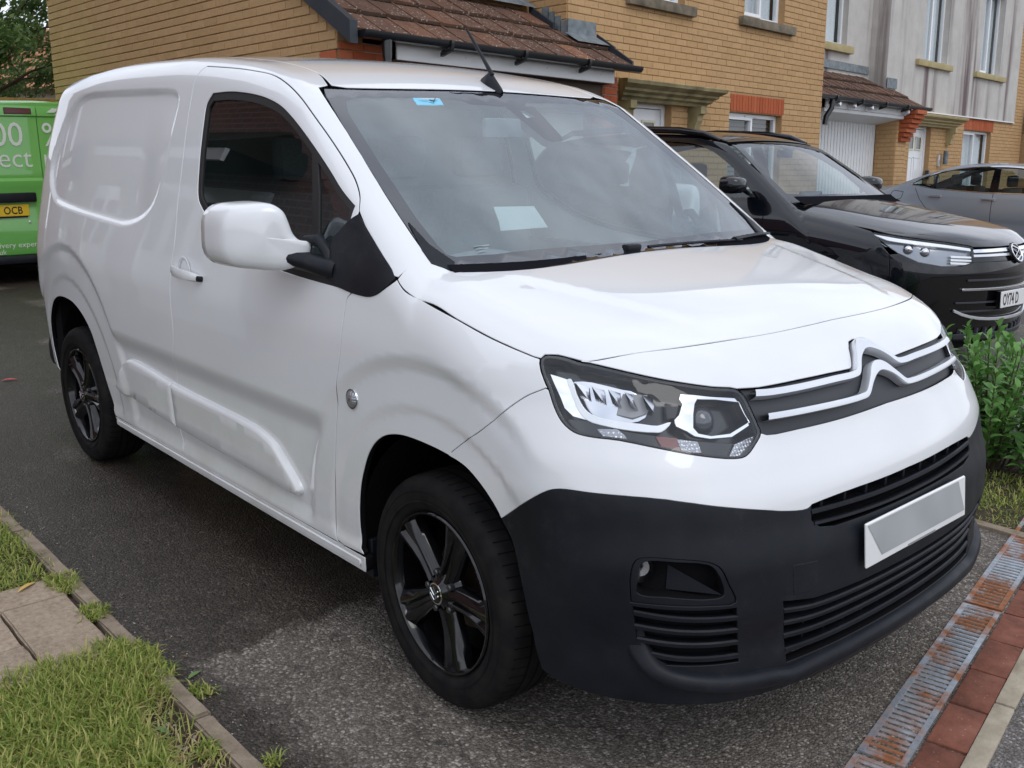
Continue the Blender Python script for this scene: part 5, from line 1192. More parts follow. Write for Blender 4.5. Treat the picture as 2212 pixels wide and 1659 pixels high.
# black lower bumper with openings
ac=catmull(TR['archF_clad'],4); bb=catmull([(.417,-.854,.285),(.50,-.826,.272),(.58,-.795,.270),(.67,-.742,.272),(.745,-.665,.272),(.80,-.565,.268),(.845,-.40,.262),(.865,-.2,.258),(.87,0,.256)],3)
ub_h=[P3(.827,-.400,.703),P3(.836,-.405,.672),P3(.845,-.383,.655),P3(.853,-.335,.647),P3(.866,-.2,.645),P3(.87,0,.645)]
it_h=[P3(.84,-.508,.506),P3(.858,-.41,.4905),P3(.881,-.243,.4875),P3(.889,0,.4875)]
ib_h=[P3(.838,-.470,.338),P3(.853,-.381,.340),P3(.872,-.202,.342),P3(.878,0,.342)]
fo=[P3(*p) for p in TR['fog_out']]; fo=catmull(fo+[fo[0]],3)[:-1]
ch=ac+bb[1:]
cl=[np.array(p) for p in ct[:-1]]
top_h=cl+[P3(.8265,-.400,.7045)]
cp_out=ac[::-1][:-1]+top_h+[P3(.836,-.407,.672),P3(.845,-.385,.654),P3(.853,-.335,.646),P3(.866,-.2,.6445),P3(.87,0,.644)]
cpath=cp_out+mir(cp_out[:-1])[::-1]+mir(bb)[1:]+bb[::-1][1:-1]
lowhole=it_h+mir(it_h[:-1])[::-1]+mir(ib_h)[0:]+ib_h[::-1][1:]
slot_out=[P3(.645,-.795,.517),P3(.80,-.63,.515),P3(.80,-.605,.372),P3(.70,-.74,.375),P3(.665,-.77,.405),P3(.648,-.785,.44)]
clad=patch('lower_bumper',DC,[cpath,lowhole,fo,mir(fo),slot_out,mir(slot_out)],.018,M_black,van,gap=.0015,bstep=.012,flange=.03)
# openings: dark backing, fins
def ring_fin(path_h,name,par,z_off=0,hh=.0055,depth=.03,off=.002,matx=None,full=True):
    c_=np.array(sym([P3(*p) for p in path_h])) if full else np.array([P3(*p) for p in path_h]); q=np.array(catmull(DC.to(c_),4)); n_=len(q); V_=[]
    for dz_,do in ((hh*.2,off-depth),(hh,off-.004),(hh*.6,off),(-hh*.6,off),(-hh,off-.004),(-hh*.2,off-depth)):
        p,_=lift(DC,q+np.array([0,dz_+z_off]),do); V_.append(p)
    f=[]
    for j in range(5):
        for i in range(n_-1): f.append((j*n_+i,(j+1)*n_+i,(j+1)*n_+i+1,j*n_+i+1))
    return mk(name,np.concatenate(V_),f,matx or M_black,par,smooth=40)
def backing(loop,name,par,off=-.045): return patch(name,DC,[loop],.03,M_dark,par,off=off,gap=-.008,flange=.002)
ugr=backing(iu_h+mir(iu_h[:-1])[::-1]+mir(ub_h[::-1])[::-1][:0]+mir(ub_h)[0:-1]+ub_h[::-1],'upper_intake',van)
ring_fin([(.832,-.405,.690),(.85,-.3,.687),(.86,-.15,.683),(.862,0,.682)],'grille_bar',ugr,hh=.006)
ring_fin([(.838,-.40,.664),(.853,-.3,.660),(.866,-.15,.656),(.868,0,.655)],'grille_bar',ugr,hh=.005)
for y in np.linspace(-.36,.36,9):
    p,n=lift(DC,DC.to(P3(.862-.1*y*y,y,.70))[None],-.012); p=p[0]; MB().box((p[0]-.03,p[1]-.005,.683),(p[0],p[1]+.005,.716)).build('grille_post',M_black,ugr)
lgr=backing(lowhole,'lower_intake',van,-.06)
for k in range(4):
    t=(k+.75)/4.55; a_=[tuple(np.array(i)*(1-t)+np.array(b)*t) for i,b in zip(it_h,ib_h)]
    a_[0]=(a_[0][0],a_[0][1]+.0,a_[0][2]); ring_fin(a_,'grille_bar',lgr,hh=.0068,off=.0,depth=.04)
for y in np.linspace(-.40,.40,11):
    for k in range(4):
        z_=.475-.033*k; p,n=lift(DC,DC.to(P3(.88-.1*y*y,y,z_))[None],-.026); p=p[0]; MB().box((p[0]-.02,p[1]-.004,z_-.015),(p[0],p[1]+.004,z_+.015)).build('grille_post',M_black,lgr)
# protruding lip under the lower intake, running out to the fog lamp corners
lip_h=[P3(.640,-.790,.455),P3(.655,-.776,.405),P3(.690,-.745,.362),P3(.74,-.69,.342),P3(.80,-.59,.328),P3(.825,-.515,.322),P3(.838,-.462,.312),P3(.853,-.381,.318),P3(.872,-.202,.323),P3(.878,0,.325)]
c_=np.array(sym(lip_h)); q=np.array(catmull(DC.to(c_),4)); n_=len(q); V_=[]; e=np.gradient(q,axis=0); e/=np.linalg.norm(e,axis=1,keepdims=True); nl=np.stack([-e[:,1],e[:,0]],-1)
tp_=np.clip(np.minimum(np.arange(n_),np.arange(n_)[::-1])/7.0,0.02,1); fl_=np.clip((np.abs(q[:,0])*0+1),0,1)
for a_,o_ in ((.017,-.014),(.014,.006),(.009,.016),(.003,.0205),(-.012,.0235),(-.019,.020),(-.023,.008),(-.024,-.015)):
    p,nn_=lift(DC,q+nl*a_,0); V_.append(p+nn_*(((o_+.014)*tp_-.014)[:,None]))
f=[]
for j in range(7):
    for i in range(n_-1): f.append((j*n_+i,j*n_+i+1,(j+1)*n_+i+1,(j+1)*n_+i))
mk('bumper_lip',np.concatenate(V_),f,M_black,van,smooth=50)
# fog lamp pockets
fi=[P3(*p) for p in TR['fog_in']]; fi=catmull(fi+[fi[0]],3)[:-1]
for sgn in (-1,1):
    S=(lambda L_: L_) if sgn<0 else mir
    fb=patch('fog_lamp_pocket',DC,[S(fo),S(fi)],.012,M_black,van,off=-.003,gap=.002,flange=.04)
    backing(S(fi),'pocket_back',fb,-.045)
    p,n=lift(DC,DC.to(np.array(S([P3(.650,-.790,.600)])[0]))[None],-.036); p=p[0]; n=n[0]
    MB().lathe([(0,.0),(.022,.002),(.030,.008),(.033,.014)],20,'x',(0,0,0)).build('fog_lamp',M_refl,fb).matrix_world=frame_mat(p,n,(0,0,1))
    pr=MB(); a_=[S([P3(.700,-.745,.61)])[0],S([P3(.778,-.655,.548)])[0],S([P3(.70,-.75,.548)])[0]]; pl=[lift(DC,DC.to(np.array(x))[None],o_)[0][0] for x,o_ in zip(a_,(-.042,-.006,-.040))]
    mk('pocket_ramp',pl,[(0,1,2)],M_black,fb)
    sb=backing(S(slot_out),'side_vent',van,-.03)
    for k in range(4):
        z_=(.501,.467,.433,.398)[k]; x0=(.648,.650,.657,.690)[k]
        aa=S([P3(x0,-.80+.35*(x0-.64),z_),P3(.72,-.725,z_-.008),P3(.797,-.62+.006*k,z_-.012)])
        ring_fin(aa,'vent_fin',sb,hh=.007,off=.001,depth=.026,full=False)
# towing eye cover outline
tw=[P3(.846,-.478,.517),P3(.861,-.412,.512),P3(.858,-.408,.58),P3(.842,-.482,.586)]
patch('towing_eye_cover',DC,[tw],.02,M_black,clad,off=.0012,gap=0,flange=.003)
# number plate
pl=MB().box((-.004,-.26,-.0555),(.004,.26,.0555),.003).build('number_plate',M_plate_w,van); pl.location=(.893,0,.585); pl.rotation_euler=(0,math.radians(-6),0)
pl['label']='white front number plate with its characters smudged grey'
sm_p=MB().add([(.0052,-.255,.050),(.0052,-.19,-.038),(.0052,.252,-.038),(.0052,.215,.050)],[(0,1,2,3)]).build('plate_smudge',M_grey_blur,pl)
MB().box((.004,-.06,-.0535),(.0048,.085,-.0485)).build('plate_maker_line',mat('plate_line',(.25,.25,.25),.5),pl)
pbk=MB().box((.835,-.225,.545),(.8835,.225,.63),.004).build('plate_mount',M_black,van)
# ------------------------------------------------------------------ headlights
def hlpart(pts,off,name,mt,par,S,thick=.006,step=.02):
    return patch(name,DC,[S([P3(*p) for p in pts])],step,mt,par,off=off,gap=0,flange=thick)
for sgn in (-1,1):
    S=(lambda L_: list(L_)) if sgn<0 else (lambda L_: mir([P3(*p) for p in L_]))
    hd=patch('headlight',DC,[S(hl_s)],.02,M_hlblk,van,off=-.058,gap=-.002,flange=.002)
    # side walls of the housing
    P=np.array(S(hl_s)); q=DC.to(P); a,_=lift(DC,q,-.002); b,_=lift(DC,q,-.058); n_=len(q)
    fw=[(i,(i+1)%n_,n_+(i+1)%n_,n_+i) for i in range(n_)]
    mk('housing_wall',np.concatenate([a,b]),fw,M_hlblk,hd,smooth=60)
    patch('lens_cover',DC,[S(hl_s)],.03,M_lens,hd,off=-.001,gap=.003,flange=.002)
    q2=DC.to(np.array(S(hl_s))); q2=resample(q2,.01); q2=q2 if area2(q2)>0 else q2[::-1]
    patch('lamp_seal',DC,[inset_loop(q2,.0012),inset_loop(q2,.0048)],.02,M_gloss,hd,off=-.0045,gap=0,flange=.004)
    hlpart(catmull(TR['hl_drl'],3),-.020,'light_guide',M_drl,hd,S,.010)
    hlpart(TR['hl_chrome1'],-.024,'chrome_wing',M_chrome,hd,S,.008)
    rf=hlpart(catmull(TR['hl_refl'],2),-.052,'reflector',M_refl,hd,S,.004)
    # facets of the main reflector
    for k in range(5):
        t=k/5; x0=P3(.425+.030*k,-.752+.022*k,.990-.004*k); pts=[x0,x0+P3(.022,.018,-.004),x0+P3(.030,.016,-.040),x0+P3(.016,.0,-.034)]
        pk=[lift(DC,DC.to(np.array(p))[None],o_)[0][0] for p,o_ in zip(S(pts),(-.030,-.046,-.040,-.022))]
        mk('reflector_facet',pk,[(0,1,2),(0,2,3)] if sgn<0 else [(2,1,0),(3,2,0)],M_refl,hd)
    cbm=[P3(.515,-.69,.975),P3(.545,-.64,.975),P3(.565,-.665,.935),P3(.55,-.70,.925),P3(.52,-.72,.93)]
    hlpart(cbm,-.040,'bulb_shroud',mat('shroud_grey',(.30,.30,.31),.45) if 'shroud_grey' not in MAT else MAT['shroud_grey'],hd,S,.02)
    fo_=[P3(*p) for p in TR['hl_frame_out']]; fi_=[P3(*p) for p in TR['hl_frame_in']]
    patch('chrome_frame',DC,[S(fo_),S(fi_)],.012,M_chrome,hd,off=-.016,gap=.0005,flange=.02)
    p,n=lift(DC,DC.to(np.array(S([TR['hl_lens'][0]])[0]))[None],-.045); p=p[0]; n=n[0]
    pj=MB().lathe([(0,.024),(.012,.0225),(.022,.017),(.029,.008),(.031,-.002),(.036,-.004),(.036,-.02)],28,'x').build('projector_lens',mat('lens_glass_dark',(.05,.055,.065),.03,coat=1) if 'lens_glass_dark' not in MAT else MAT['lens_glass_dark'],hd,60); pj.matrix_world=frame_mat(p,n,(0,0,1))
    hlpart(TR['hl_low'],-.026,'lower_lamp',M_hlblk,hd,S,.01)
    for nm in ('hl_w1','hl_w2','hl_w3'): hlpart(TR[nm],-.018,'prism_lens',M_clear,hd,S,.006,.012)
    hlpart(TR['hl_amber'],-.020,'indicator_lens',M_amber,hd,S,.006,.012)
    hlpart(TR['hl_box'],-.030,'dark_box',M_gloss,hd,S,.02)
# ------------------------------------------------------------------ side repeater, handle, mirror
for sgn in (-1,1):
    S=np.array([1,sgn*-1,1.]) if sgn>0 else np.array([1,1,1.])
    r_=np.array(TR['repeater'][0]); p,n=lift(DR,DR.to(r_)[None],0); p,n=p[0]*S,n[0]*S
    rp_=MB().lathe([(0,.011),(.012,.0105),(.022,.008),(.0255,.003),(.027,-.004)],24,'x').build('side_repeater',M_clear,van,60); rp_.matrix_world=frame_mat(p,n,(0,0,1))
    MB().lathe([(.0255,.004),(.029,.004),(.030,.001),(.030,-.004)],24,'x').build('repeater_ring',M_chrome,rp_,60)
    MB().box((.006,-.006,-.004),(.012,.006,.004),.002).build('repeater_bulb',mat('bulb_dark',(.12,.05,.03),.3) if 'bulb_dark' not in MAT else MAT['bulb_dark'],rp_)
    dr=fd if sgn<0 else fd2
    # door handle: bowed bar over a shallow cup
    hp,hn=lift(DR,np.array([DR.to(P3(x,-.86,z)) for x,z in zip(np.linspace(-1.515,-1.285,9),np.linspace(1.052,1.040,9))]),0); hp=hp*S; hn=hn*S; V_=[]
    wv=[.012,.0165,.018,.018,.0175,.017,.017,.015,.010]; hv=[.012,.030,.039,.042,.042,.040,.036,.026,.012]
    for i in range(9):
        for a_,b_ in ((-1,-.014),(-1,-.003),(-.55,0),(.55,0),(1,-.003),(1,-.014)):
            V_.append(hp[i]+hn[i]*(hv[i]+b_)+P3(0,0,1)*wv[i]*a_)
    f=[]
    for i in range(8):
        for j in range(6): f.append((i*6+j,i*6+(j+1)%6,i*6+6+(j+1)%6,i*6+6+j))
    f+=[(0,1,2,3,4,5),tuple(48+j for j in range(6))[::-1]]
    if sgn<0: f=[t[::-1] for t in f]
    h_=mk('door_handle',V_,f,M_white,dr,smooth=60)
    MB().tube([hp[0]+hn[0]*-.004,hp[0]+hn[0]*.02],.011,8).build('handle_mount',M_white,h_); MB().tube([hp[-1]+hn[-1]*-.004,hp[-1]+hn[-1]*.018],.010,8).build('handle_mount',M_black,h_)
    # cup as a shallow dish sitting in the skin
    cpn=hp[3]; cup=MB(); rings=[(1.0,.0008),(.93,-.001),(.7,-.006),(.3,-.009)]; V_=[];nn=28
    # handle cup drawn as a raised rim around a dished disc
    for rr,of in ((1.0,.0005),(.96,.0022),(.88,.0022),(.80,.0008)):
        for k in range(nn):
            th=2*math.pi*k/nn; V_.append(cpn+hn[3]*of+P3(1,0,0)*.052*rr*math.cos(th)+P3(0,0,1)*.060*rr*math.sin(th))
    f=[]
    for j in range(3):
        for k in range(nn): f.append((j*nn+k,j*nn+(k+1)%nn,(j+1)*nn+(k+1)%nn,(j+1)*nn+k))
    mk('handle_cup',V_,f,M_white,h_,smooth=60)
    # exterior mirror
    mroot=empty('door_mirror'); mroot.parent=van
    cx=-.53
    outl=[(-.867,1.166),(-.925,1.143),(-.99,1.147),(-1.052,1.160),(-1.074,1.188),(-1.077,1.245),(-1.070,1.300),(-1.045,1.328),(-1.0,1.337),(-.950,1.337),(-.923,1.318),(-.910,1.284),(-.900,1.250),(-.885,1.232),(-.857,1.224)]
    P=np.array(catmull([np.array(p) for p in outl]+[np.array(outl[0])],3))[:-1]; ctr=np.array([-.985,1.242])
    prof=[(-.120,.90),(-.120,1.0),(-.09,1.01),(-.04,1.0),(-.012,.985),(.006,.95),(.017,.88),(.026,.72),(.031,.5),(.034,.25)]
    V_=[]; n_=len(P)
    for dx,sc in prof:
        for p in P:
            q=ctr+(p-ctr)*sc; 
            inner=min(1,max(0,(p[0]+.99)/.11)); V_.append((-.56-.6*(abs(q[0])-.86)+dx*(1-.35*inner),q[0],q[1]))
    f=[]
    for j in range(len(prof)-1):
        for i in range(n_): f.append((j*n_+i,(j+1)*n_+i,(j+1)*n_+(i+1)%n_,j*n_+(i+1)%n_))
    V_.append((-.56-.6*(abs(ctr[0])-.86)+.035,ctr[0],ctr[1])); k0=len(V_)-1; b0=(len(prof)-1)*n_
    f+= [(b0+i,k0,b0+(i+1)%n_) for i in range(n_)]
    V_=np.array(V_)*S
    if sgn<0: f=[t[::-1] for t in f]
    if sgn<0: f=[t[::-1] for t in f]
    else: f=[t[::-1] for t in f]
    capm=mk('mirror_cap',V_,f,M_white,mroot,smooth=180)
    gl_=[P[i]*.0+ctr+(P[i]-ctr)*.90 for i in range(n_)]
    mk('mirror_glass',np.array([(-.56-.6*(abs(p[0])-.86)-.112,p[0],p[1]) for p in gl_])*S,[tuple(range(n_))],M_chrome,mroot)
    mk('mirror_back',np.array([(-.56-.6*(abs(p[0])-.86)-.106,p[0],p[1]) for p in gl_])*S,[tuple(range(n_))],M_black,mroot)
    arm=[(-.52,-.90,1.185),(-.50,-.86,1.165),(-.47,-.845,1.155)]
    o=MB().tube([np.array(a_)*S for a_ in [(-.60,-.91,1.182),(-.56,-.875,1.172),(-.52,-.850,1.160),(-.46,-.825,1.150)]],[.028,.033,.040,.046],12,flat=.8).build('mirror_arm',M_black,mroot,60)
    o=MB().tube([np.array(a_)*S for a_ in [(-.58,-.868,1.232),(-.535,-.850,1.236),(-.495,-.845,1.20),(-.470,-.845,1.13)]],[.012,.016,.018,.012],10).build('mirror_gasket',M_black,mroot,60)
# ------------------------------------------------------------------ wheels
def wheel(name,x,side,steer=0):
    root=empty(name); root.parent=van
    y0=side*.852; R_=.326
    ty=MB(); w_=.205
    prof=[(.222,-.012),(.238,.001),(.262,.007),(.292,.006),(.307,.0),(.3165,-.010),(.322,-.022),(.3245,-.035),(.326,-.1),(.3245,-.165),(.320,-.18),(.307,-.2),(.28,-.207),(.222,-.19)]
    prof=[(r,h) for r,h in prof]
    t=ty.lathe(prof,72,'y',(0,0,0),closed=True).build('tyre',M_tyre,root,60)
    # tread grooves: thin dark blocks across the shoulder
    tr_=MB()
    for k in range(66):
        a_=2*math.pi*k/66; cs,sn=math.cos(a_),math.sin(a_); u=np.array([cs,0,sn]); tv=np.array([-sn,0,cs])
        for yy0,yy1 in ((-.012,-.060),(-.145,-.195)):
            r0=.3215 if yy0==-.012 else .325; 
            q=[u*(r0+.0008)+np.array([0,yy0,0])-tv*.0016,u*(r0+.0008)+np.array([0,yy0,0])+tv*.0016,u*.3266+np.array([0,yy1,0])+tv*.006+tv*.0016,u*.3266+np.array([0,yy1,0])+tv*.006-tv*.0016]
            tr_.add(q,[(0,1,2,3)])
    tag(tr_.build('tread_sipes',M_dark,t),kind='stuff')
    gv=MB()
    for yy in (-.065,-.1,-.135): gv.lathe([(.3264,yy-.004),(.3264,yy+.004)],72,'y')
    gv.build('tread_grooves',M_dark,t)
    MB().lathe([(.2515,.0078),(.2545,.0090),(.2575,.0080)],72,'y').build('sidewall_rib',M_tyre,t,60)
    MB().lathe([(.2825,.0072),(.2845,.0082),(.2865,.0070)],72,'y').build('sidewall_rib',M_tyre,t,60)
    rim=MB().lathe([(.224,-.014),(.2265,-.004),(.223,.0005),(.218,-.001),(.213,-.010),(.208,-.045),(.200,-.16),(.19,-.185)],64,'y').build('rim',M_gloss,root,40)
    MB().lathe([(.0,-.10),(.125,-.10),(.128,-.106),(.128,-.118),(.07,-.12)],40,'y').build('brake_disc',M_disc,root,40)
    MB().lathe([(.0,-.125),(.2,-.125)],40,'y').build('wheel_back',M_dark,root)
    for k in range(5):
        a0=2*math.pi*k/5+math.radians(90+20)
        # wide spoke with a raised twin rib profile
        sec=[(-1,-.045),(-.92,-.020),(-.55,-.006),(-.30,-.004),(-.12,-.016),(.12,-.016),(.30,-.004),(.55,-.006),(.92,-.020),(1,-.045)]
        st=[(.045,.034,-.006),(.075,.036,-.010),(.11,.038,-.012),(.15,.043,-.010),(.19,.052,-.006),(.214,.062,-.004)]
        V_=[];f=[]
        for r,w_,h in st:
            for a_,b_ in sec: V_.append((r,h+b_+.004,a_*w_))
        m_=len(sec)
        for i in range(len(st)-1):
            for j in range(m_-1): f.append((i*m_+j,i*m_+j+1,(i+1)*m_+j+1,(i+1)*m_+j))
        cs,sn=math.cos(a0),math.sin(a0); V_=[(v[0]*cs-v[2]*sn,v[1],v[0]*sn+v[2]*cs) for v in V_]
        mk('spoke',V_,f,M_gloss,root,smooth=40)
        an=a0+math.pi/5; MB().lathe([(0,.004),(.007,.004),(.010,.001),(.0105,-.012)],10,'y',(.056*math.cos(an),-.010,.056*math.sin(an))).build('wheel_bolt',M_bolt,root,40)
    hubc=MB().lathe([(0,.004),(.022,.0035),(.029,.001),(.034,-.006),(.05,-.012),(.062,-.022),(.072,-.05)],32,'y').build('hub_cap',M_gloss,root,50)
    MB().lathe([(.0265,.0032),(.0285,.0036),(.0305,.0024)],32,'y').build('cap_ring',M_chrome,hubc,50)
    for dz_ in (.004,-.010):
        cv=MB(); pts=[(-.017,dz_+.010),(0,dz_-.006),(.017,dz_+.010)]
        cv.tube([(a_,.0065,b_) for a_,b_ in pts],.0022,6).build('cap_chevron',M_chrome,hubc)
    if side<0: root.matrix_world=Matrix.Translation((x,y0,R_))@Matrix.Rotation(steer,4,'Z')@Matrix.Rotation(math.pi,4,'Z')
    else: root.matrix_world=Matrix.Translation((x,y0,R_))@Matrix.Rotation(steer,4,'Z')
    return root
for x,s_,st_ in ((0,-1,-.047),(0,1,-.047),(-WB,-1,0),(-WB,1,0)):
    wheel('wheel',x,s_,st_)
    # arch liner
    V_=[];f=[];n_=28
    for k in range(n_+1):
        th=math.radians(-4 if x==0 else -25)+math.radians(188 if x==0 else 230)*k/n_
        for yy in ((.832 if x==0 else .80),.50): 
            V_.append((x+(.415 if yy>.79 else .40)*math.cos(th)+(.025 if x==0 else 0),s_*yy,.345+.425*math.sin(th)))
    for k in range(n_): f.append((2*k,2*k+1,2*k+3,2*k+2))
    mk('arch_liner',V_,f,M_dark,van,smooth=60)
    MB().lathe([(0,0),(.43,0)],24,'y',(x,s_*.50,.36)).build('arch_inner',M_dark,van)
for s_ in (-1,1):
    MB().box((-3.40,min(s_*.45,s_*.72),.30),(-3.10,max(s_*.45,s_*.72),.90)).build('arch_inner',M_dark,van)
    MB().box((-3.24,min(s_*.70,s_*.805),.30),(-3.14,max(s_*.70,s_*.805),.80)).build('arch_inner',M_dark,van)
# mud flap just behind the front wheel
for s_ in (-1,1): MB().box((-.372,min(s_*.70,s_*.825),.235),(-.352,max(s_*.70,s_*.825),.36),.004).build('mud_guard',M_black,van)
# dark tubes added behind the shut lines to paint the shade of the gaps
def shade_tube(pts,dom,name='gap_shade',r=.0065,dep=-.011,mirror=True,par=None):
    q=dom.to(np.array([P3(*p) for p in pts])); p,_=lift(dom,q,dep)
    MB().tube(list(p),r,6).build(name,M_dark,par or van,60)
    if mirror: MB().tube(list(p*np.array([1,-1,1])),r,6).build(name,M_dark,par or van,60)
shade_tube(door_front[:-1],DR); shade_tube(door_top,DR); shade_tube(bonnet_side[1:],DR); shade_tube(jt,DR); shade_tube(catmull(TR['pillar_base'],4)[1:-2],DR)
shade_tube(sym(bf),DC,mirror=False); shade_tube(door_rear[3:-2],DR,dep=-.014,r=.005)
# ------------------------------------------------------------------ underside, cabin
MB().box((-3.2,-.60,.24),(-2.2+2.75,.60,.34)).build('floor_pan',M_dark,van)
for s_ in (-1,1):
    MB().box((-2.33,min(s_*.60,s_*.835),.28),(-.40,max(s_*.60,s_*.835),.34)).build('floor_pan',M_dark,van)
MB().prism([(-.78,.34),(.78,.34),(.80,1.10),(.66,1.64),(.50,1.74),(-.50,1.74),(-.66,1.64),(-.80,1.10)],0,-1.64,-1.61).build('cargo_bulkhead',M_bulk,van)
dash=MB()
for a_,b_ in (((-.52,-.74),(-.10,.74)),): pass
V_=[];f=[]
yy=np.linspace(-.74,.74,21); pr=[(-.14,1.165),(-.24,1.150),(-.36,1.145),(-.46,1.125),(-.52,1.06),(-.55,.95),(-.56,.6)]
for y in yy:
    hump=.045*math.exp(-((y+.38)/.16)**2)
    for i,(x,z) in enumerate(pr): V_.append((x-.05*abs(y)**2,y,z+(hump if 1<i<5 else 0)))
m_=len(pr)
for i in range(20):
    for j in range(m_-1): f.append((i*m_+j,i*m_+j+1,(i+1)*m_+j+1,(i+1)*m_+j))
mk('dashboard',V_,f,M_trim,van,smooth=50)
M_dtop=mat('defroster_grey',(.06,.065,.07),.6)
V_=[];f=[]
for i_,y in enumerate(np.linspace(-.72,.72,25)):
    xx=wsb(min(abs(y),.70)); V_+=[(xx-.035,y,1.192),(xx+.002,y,1.172),(xx+.05,y,1.150)]
for i_ in range(24): f+=[(3*i_,3*i_+1,3*i_+4,3*i_+3),(3*i_+1,3*i_+2,3*i_+5,3*i_+4)]
mk('cowl_panel',V_,f,M_frit,van,smooth=60)
MB().lathe([(.178,0),(.185,.008),(.190,0),(.185,-.008)],32,'x',(0,0,0),closed=True).build('steering_wheel',M_trim,van,50).matrix_world=Matrix.Translation((-.70,-.38,1.02))@Matrix.Rotation(math.radians(-28),4,'Y')
sw=MB().tube([(-.70,-.56,1.02),(-.69,-.38,1.0),(-.70,-.20,1.02)],.018,8).build('steering_spoke',M_trim,van)
def seat(y):
    r=empty('seat'); r.parent=van
    MB().box((-1.28,y-.24,.62),(-.78,y+.24,.78),.05).build('seat_cushion',M_cloth,r)
    b_=MB().box((-1.42,y-.23,.74),(-1.27,y+.23,1.33),.05).build('seat_back',M_cloth,r)
    MB().box((-1.43,y-.12,1.36),(-1.33,y+.12,1.53),.04).build('headrest',M_cloth,r)
for y in (-.40,.02,.44): seat(y)
MB().add([(-.40,-.275,1.235),(-.40,-.07,1.235),(-.42,-.072,1.258),(-.42,-.265,1.262),(-.47,-.245,1.305),(-.47,-.068,1.300)],[(3,2,5,4),(0,1,2,3)]).build('dash_papers',mat('pale_card',(.30,.36,.36),.6),van)
MB().box((-.68,-.12,1.52),(-.655,.10,1.585),.012).build('rear_view_mirror',M_trim,van)
MB().box((-1.60,-.58,1.645),(-.86,.58,1.655)).build('headlining',mat('headlining_grey',(.25,.27,.28),.9),van)
for s_ in (-1,1): MB().box((-1.5,s_*.80-.01,.4),(-.45,s_*.80+.01,1.08),.008).build('door_trim',M_trim,van)
# ------------------------------------------------------------------ tail
for sgn in (-1,1):
    pth=[P3(-3.42,-.012,.45),P3(-3.42,-.69,.45),P3(-3.42,-.70,.9),P3(-3.42,-.675,1.3),P3(-3.36,-.60,1.62),P3(-3.3,-.53,1.70),P3(-3.3,-.012,1.71)]
    o=patch('rear_door',DB,[pth],.05,M_white,van)
    o2=patch('rear_window',DB,[[P3(-3.4,-.10,1.15),P3(-3.4,-.58,1.15),P3(-3.4,-.54,1.52),P3(-3.4,-.10,1.54)]],.06,M_gloss,o,off=.002,gap=0)
    if sgn>0: o2=flipy(o2); o=flipy(o); o2.parent=o
    t_=patch('tail_lamp',DR,[[P3(-3.40,-.74,1.0),P3(-3.40,-.70,1.28),P3(-3.44,-.62,1.28),P3(-3.46,-.62,1.0)]],.03,mat('red_lens',(.35,.01,.012),.1,coat=1) if 'red_lens' not in MAT else MAT['red_lens'],van,off=.004,gap=0)
    if sgn>0: flipy(t_)
MB().box((-3.54,-.78,.34),(-3.36,.78,.50),.05).build('rear_bumper',M_black,van)
# ================================================================== other vehicles
F_van=F
M_ctrim=noisy('car_cabin_trim',(.03,.032,.036),(.05,.052,.056),30,.7)
def make_F(W,ROOF,WS,REARG,BONP,FX,bow,rx,kroof=.07,kbon=.12,kcor=.22,wb=2.68,flare=.012,krear=.18):
    (xb,zb),(xt,zt)=WS; sl_=(zb-zt)/(xb-xt); cs=1/math.sqrt(1+sl_*sl_)
    def Ff(x,y,z):
        a=np.abs(y); w=W(z)-.03*np.clip((-2.6-x)/1.0,0,1)**2
        r1=np.hypot(x,z-.34); r2=np.hypot(x+wb,z-.34); w=w+flare*np.maximum(1-sstep(.40,.50,r1),1-sstep(.40,.50,r2))-.010*(1-sstep(.50,.62,z))
        side=a-w
        ws=(z-(zb+(x+.10*(a/.8)**2-xb)*sl_))*cs
        roof=z-(ROOF(np.minimum(x,xt))-.035*(a/.62)**2)
        up=smax(smax(roof,ws,.06),side,kroof)
        if REARG is not None:
            (x1,z1),(x2,z2)=REARG; s2=(z2-z1)/(x2-x1); c2=1/math.sqrt(1+s2*s2); up=smax(up,(z-(z1+(x-x1-.08*(a/.7)**2)*s2))*c2,.10)
        up=np.maximum(up,.62-z)
        lo=smax(z-(BONP(x)-.018*(a/.5)**2-.03*(a/.75)**6),side,kbon)
        fr=(x-(FX(z)-bow(a)))*.85
        lo=smax(lo,fr,.07); lo=np.maximum(lo,smax(side,fr,kcor))
        b_=np.minimum(up,lo)
        return smax(b_,rx(a,z)-x,krear)
    return Ff
def arcpts(xc,zc,r,a0,a1,n,y=-.9): return [P3(xc+r*math.cos(t),y,zc+r*math.sin(t)) for t in np.linspace(math.radians(a0),math.radians(a1),n)]
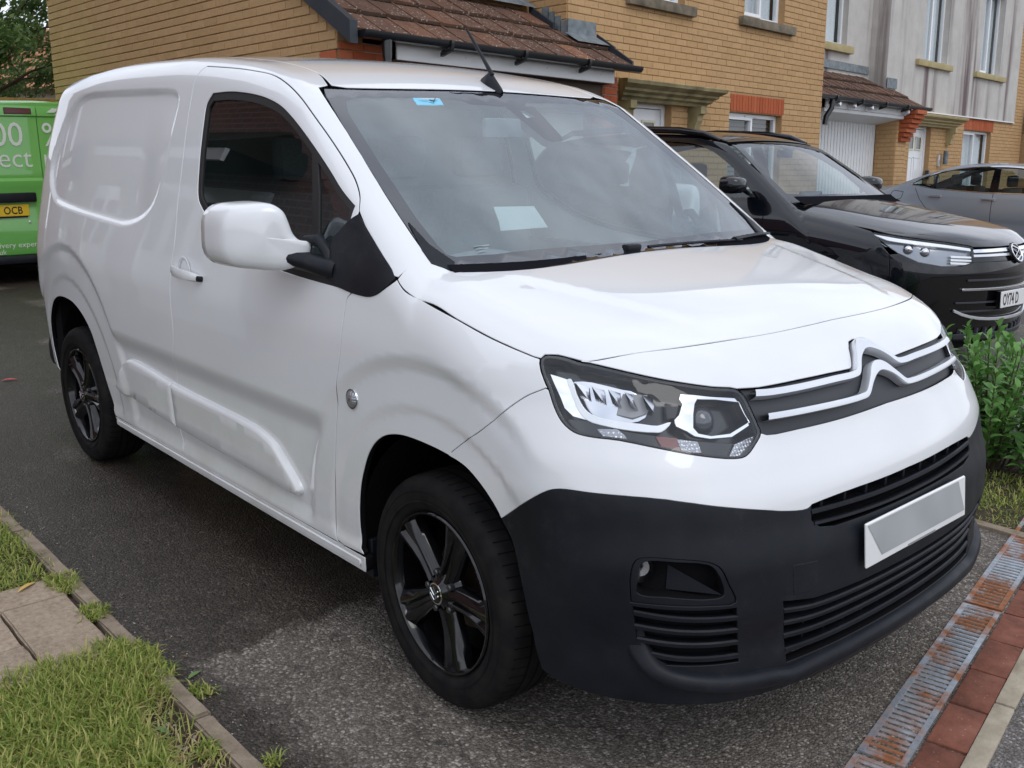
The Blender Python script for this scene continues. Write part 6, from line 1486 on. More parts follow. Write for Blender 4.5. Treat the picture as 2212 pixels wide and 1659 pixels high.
def simple_wheel(par,x,y,side,R_=.35,rimmat=None):
    r=empty('wheel'); r.parent=par
    MB().lathe([(.225,-.01),(.25,.006),(R_-.05,.008),(R_-.012,-.008),(R_,-.03),(R_,-.18),(R_-.02,-.205),(.225,-.2)],40,'y',closed=True).build('tyre',M_tyre,r,50)
    rm=MB().lathe([(.23,-.01),(.222,0),(.21,-.03),(.2,-.15)],36,'y').build('rim',rimmat or M_satin,r,40)
    for k in range(5):
        a0=2*math.pi*k/5; V_=[(.04,-.012,-.03),(.22,-.012,-.045),(.22,-.012,.045),(.04,-.012,.03),(.04,-.04,-.036),(.22,-.04,-.05),(.22,-.04,.05),(.04,-.04,.036)]
        cs,sn=math.cos(a0),math.sin(a0); mk('spoke',[(v[0]*cs-v[2]*sn,v[1],v[0]*sn+v[2]*cs) for v in V_],[(3,2,1,0),(0,1,5,4),(2,3,7,6)],rimmat or M_satin,r)
    MB().lathe([(0,.0),(.05,-.002),(.06,-.02)],20,'y').build('hub_cap',rimmat or M_satin,r,40); MB().lathe([(0,-.1),(.21,-.1)],24,'y').build('wheel_back',M_dark,r)
    r.matrix_local=Matrix.Translation((x,y,R_))@(Matrix.Rotation(math.pi,4,'Z') if side<0 else Matrix.Identity(4))
def both(nm,dom,loops,step,mt,par,**k):
    a,b=patch(nm,dom,loops,step,mt,par,mirror=True,**k); return a,b
# ------------------------------------------------------------------ black SUV
M_blk=mat('metallic_black_paint',(.0035,.0045,.008),.25,coat=1,coat_r=.012,spec=.12)
M_cglass=glassmat('car_glass',(.62,.70,.70),1.7)
M_ckit=mat('suv_lamp_inner',(.30,.32,.35),.25,metal=.6)
SZB=-.0215*(4.74-1.2)
F=make_F(pchip([.15,.3,.5,.75,.9,1.0,1.12,1.3,1.5,1.6,1.75],[.84,.87,.895,.915,.912,.895,.845,.775,.70,.655,.58]),
  pchip([-3.6,-3.2,-2.6,-2.0,-1.5,-1.12],[1.48,1.575,1.645,1.668,1.655,1.600]),((-.42,1.165),(-1.12,1.600)),None,
  pchip([-.9,-.42,0,.3,.55,.72,.82,.9],[1.215,1.165,1.105,1.060,1.010,.955,.90,.82]),
  pchip([.15,.22,.3,.42,.55,.7,.8,.88,.95,1.02,1.15],[.74,.81,.85,.868,.878,.876,.866,.84,.79,.70,.5]),
  lambda a:.12*(a/.48)**2*.85+.05*(a/.85)**6,lambda a,z:-3.55+.08*a**2+.28*np.clip((z-.95)/.65,0,1)**1.5)
suv=empty('parked_suv',(-1.63,4.74,SZB)); suv.rotation_euler=(-.0215,0,0); tag(suv,'glossy black SUV parked nose out on the next drive','car')
def onR(p): return lift(DR,DR.to(P3(*p))[None],0)[0][0]
SE=[onR((.42,-.82,.56)),onR((.40,-.82,.72)),onR((.385,-.82,.845))]
def B_side():
    sl=[P3(-.43,-.83,1.14),P3(-.75,-.775,1.36),P3(-1.16,-.655,1.575),P3(-1.7,-.63,1.625),P3(-2.6,-.62,1.60),P3(-3.2,-.60,1.50),P3(-3.38,-.62,1.2),P3(-3.46,-.70,.9),P3(-3.46,-.70,.45),P3(-3.15,-.84,.36)]
    sl+=arcpts(-2.68,.345,.395,165,12,16)+[P3(-2.26,-.88,.33),P3(-.42,-.88,.33)]+arcpts(0,.345,.395,168,15,16)
    sl+=SE+[P3(.30,-.84,.93),P3(.205,-.85,.985),P3(-.1,-.86,1.055),P3(-.36,-.845,1.105)]
    return sl
wn1=catmull([(-.72,-.83,1.165),(-1.2,-.83,1.135),(-2.0,-.83,1.15),(-2.7,-.83,1.19),(-3.0,-.8,1.26),(-2.95,-.7,1.40),(-2.6,-.66,1.50),(-2.0,-.64,1.545),(-1.5,-.65,1.545),(-1.25,-.68,1.49),(-.95,-.74,1.34)],4)
bs1,bs2=both('body_side',DR,[B_side(),wn1],.03,M_blk,suv,bstep=.025)
for par,fl in ((bs1,0),(bs2,1)):
    for nm,mt,lp,of in (('side_window',M_cglass,[wn1],-.012),('door_pillar',M_gloss,[[P3(-1.66,-.8,1.13),P3(-1.78,-.8,1.13),P3(-1.84,-.65,1.56),P3(-1.74,-.65,1.56)]],-.006)):
        o=patch(nm,DR,lp,.05,mt,par,off=of,gap=-.006,flange=.004)
        if fl: flipy(o)
    q=resample(DR.to(np.array(wn1)),.03); q=q if area2(q)>0 else q[::-1]
    o=patch('window_trim',DR,[inset_loop(q,-.016),inset_loop(q,.004)],.03,M_gloss,par,off=.001,gap=0,flange=.01)
    if fl: flipy(o)
    for nm,lp in (('door_gap',[P3(-.62,-.9,1.10),P3(-.615,-.9,1.10),P3(-.60,-.9,.9),P3(-.55,-.9,.42),P3(-.556,-.9,.42),P3(-.606,-.9,.9)]),('door_gap',[P3(-1.72,-.9,1.10),P3(-1.715,-.9,1.10),P3(-1.70,-.9,.42),P3(-1.706,-.9,.42)])):
        o=patch(nm,DR,[lp],.03,M_dark,par,off=.001,gap=0,flange=.001)
        if fl: flipy(o)
    # side crease highlight strip and door handles
    for x in (-1.55,-2.5):
        p,n=lift(DR,DR.to(P3(x,-.9,1.03))[None],.012); p=p[0]*(1 if not fl else np.array([1,-1,1])); MB().box((p[0]-.10,p[1]-.014,p[2]-.016),(p[0]+.10,p[1]+.014,p[2]+.016),.010).build('door_handle',M_blk,par)
bon2=[P3(-.415,-.70,1.1),P3(-.43,-.79,1.1),P3(-.25,-.80,1.1),P3(0,-.80,1.08),P3(.25,-.785,1.0),P3(.42,-.73,.99),P3(.58,-.60,.96),P3(.70,-.40,.95),P3(.755,-.2,.95),P3(.77,0,.95)]
wb2=[P3(-.42+.055*(1-(y/.7)**2),y,1.16) for y in np.linspace(-.66,0,7)]
patch('bonnet',DT,[sym(bon2[1:])+[P3(p[0],-p[1],p[2]) for p in wb2[:-1]]+wb2[::-1]],.03,M_blk,suv)
rf2=[P3(-1.15-.03*(y/.6)**2,y,1.6) for y in np.linspace(-.585,.585,13)]
se2=[P3(-1.25,-.600,1.6),P3(-1.7,-.595,1.62),P3(-2.6,-.585,1.6),P3(-3.15,-.56,1.5)]
patch('roof',DT,[rf2+mir(se2)+se2[::-1]],.06,M_blk,suv)
wsl2=[P3(-1.135,-.61,1.6),P3(-.78,-.70,1.36),P3(-.50,-.765,1.18)]
g2=patch('windscreen',DT,[wsl2+[P3(-.425+.055*(1-(y/.7)**2),y,1.16) for y in np.linspace(-.70,.70,11)]+mir(wsl2)[::-1]+[P3(-1.135-.02*(y/.6)**2+.02,y,1.6) for y in np.linspace(.5,-.5,7)]],.06,M_cglass,suv,off=-.003,gap=.001,flange=.003)
inn=[P3(-1.06,-.56,1.55),P3(-.76,-.645,1.36),P3(-.56,-.69,1.22),P3(-.50,-.55,1.2),P3(-.47,0,1.2)]
patch('ceramic_band',DT,[wsl2+[P3(-.425+.055*(1-(y/.7)**2),y,1.16) for y in np.linspace(-.70,.70,11)]+mir(wsl2)[::-1]+[P3(-1.135-.02*(y/.6)**2+.02,y,1.6) for y in np.linspace(.5,-.5,7)],sym(inn)+[P3(-1.075,.3,1.56),P3(-1.085,.09,1.56),P3(-1.0,.08,1.5),P3(-1.0,-.08,1.5),P3(-1.085,-.09,1.56),P3(-1.075,-.3,1.56)]],.05,M_frit,g2,off=-.006,gap=.001,flange=.001)
V_=[];f=[]
for i_,y in enumerate(np.linspace(-.72,.72,21)):
    xx=-.425+.055*(1-(y/.7)**2); V_+=[(xx-.05,y,1.182),(xx,y,1.150),(xx+.05,y,1.13)]
for i_ in range(20): f+=[(3*i_,3*i_+1,3*i_+4,3*i_+3),(3*i_+1,3*i_+2,3*i_+5,3*i_+4)]
mk('cowl_panel',V_,f,M_frit,suv,smooth=60)
# nose
hb=[P3(.205,-.85,.985),P3(.42,-.735,.985),P3(.58,-.605,.955),P3(.70,-.41,.945)]
nh=[P3(.40,-.82,.845),P3(.52,-.74,.80),P3(.62,-.64,.775),P3(.70,-.50,.78),P3(.72,-.47,.795)]
hlp=[P3(.215,-.85,.975),P3(.33,-.80,.965),P3(.50,-.69,.945),P3(.62,-.56,.925),P3(.70,-.44,.905),P3(.735,-.43,.895),P3(.74,-.44,.80),P3(.70,-.52,.775),P3(.62,-.63,.775),P3(.52,-.74,.80),P3(.42,-.80,.85),P3(.33,-.83,.91)]
uppn=SE+[hlp[10],hlp[9],hlp[8],hlp[7],hlp[6]]+[P3(.82,-.20,.800),P3(.85,0,.800)]
lown=[SE[0],P3(.52,-.76,.66),P3(.60,-.70,.70),P3(.74,-.52,.715),P3(.84,-.2,.715),P3(.87,0,.715)]
patch('front_bumper',DC,[sym(uppn)+sym(lown)[::-1]],.03,M_blk,suv)
topn=[P3(.215,-.85,.985)]+hlp[1:6]+[P3(.82,-.2,.892),P3(.84,0,.892)]
patch('nose_panel',DC,[sym([P3(p[0],p[1],p[2]+.003) for p in topn])+mir([P3(.25,-.785,1.02),P3(.42,-.73,1.0),P3(.58,-.6,.97),P3(.70,-.4,.955),P3(.77,0,.955)])+[P3(.70,-.4,.955),P3(.58,-.6,.97),P3(.42,-.73,1.0),P3(.25,-.785,1.02)]],.03,M_blk,suv,gap=.002)
for S in ((lambda L_:list(L_)),mir):
    hd=patch('headlight',DC,[S(hlp)],.03,M_ckit,suv,off=-.035,gap=0,flange=.01); patch('lens_cover',DC,[S(hlp)],.04,M_lens,hd,off=.0,gap=.002,flange=.03)
    drl=[P3(.235,-.85,.968),P3(.33,-.80,.958),P3(.50,-.69,.936),P3(.62,-.56,.915),P3(.72,-.44,.893),P3(.72,-.44,.877),P3(.62,-.56,.898),P3(.50,-.69,.917),P3(.33,-.80,.938)]
    patch('light_strip',DC,[S(drl)],.03,M_drl,hd,off=-.010,gap=0,flange=.008)
    for k in range(3): patch('light_strip',DC,[S([P3(.66,-.58,.845-.022*k),P3(.735,-.45,.838-.022*k),P3(.735,-.45,.828-.022*k),P3(.66,-.58,.833-.022*k)])],.03,M_drl,hd,off=-.012,gap=0,flange=.006)
    for k in range(2):
        p,n=lift(DC,DC.to(np.array(S([P3(.46+.085*k,-.76+.065*k,.885-.012*k)])[0]))[None],-.028); pj=MB().lathe([(0,.022),(.014,.019),(.024,.010),(.030,0),(.034,-.006)],20,'x').build('projector_lens',M_refl,hd,60); pj.parent=hd; pj.matrix_local=frame_mat(p[0],n[0],(0,0,1))
lb=[P3(.735,-.435,.885),P3(.82,-.2,.888),P3(.85,0,.888)]; lb2=[P3(.738,-.435,.800),P3(.835,-.2,.803),P3(.855,0,.803)]
bar=patch('light_bar',DC,[sym(lb)+sym(lb2)[::-1]],.03,M_gloss,suv,off=-.012,gap=0,flange=.01)
cr=[P3(.735,-.433,.880),P3(.82,-.2,.883),P3(.85,0,.883)]; cr2=[P3(.735,-.433,.862),P3(.82,-.2,.864),P3(.85,0,.864)]
patch('chrome_bar',DC,[sym(cr)+sym(cr2)[::-1]],.03,M_chrome,bar,off=.002,gap=0,flange=.012)
patch('chrome_bar',DC,[sym([P3(p[0],p[1],p[2]-.030) for p in cr])+sym([P3(p[0],p[1],p[2]-.026) for p in cr2])[::-1]],.03,M_satin,bar,off=-.006,gap=0,flange=.004)
p,n=lift(DC,DC.to(P3(.87,0,.845))[None],.006); p=p[0]; n=n[0]
bd=MB().lathe([(0,.006),(.062,.006),(.068,.009),(.076,.008),(.078,-.004)],40,'x').build('round_badge',M_gloss,suv,50); bd.matrix_local=frame_mat(p,n,(0,0,1))
# badge ring and letters: x axis out, local y = car left, z up
M_silv=mat('badge_silver',(.8,.81,.83),.15,metal=1)
rg=MB().lathe([(.060,.008),(.064,.012),(.069,.011),(.070,.007)],40,'x').build('badge_ring',M_silv,bd,50)
def bar2(p,q,w=.0055):
    mb=MB().tube([(.011,p[0],p[1]),(.011,q[0],q[1])],w,6,flat=.6); mb.build('badge_stroke',M_silv,bd,60)
for p,q in (((-.026,.052),(0,.006)),((.026,.052),(0,.006)),((-.050,.034),(-.022,-.044)),((.050,.034),(.022,-.044)),((-.022,-.044),(0,-.006)),((.022,-.044),(0,-.006))): bar2(p,q)
# lower grille area
lg=[SE[0]-P3(0,0,.004),P3(.52,-.76,.655),P3(.60,-.70,.695),P3(.74,-.52,.710),P3(.84,-.2,.710),P3(.87,0,.710)]; lo2=[P3(.45,-.80,.30),P3(.60,-.70,.265),P3(.74,-.50,.255),P3(.83,-.2,.25),P3(.85,0,.25)]
lw=patch('lower_grille',DC,[sym(lg)+sym(lo2)[::-1]],.03,M_gloss,suv,off=-.012,gap=-.002,flange=.02)
def cstrip(z0,w,mt,y0=-.70,of=.004,name='chrome_strip',zc=0):
    pts=[P3(.9,y,z0+zc*(abs(y)/.7)**3) for y in np.linspace(y0,0,8)]; up_=[P3(p[0],p[1],p[2]+w) for p in pts]; patch(name,DC,[sym(up_)+sym(pts)[::-1]],.04,mt,lw,off=of,gap=0,flange=.015)
cstrip(.612,.012,M_chrome,-.66); cstrip(.525,.008,M_grey,-.72,.002,'grille_slat'); cstrip(.465,.008,M_grey,-.74,.002,'grille_slat'); cstrip(.675,.010,M_grey,-.60,.0,'grille_slat'); cstrip(.40,.016,M_satin,-.74,.012,'chrome_strip',.06); cstrip(.285,.03,M_grey,-.70,.016,'splitter')
for y in np.linspace(-.6,.6,13): 
    p,n=lift(DC,DC.to(P3(.9,y,.325))[None],.0); MB().box((p[0][0]-.02,p[0][1]-.012,.315),(p[0][0]+.004,p[0][1]+.012,.35)).build('splitter_rib',M_grey,lw)
pt=MB().box((-.004,-.26,-.0555),(.004,.26,.0555),.003).build('number_plate',M_plate_w,suv); pt.location=(.895,0,.545); pt.rotation_euler=(0,math.radians(-4),0)
text_mesh('plate_characters','OY74 D',.109,M_plate_b,pt,frame_mat(Vector((.0045,-.235,-.038)),(0,1,0),(0,0,1)),.0006,sx=.66,bold=.0022,space=1.05)
MB().box((-.03,-.262,-.058),(-.006,.262,.058)).build('plate_mount',M_gloss,pt)
# rails, mirrors, wheels, cabin
for s_ in (-1,1):
    MB().tube([(-1.24,s_*.612,1.580),(-1.40,s_*.618,1.632),(-1.65,s_*.62,1.660),(-2.2,s_*.615,1.675),(-2.9,s_*.60,1.640),(-3.14,s_*.59,1.56)],[.012,.018,.020,.020,.018,.012],8,flat=1.4).build('roof_rail',M_blk,suv,60)
    mr=empty('door_mirror'); mr.parent=suv
    c0=MB(); P_=[]
    for dx,sc in ((-.07,.95),(-.02,1.0),(.03,.92),(.06,.70),(.075,.35)):
        for k in range(16):
            th=2*math.pi*k/16; ex=abs(math.cos(th))**.6*math.copysign(1,math.cos(th)); ez=abs(math.sin(th))**.6*math.copysign(1,math.sin(th)); P_.append((-.80+dx,s_*(1.00+.10*ex*sc),1.255+.065*ez*sc))
    f=[]
    for j in range(4):
        for k in range(16): f.append((j*16+k,j*16+(k+1)%16,(j+1)*16+(k+1)%16,(j+1)*16+k))
    f+=[tuple(range(64,80)),tuple(range(16))[::-1]]
    if s_<0: f=[t[::-1] for t in f]
    mk('mirror_shell',P_,f,M_blk,mr,smooth=60); MB().tube([(-.80,s_*.93,1.235),(-.80,s_*.82,1.19)],.016,8).build('mirror_arm',M_gloss,mr)
    for x in (0,-2.68):
        simple_wheel(suv,x,s_*.87,s_)
        V_=[];f=[]
        for k in range(21):
            th=math.radians(-10)+math.radians(200)*k/20; V_+=[(x+.40*math.cos(th),s_*.90,.345+.40*math.sin(th)),(x+.40*math.cos(th),s_*.55,.345+.40*math.sin(th))]
        mk('arch_liner',V_,[(2*k,2*k+1,2*k+3,2*k+2) for k in range(20)],M_dark,suv)
MB().box((-3.3,-.55,.2),(.7,.55,.36)).build('floor_pan',M_dark,suv)
mk('dashboard',[(-.52,-.7,1.13),(-.52,.7,1.13),(-.95,.7,1.10),(-.95,-.7,1.10),(-1.0,-.7,.7),(-1.0,.7,.7)],[(0,1,2,3),(3,2,5,4)],M_ctrim,suv)
MB().box((-.80,-.14,1.09),(-.78,.18,1.20),.01).build('dash_screen',M_gloss,suv); MB().box((-1.06,-.10,1.46),(-1.04,.11,1.52),.012).build('rear_view_mirror',M_ctrim,suv)
for y in (-.37,.37):
    for x in (-1.62,-2.5):
        st_=empty('seat'); st_.parent=suv; MB().box((x-.12,y-.24,.65),(x+.02,y+.24,1.18),.05).build('seat_back',M_ctrim,st_); MB().box((x-.10,y-.13,1.20),(x,y+.13,1.40),.04).build('headrest',M_ctrim,st_)
rw=both('rear_panel',DB,[[P3(0,-.001,.45),P3(0,-.70,.45),P3(0,-.70,1.0),P3(0,-.60,1.5),P3(0,-.001,1.55)]],.08,M_blk,suv)
# ------------------------------------------------------------------ grey saloon
M_sil=mat('metallic_grey_paint',(.36,.40,.46),.34,metal=.35,coat=1,coat_r=.02)
F=make_F(pchip([.15,.3,.5,.75,.9,1.0,1.2,1.4,1.55],[.84,.87,.895,.915,.905,.88,.78,.655,.55]),
  pchip([-3.6,-2.9,-2.4,-1.9,-1.4,-1.05],[1.20,1.36,1.445,1.475,1.46,1.405]),((-.05,1.02),(-1.05,1.405)),((-2.75,1.36),(-3.55,1.03)),
  pchip([-4.4,-3.98,-3.4,-2.5,-.1,.4,.8],[1.02,1.055,1.045,1.0,1.02,.95,.80]),pchip([.15,.3,.5,.7,.9,1.1],[.78,.84,.86,.85,.78,.5]),lambda a:.25*(a/.85)**2.5,lambda a,z:-4.02+.16*(a/.8)**4+.05*np.clip(.6-z,0,1),wb=2.87,krear=.12)
sal=empty('parked_saloon',(-3.0,14.62,-.0215*(14.62-1.2))); sal.rotation_euler=(-.0215,0,0); tag(sal,'metallic grey saloon parked in front of the rendered house','car')
bsl=[P3(-.06,-.85,1.0),P3(-.5,-.74,1.20),P3(-1.08,-.62,1.385),P3(-1.6,-.575,1.44),P3(-2.3,-.565,1.425),P3(-2.85,-.60,1.315),P3(-3.4,-.70,1.085),P3(-3.85,-.72,1.03),P3(-3.90,-.76,.75),P3(-3.86,-.76,.40),P3(-3.32,-.86,.32)]+arcpts(-2.87,.335,.375,165,15,14)+[P3(-2.47,-.88,.27),P3(-.40,-.88,.27)]+arcpts(0,.335,.375,165,15,14)+[P3(.55,-.78,.35),P3(.55,-.78,.75),P3(.3,-.84,.90)]
wn2=catmull([(-.55,-.84,1.02),(-1.4,-.84,1.0),(-2.2,-.84,1.015),(-2.9,-.82,1.06),(-3.06,-.8,1.085),(-2.85,-.72,1.20),(-2.5,-.66,1.31),(-2.0,-.62,1.365),(-1.5,-.615,1.375),(-1.15,-.65,1.33),(-.85,-.74,1.19)],4)
s1_,s2_=both('body_side',DR,[bsl,wn2],.04,M_sil,sal)
for par,fl in ((s1_,0),(s2_,1)):
    def add(o):
        if fl: flipy(o)
    add(patch('side_window',DR,[wn2],.06,M_cglass,par,off=-.012,gap=-.005,flange=.004))
    q=resample(DR.to(np.array(wn2)),.03); q=q if area2(q)>0 else q[::-1]
    add(patch('window_trim',DR,[inset_loop(q,-.013),inset_loop(q,.001)],.03,M_chrome,par,off=.004,gap=0,flange=.01))
    add(patch('door_pillar',DR,[[P3(-1.62,-.8,1.0),P3(-1.76,-.8,1.0),P3(-1.80,-.62,1.37),P3(-1.70,-.62,1.37)]],.05,M_gloss,par,off=-.004,gap=0,flange=.004))
    add(patch('quarter_bar',DR,[[P3(-2.62,-.8,1.03),P3(-2.665,-.8,1.03),P3(-2.70,-.7,1.25),P3(-2.67,-.7,1.26)]],.05,M_gloss,par,off=-.004,gap=0,flange=.004))
    for lp in ([P3(-1.69,-.9,.99),P3(-1.684,-.9,.99),P3(-1.68,-.9,.35),P3(-1.686,-.9,.35)],[P3(-2.98,-.9,1.04),P3(-2.974,-.9,1.04),P3(-2.86,-.9,.85),P3(-2.62,-.9,.60),P3(-2.60,-.9,.35),P3(-2.606,-.9,.35),P3(-2.626,-.9,.60),P3(-2.866,-.9,.85)],[P3(-.48,-.9,.98),P3(-.474,-.9,.98),P3(-.45,-.9,.35),P3(-.456,-.9,.35)]): add(patch('door_gap',DR,[lp],.03,M_dark,par,off=.001,gap=0,flange=.001))
    fq=catmull([(-3.17,-.9,.97),(-3.20,-.9,.85),(-3.35,-.9,.845),(-3.39,-.9,.90),(-3.36,-.9,.975),(-3.17,-.9,.97)],4); q2=resample(DR.to(np.array(fq[:-1])),.02); q2=q2 if area2(q2)>0 else q2[::-1]
    add(patch('fuel_flap',DR,[q2,inset_loop(q2,.006)],.02,M_dark,par,off=.001,gap=0,flange=.001))
    for x in (-1.73,-2.60):
        p,n=lift(DR,DR.to(P3(x,-.9,.905+.02*(x<-2)))[None],.016); p=p[0]*(1 if not fl else np.array([1,-1,1])); h_=MB().box((p[0]-.115,p[1]-.016,p[2]-.018),(p[0]+.105,p[1]+.016,p[2]+.014),.012).build('door_handle',M_sil,par); MB().box((p[0]-.11,p[1]-.018,p[2]-.024),(p[0]+.10,p[1]+.018,p[2]-.016),.003).build('handle_chrome',M_chrome,h_)
    for k,(xa,za,xb,zb) in enumerate(((-3.7,.86,-.2,.80),)): 
        pts=[P3(x,-.9,za+(zb-za)*(x-xa)/(xb-xa)+.03*math.sin((x-xa)/(xb-xa)*3.1)) for x in np.linspace(xa,xb,14)]
    for x in (0,-2.87): simple_wheel(sal,x,(-.88 if not fl else .88),-1 if not fl else 1,.33)
patch('roof',DT,[[P3(-1.09,y,1.4) for y in np.linspace(-.56,.56,9)]+mir([P3(-1.6,-.555,1.44),P3(-2.3,-.545,1.42),P3(-2.72,-.55,1.35)])+[P3(-2.73,.0,1.36)]+[P3(-2.72,-.55,1.35),P3(-2.3,-.545,1.42),P3(-1.6,-.555,1.44)]],.07,M_sil,sal)
patch('rear_screen',DT,[[P3(-2.75,y,1.35) for y in np.linspace(-.54,.54,7)]+mir([P3(-3.05,-.60,1.2),P3(-3.38,-.66,1.08)])+[P3(-3.42,0,1.06)]+[P3(-3.38,-.66,1.08),P3(-3.05,-.60,1.2)]],.07,M_cglass,sal,gap=.004)
patch('windscreen',DT,[[P3(-.10,y,1.02) for y in np.linspace(.72,-.72,7)]+[P3(-.5,-.68,1.2),P3(-1.07,-.57,1.4)]+[P3(-1.07,.57,1.4),P3(-.5,.68,1.2)]],.07,M_cglass,sal,gap=.004)
patch('bonnet',DT,[[P3(-.07,y,1.02) for y in np.linspace(-.75,.75,7)]+[P3(.45,.70,.9),P3(.66,.4,.85),P3(.70,0,.85),P3(.66,-.4,.85),P3(.45,-.70,.9)]],.07,M_sil,sal)
patch('boot_lid',DT,[[P3(-3.43,y,1.06) for y in np.linspace(-.66,.66,7)]+[P3(-3.85,.66,1.05),P3(-3.93,0,1.05),P3(-3.85,-.66,1.05)]],.07,M_sil,sal)
patch('front_bumper',DC,[[P3(.5,-.80,.35),P3(.7,-.5,.3),P3(.85,0,.3),P3(.7,.5,.3),P3(.5,.80,.35),P3(.5,.80,.80),P3(.7,.4,.84),P3(.7,0,.85),P3(.7,-.4,.84),P3(.5,-.80,.80)]],.07,M_sil,sal)
both('rear_panel',DB,[[P3(0,-.001,.40),P3(0,-.76,.40),P3(0,-.76,.98),P3(0,-.001,1.0)]],.08,M_sil,sal)
MB().box((-3.7,-.6,.18),(.6,.6,.34)).build('floor_pan',M_dark,sal); MB().box((-3.3,-.72,.5),(-.3,.72,.98)).build('cabin_trim',M_dark,sal)
for y in (-.37,.37):
    for x in (-1.55,-2.45):
        st_=empty('seat'); st_.parent=sal; MB().box((x-.14,y-.24,.6),(x+.02,y+.24,1.08),.05).build('seat_back',M_ctrim,st_); MB().box((x-.12,y-.13,1.09),(x-.02,y+.13,1.27),.04).build('headrest',M_ctrim,st_)
for s_ in (-1,1): MB().box((-.72,min(s_*.88,s_*1.06),.99),(-.60,max(s_*.88,s_*1.06),1.12),.04).build('door_mirror',M_sil,sal)
# ------------------------------------------------------------------ green delivery van, seen from behind
F=F_van
M_grn=mat('green_van_paint',(.15,.47,.09),.35,coat=1,coat_r=.03); M_wl=mat('white_vinyl_lettering',(.72,.78,.70),.45); M_yel=mat('yellow_number_plate',(.78,.52,.02),.4)
gv=empty('delivery_van',(-9.40,1.0,0)); tag(gv,'green delivery van with white lettering seen from behind at left','van')
def section(x,w,zb,zt,top,r=.10):
    # half-rounded van section in (y,z)
    pts=[(-w*.97,zb),(-w,zb+.10),(-w,zb+.5),(-w*.985,1.1),(-w*top-.04,zt-.35),(-w*top+.01,zt-.12),(-w*top+.06,zt-.045),(-w*top+.16,zt-.008),(0,zt+.01)]
    pts=pts+[(-a,b) for a,b in pts[:-1][::-1]]; return [(x,a,b) for a,b in pts]
secs=[section(-.02,.925,.30,1.88,.86),section(-.06,.95,.29,1.90,.88),section(-.5,.96,.28,1.915,.89),section(-3.2,.96,.28,1.92,.88),section(-3.9,.95,.28,1.85,.82),section(-4.35,.92,.28,1.30,.95),section(-4.8,.80,.32,.95,.97)]
V_=[q for s_ in secs for q in s_]; m_=len(secs[0]); f=[(i*m_+j,i*m_+j+1,(i+1)*m_+j+1,(i+1)*m_+j) for i in range(len(secs)-1) for j in range(m_-1)]
f+=[tuple(range(m_))[::-1],tuple((len(secs)-1)*m_+j for j in range(m_))]
mk('body_shell',V_,f,M_grn,gv,smooth=50)
def gpatch(name,pts,x,mt,par,th=.004): return MB().prism([(a-1.0,b) for a,b in pts],0,x-th,x).build(name,mt,par or gv,20)
def gdoor(y0,y1):
    # pressed steel door: stepped profile in z
    prof=[(.315,.028),(.36,.040),(.66,.040),(.70,.030),(.985,.030),(1.02,.040),(1.085,.042),(1.115,.022),(1.17,.028),(1.20,.020),(1.74,.014),(1.755,.030),(1.80,.028),(1.855,.012)]
    V_=[];ysn=np.linspace(y0,y1,9)
    for y in ysn:
        for z,x in prof:
            dent=-.018*math.exp(-((y-.62)/.10)**2-((z-.55)/.06)**2)+.012*math.exp(-((y-.80)/.12)**2-((z-.50)/.05)**2)
            V_.append((x-.02*((y-1.0)/.9)**2+dent,(y-1.0)*(1-.13*max(0,(z-1.0)/.9)),z))
    m_=len(prof); f=[(i*m_+j,(i+1)*m_+j,(i+1)*m_+j+1,i*m_+j+1) for i in range(8) for j in range(m_-1)]
    return mk('rear_door',V_,f,M_grn,gv,smooth=35)
d1=gdoor(.11,.996); d2=gdoor(1.004,1.89)
def yy_(y,z): return 1.0+(y-1.0)
gpatch('brake_light',[(.69,1.775),(.945,1.775),(.945,1.825),(.69,1.83)],.035,mat('brake_lens',(.12,.03,.03),.2),d1)
gpatch('brake_surround',[(.685,1.770),(.95,1.770),(.95,1.83),(.685,1.835)],.0335,M_black,d1)
hb_=MB().box((.04,-.62,.865),(.085,-.10,.965),.02).build('plate_handle',M_black,d1)
py=MB().box((.041,-.70,.722),(.046,-.182,.842),.003).build('number_plate',M_yel,d1)
text_mesh('plate_characters','OCB',.109,M_plate_b,py,frame_mat(Vector((.0468,-.435,.745)),(0,1,0),(0,0,1)),.0006,sx=.80,bold=.002,space=1.05)
MB().box((.040,-.68,.705),(.0445,-.20,.721)).build('plate_frame',M_black,py)
MB().lathe([(0,.012),(.012,.008),(.014,0)],12,'x',(.04,-.188,.655)).build('door_lock',M_satin,d1,50)
TX=lambda n,t,sz,y,z,x,par,**k: text_mesh(n,t,sz,M_wl,par,frame_mat(Vector((x,y-1.0,z)),(0,1,0),(0,0,1)),.0008,**k)
TX('lettering','100',.345,.375,1.447,.0225,d1,sx=.92,bold=.001); TX('lettering','%',.345,1.035,1.447,.0225,d2,sx=.92,bold=.001)
TX('lettering','elect',.285,.385,1.228,.0215,d1,sx=.95,bold=-.001); TX('lettering','ric',.285,1.015,1.228,.0225,d2,sx=.95,bold=-.001)
TX('lettering','delivery experts',.082,.385,.392,.0435,d1); TX('lettering','uk',.075,.475,.325,.0375,d1)
for k in range(4):
    th=.5+.35*k; L_=[(1.10+.16*k*.5,1.80-.02*k),(1.16+.16*k*.5,1.845-.015*k),(1.24+.16*k*.5,1.84-.02*k),(1.18+.16*k*.5,1.80-.025*k)]
    mk('leaf_graphic',[(.040,a-1.0,b-.01) for a,b in L_],[(0,1,2,3)],M_wl,d2)
MB().box((-.02,-.93,.22),(.10,.93,.31),.03).build('rear_bumper',M_black,gv)
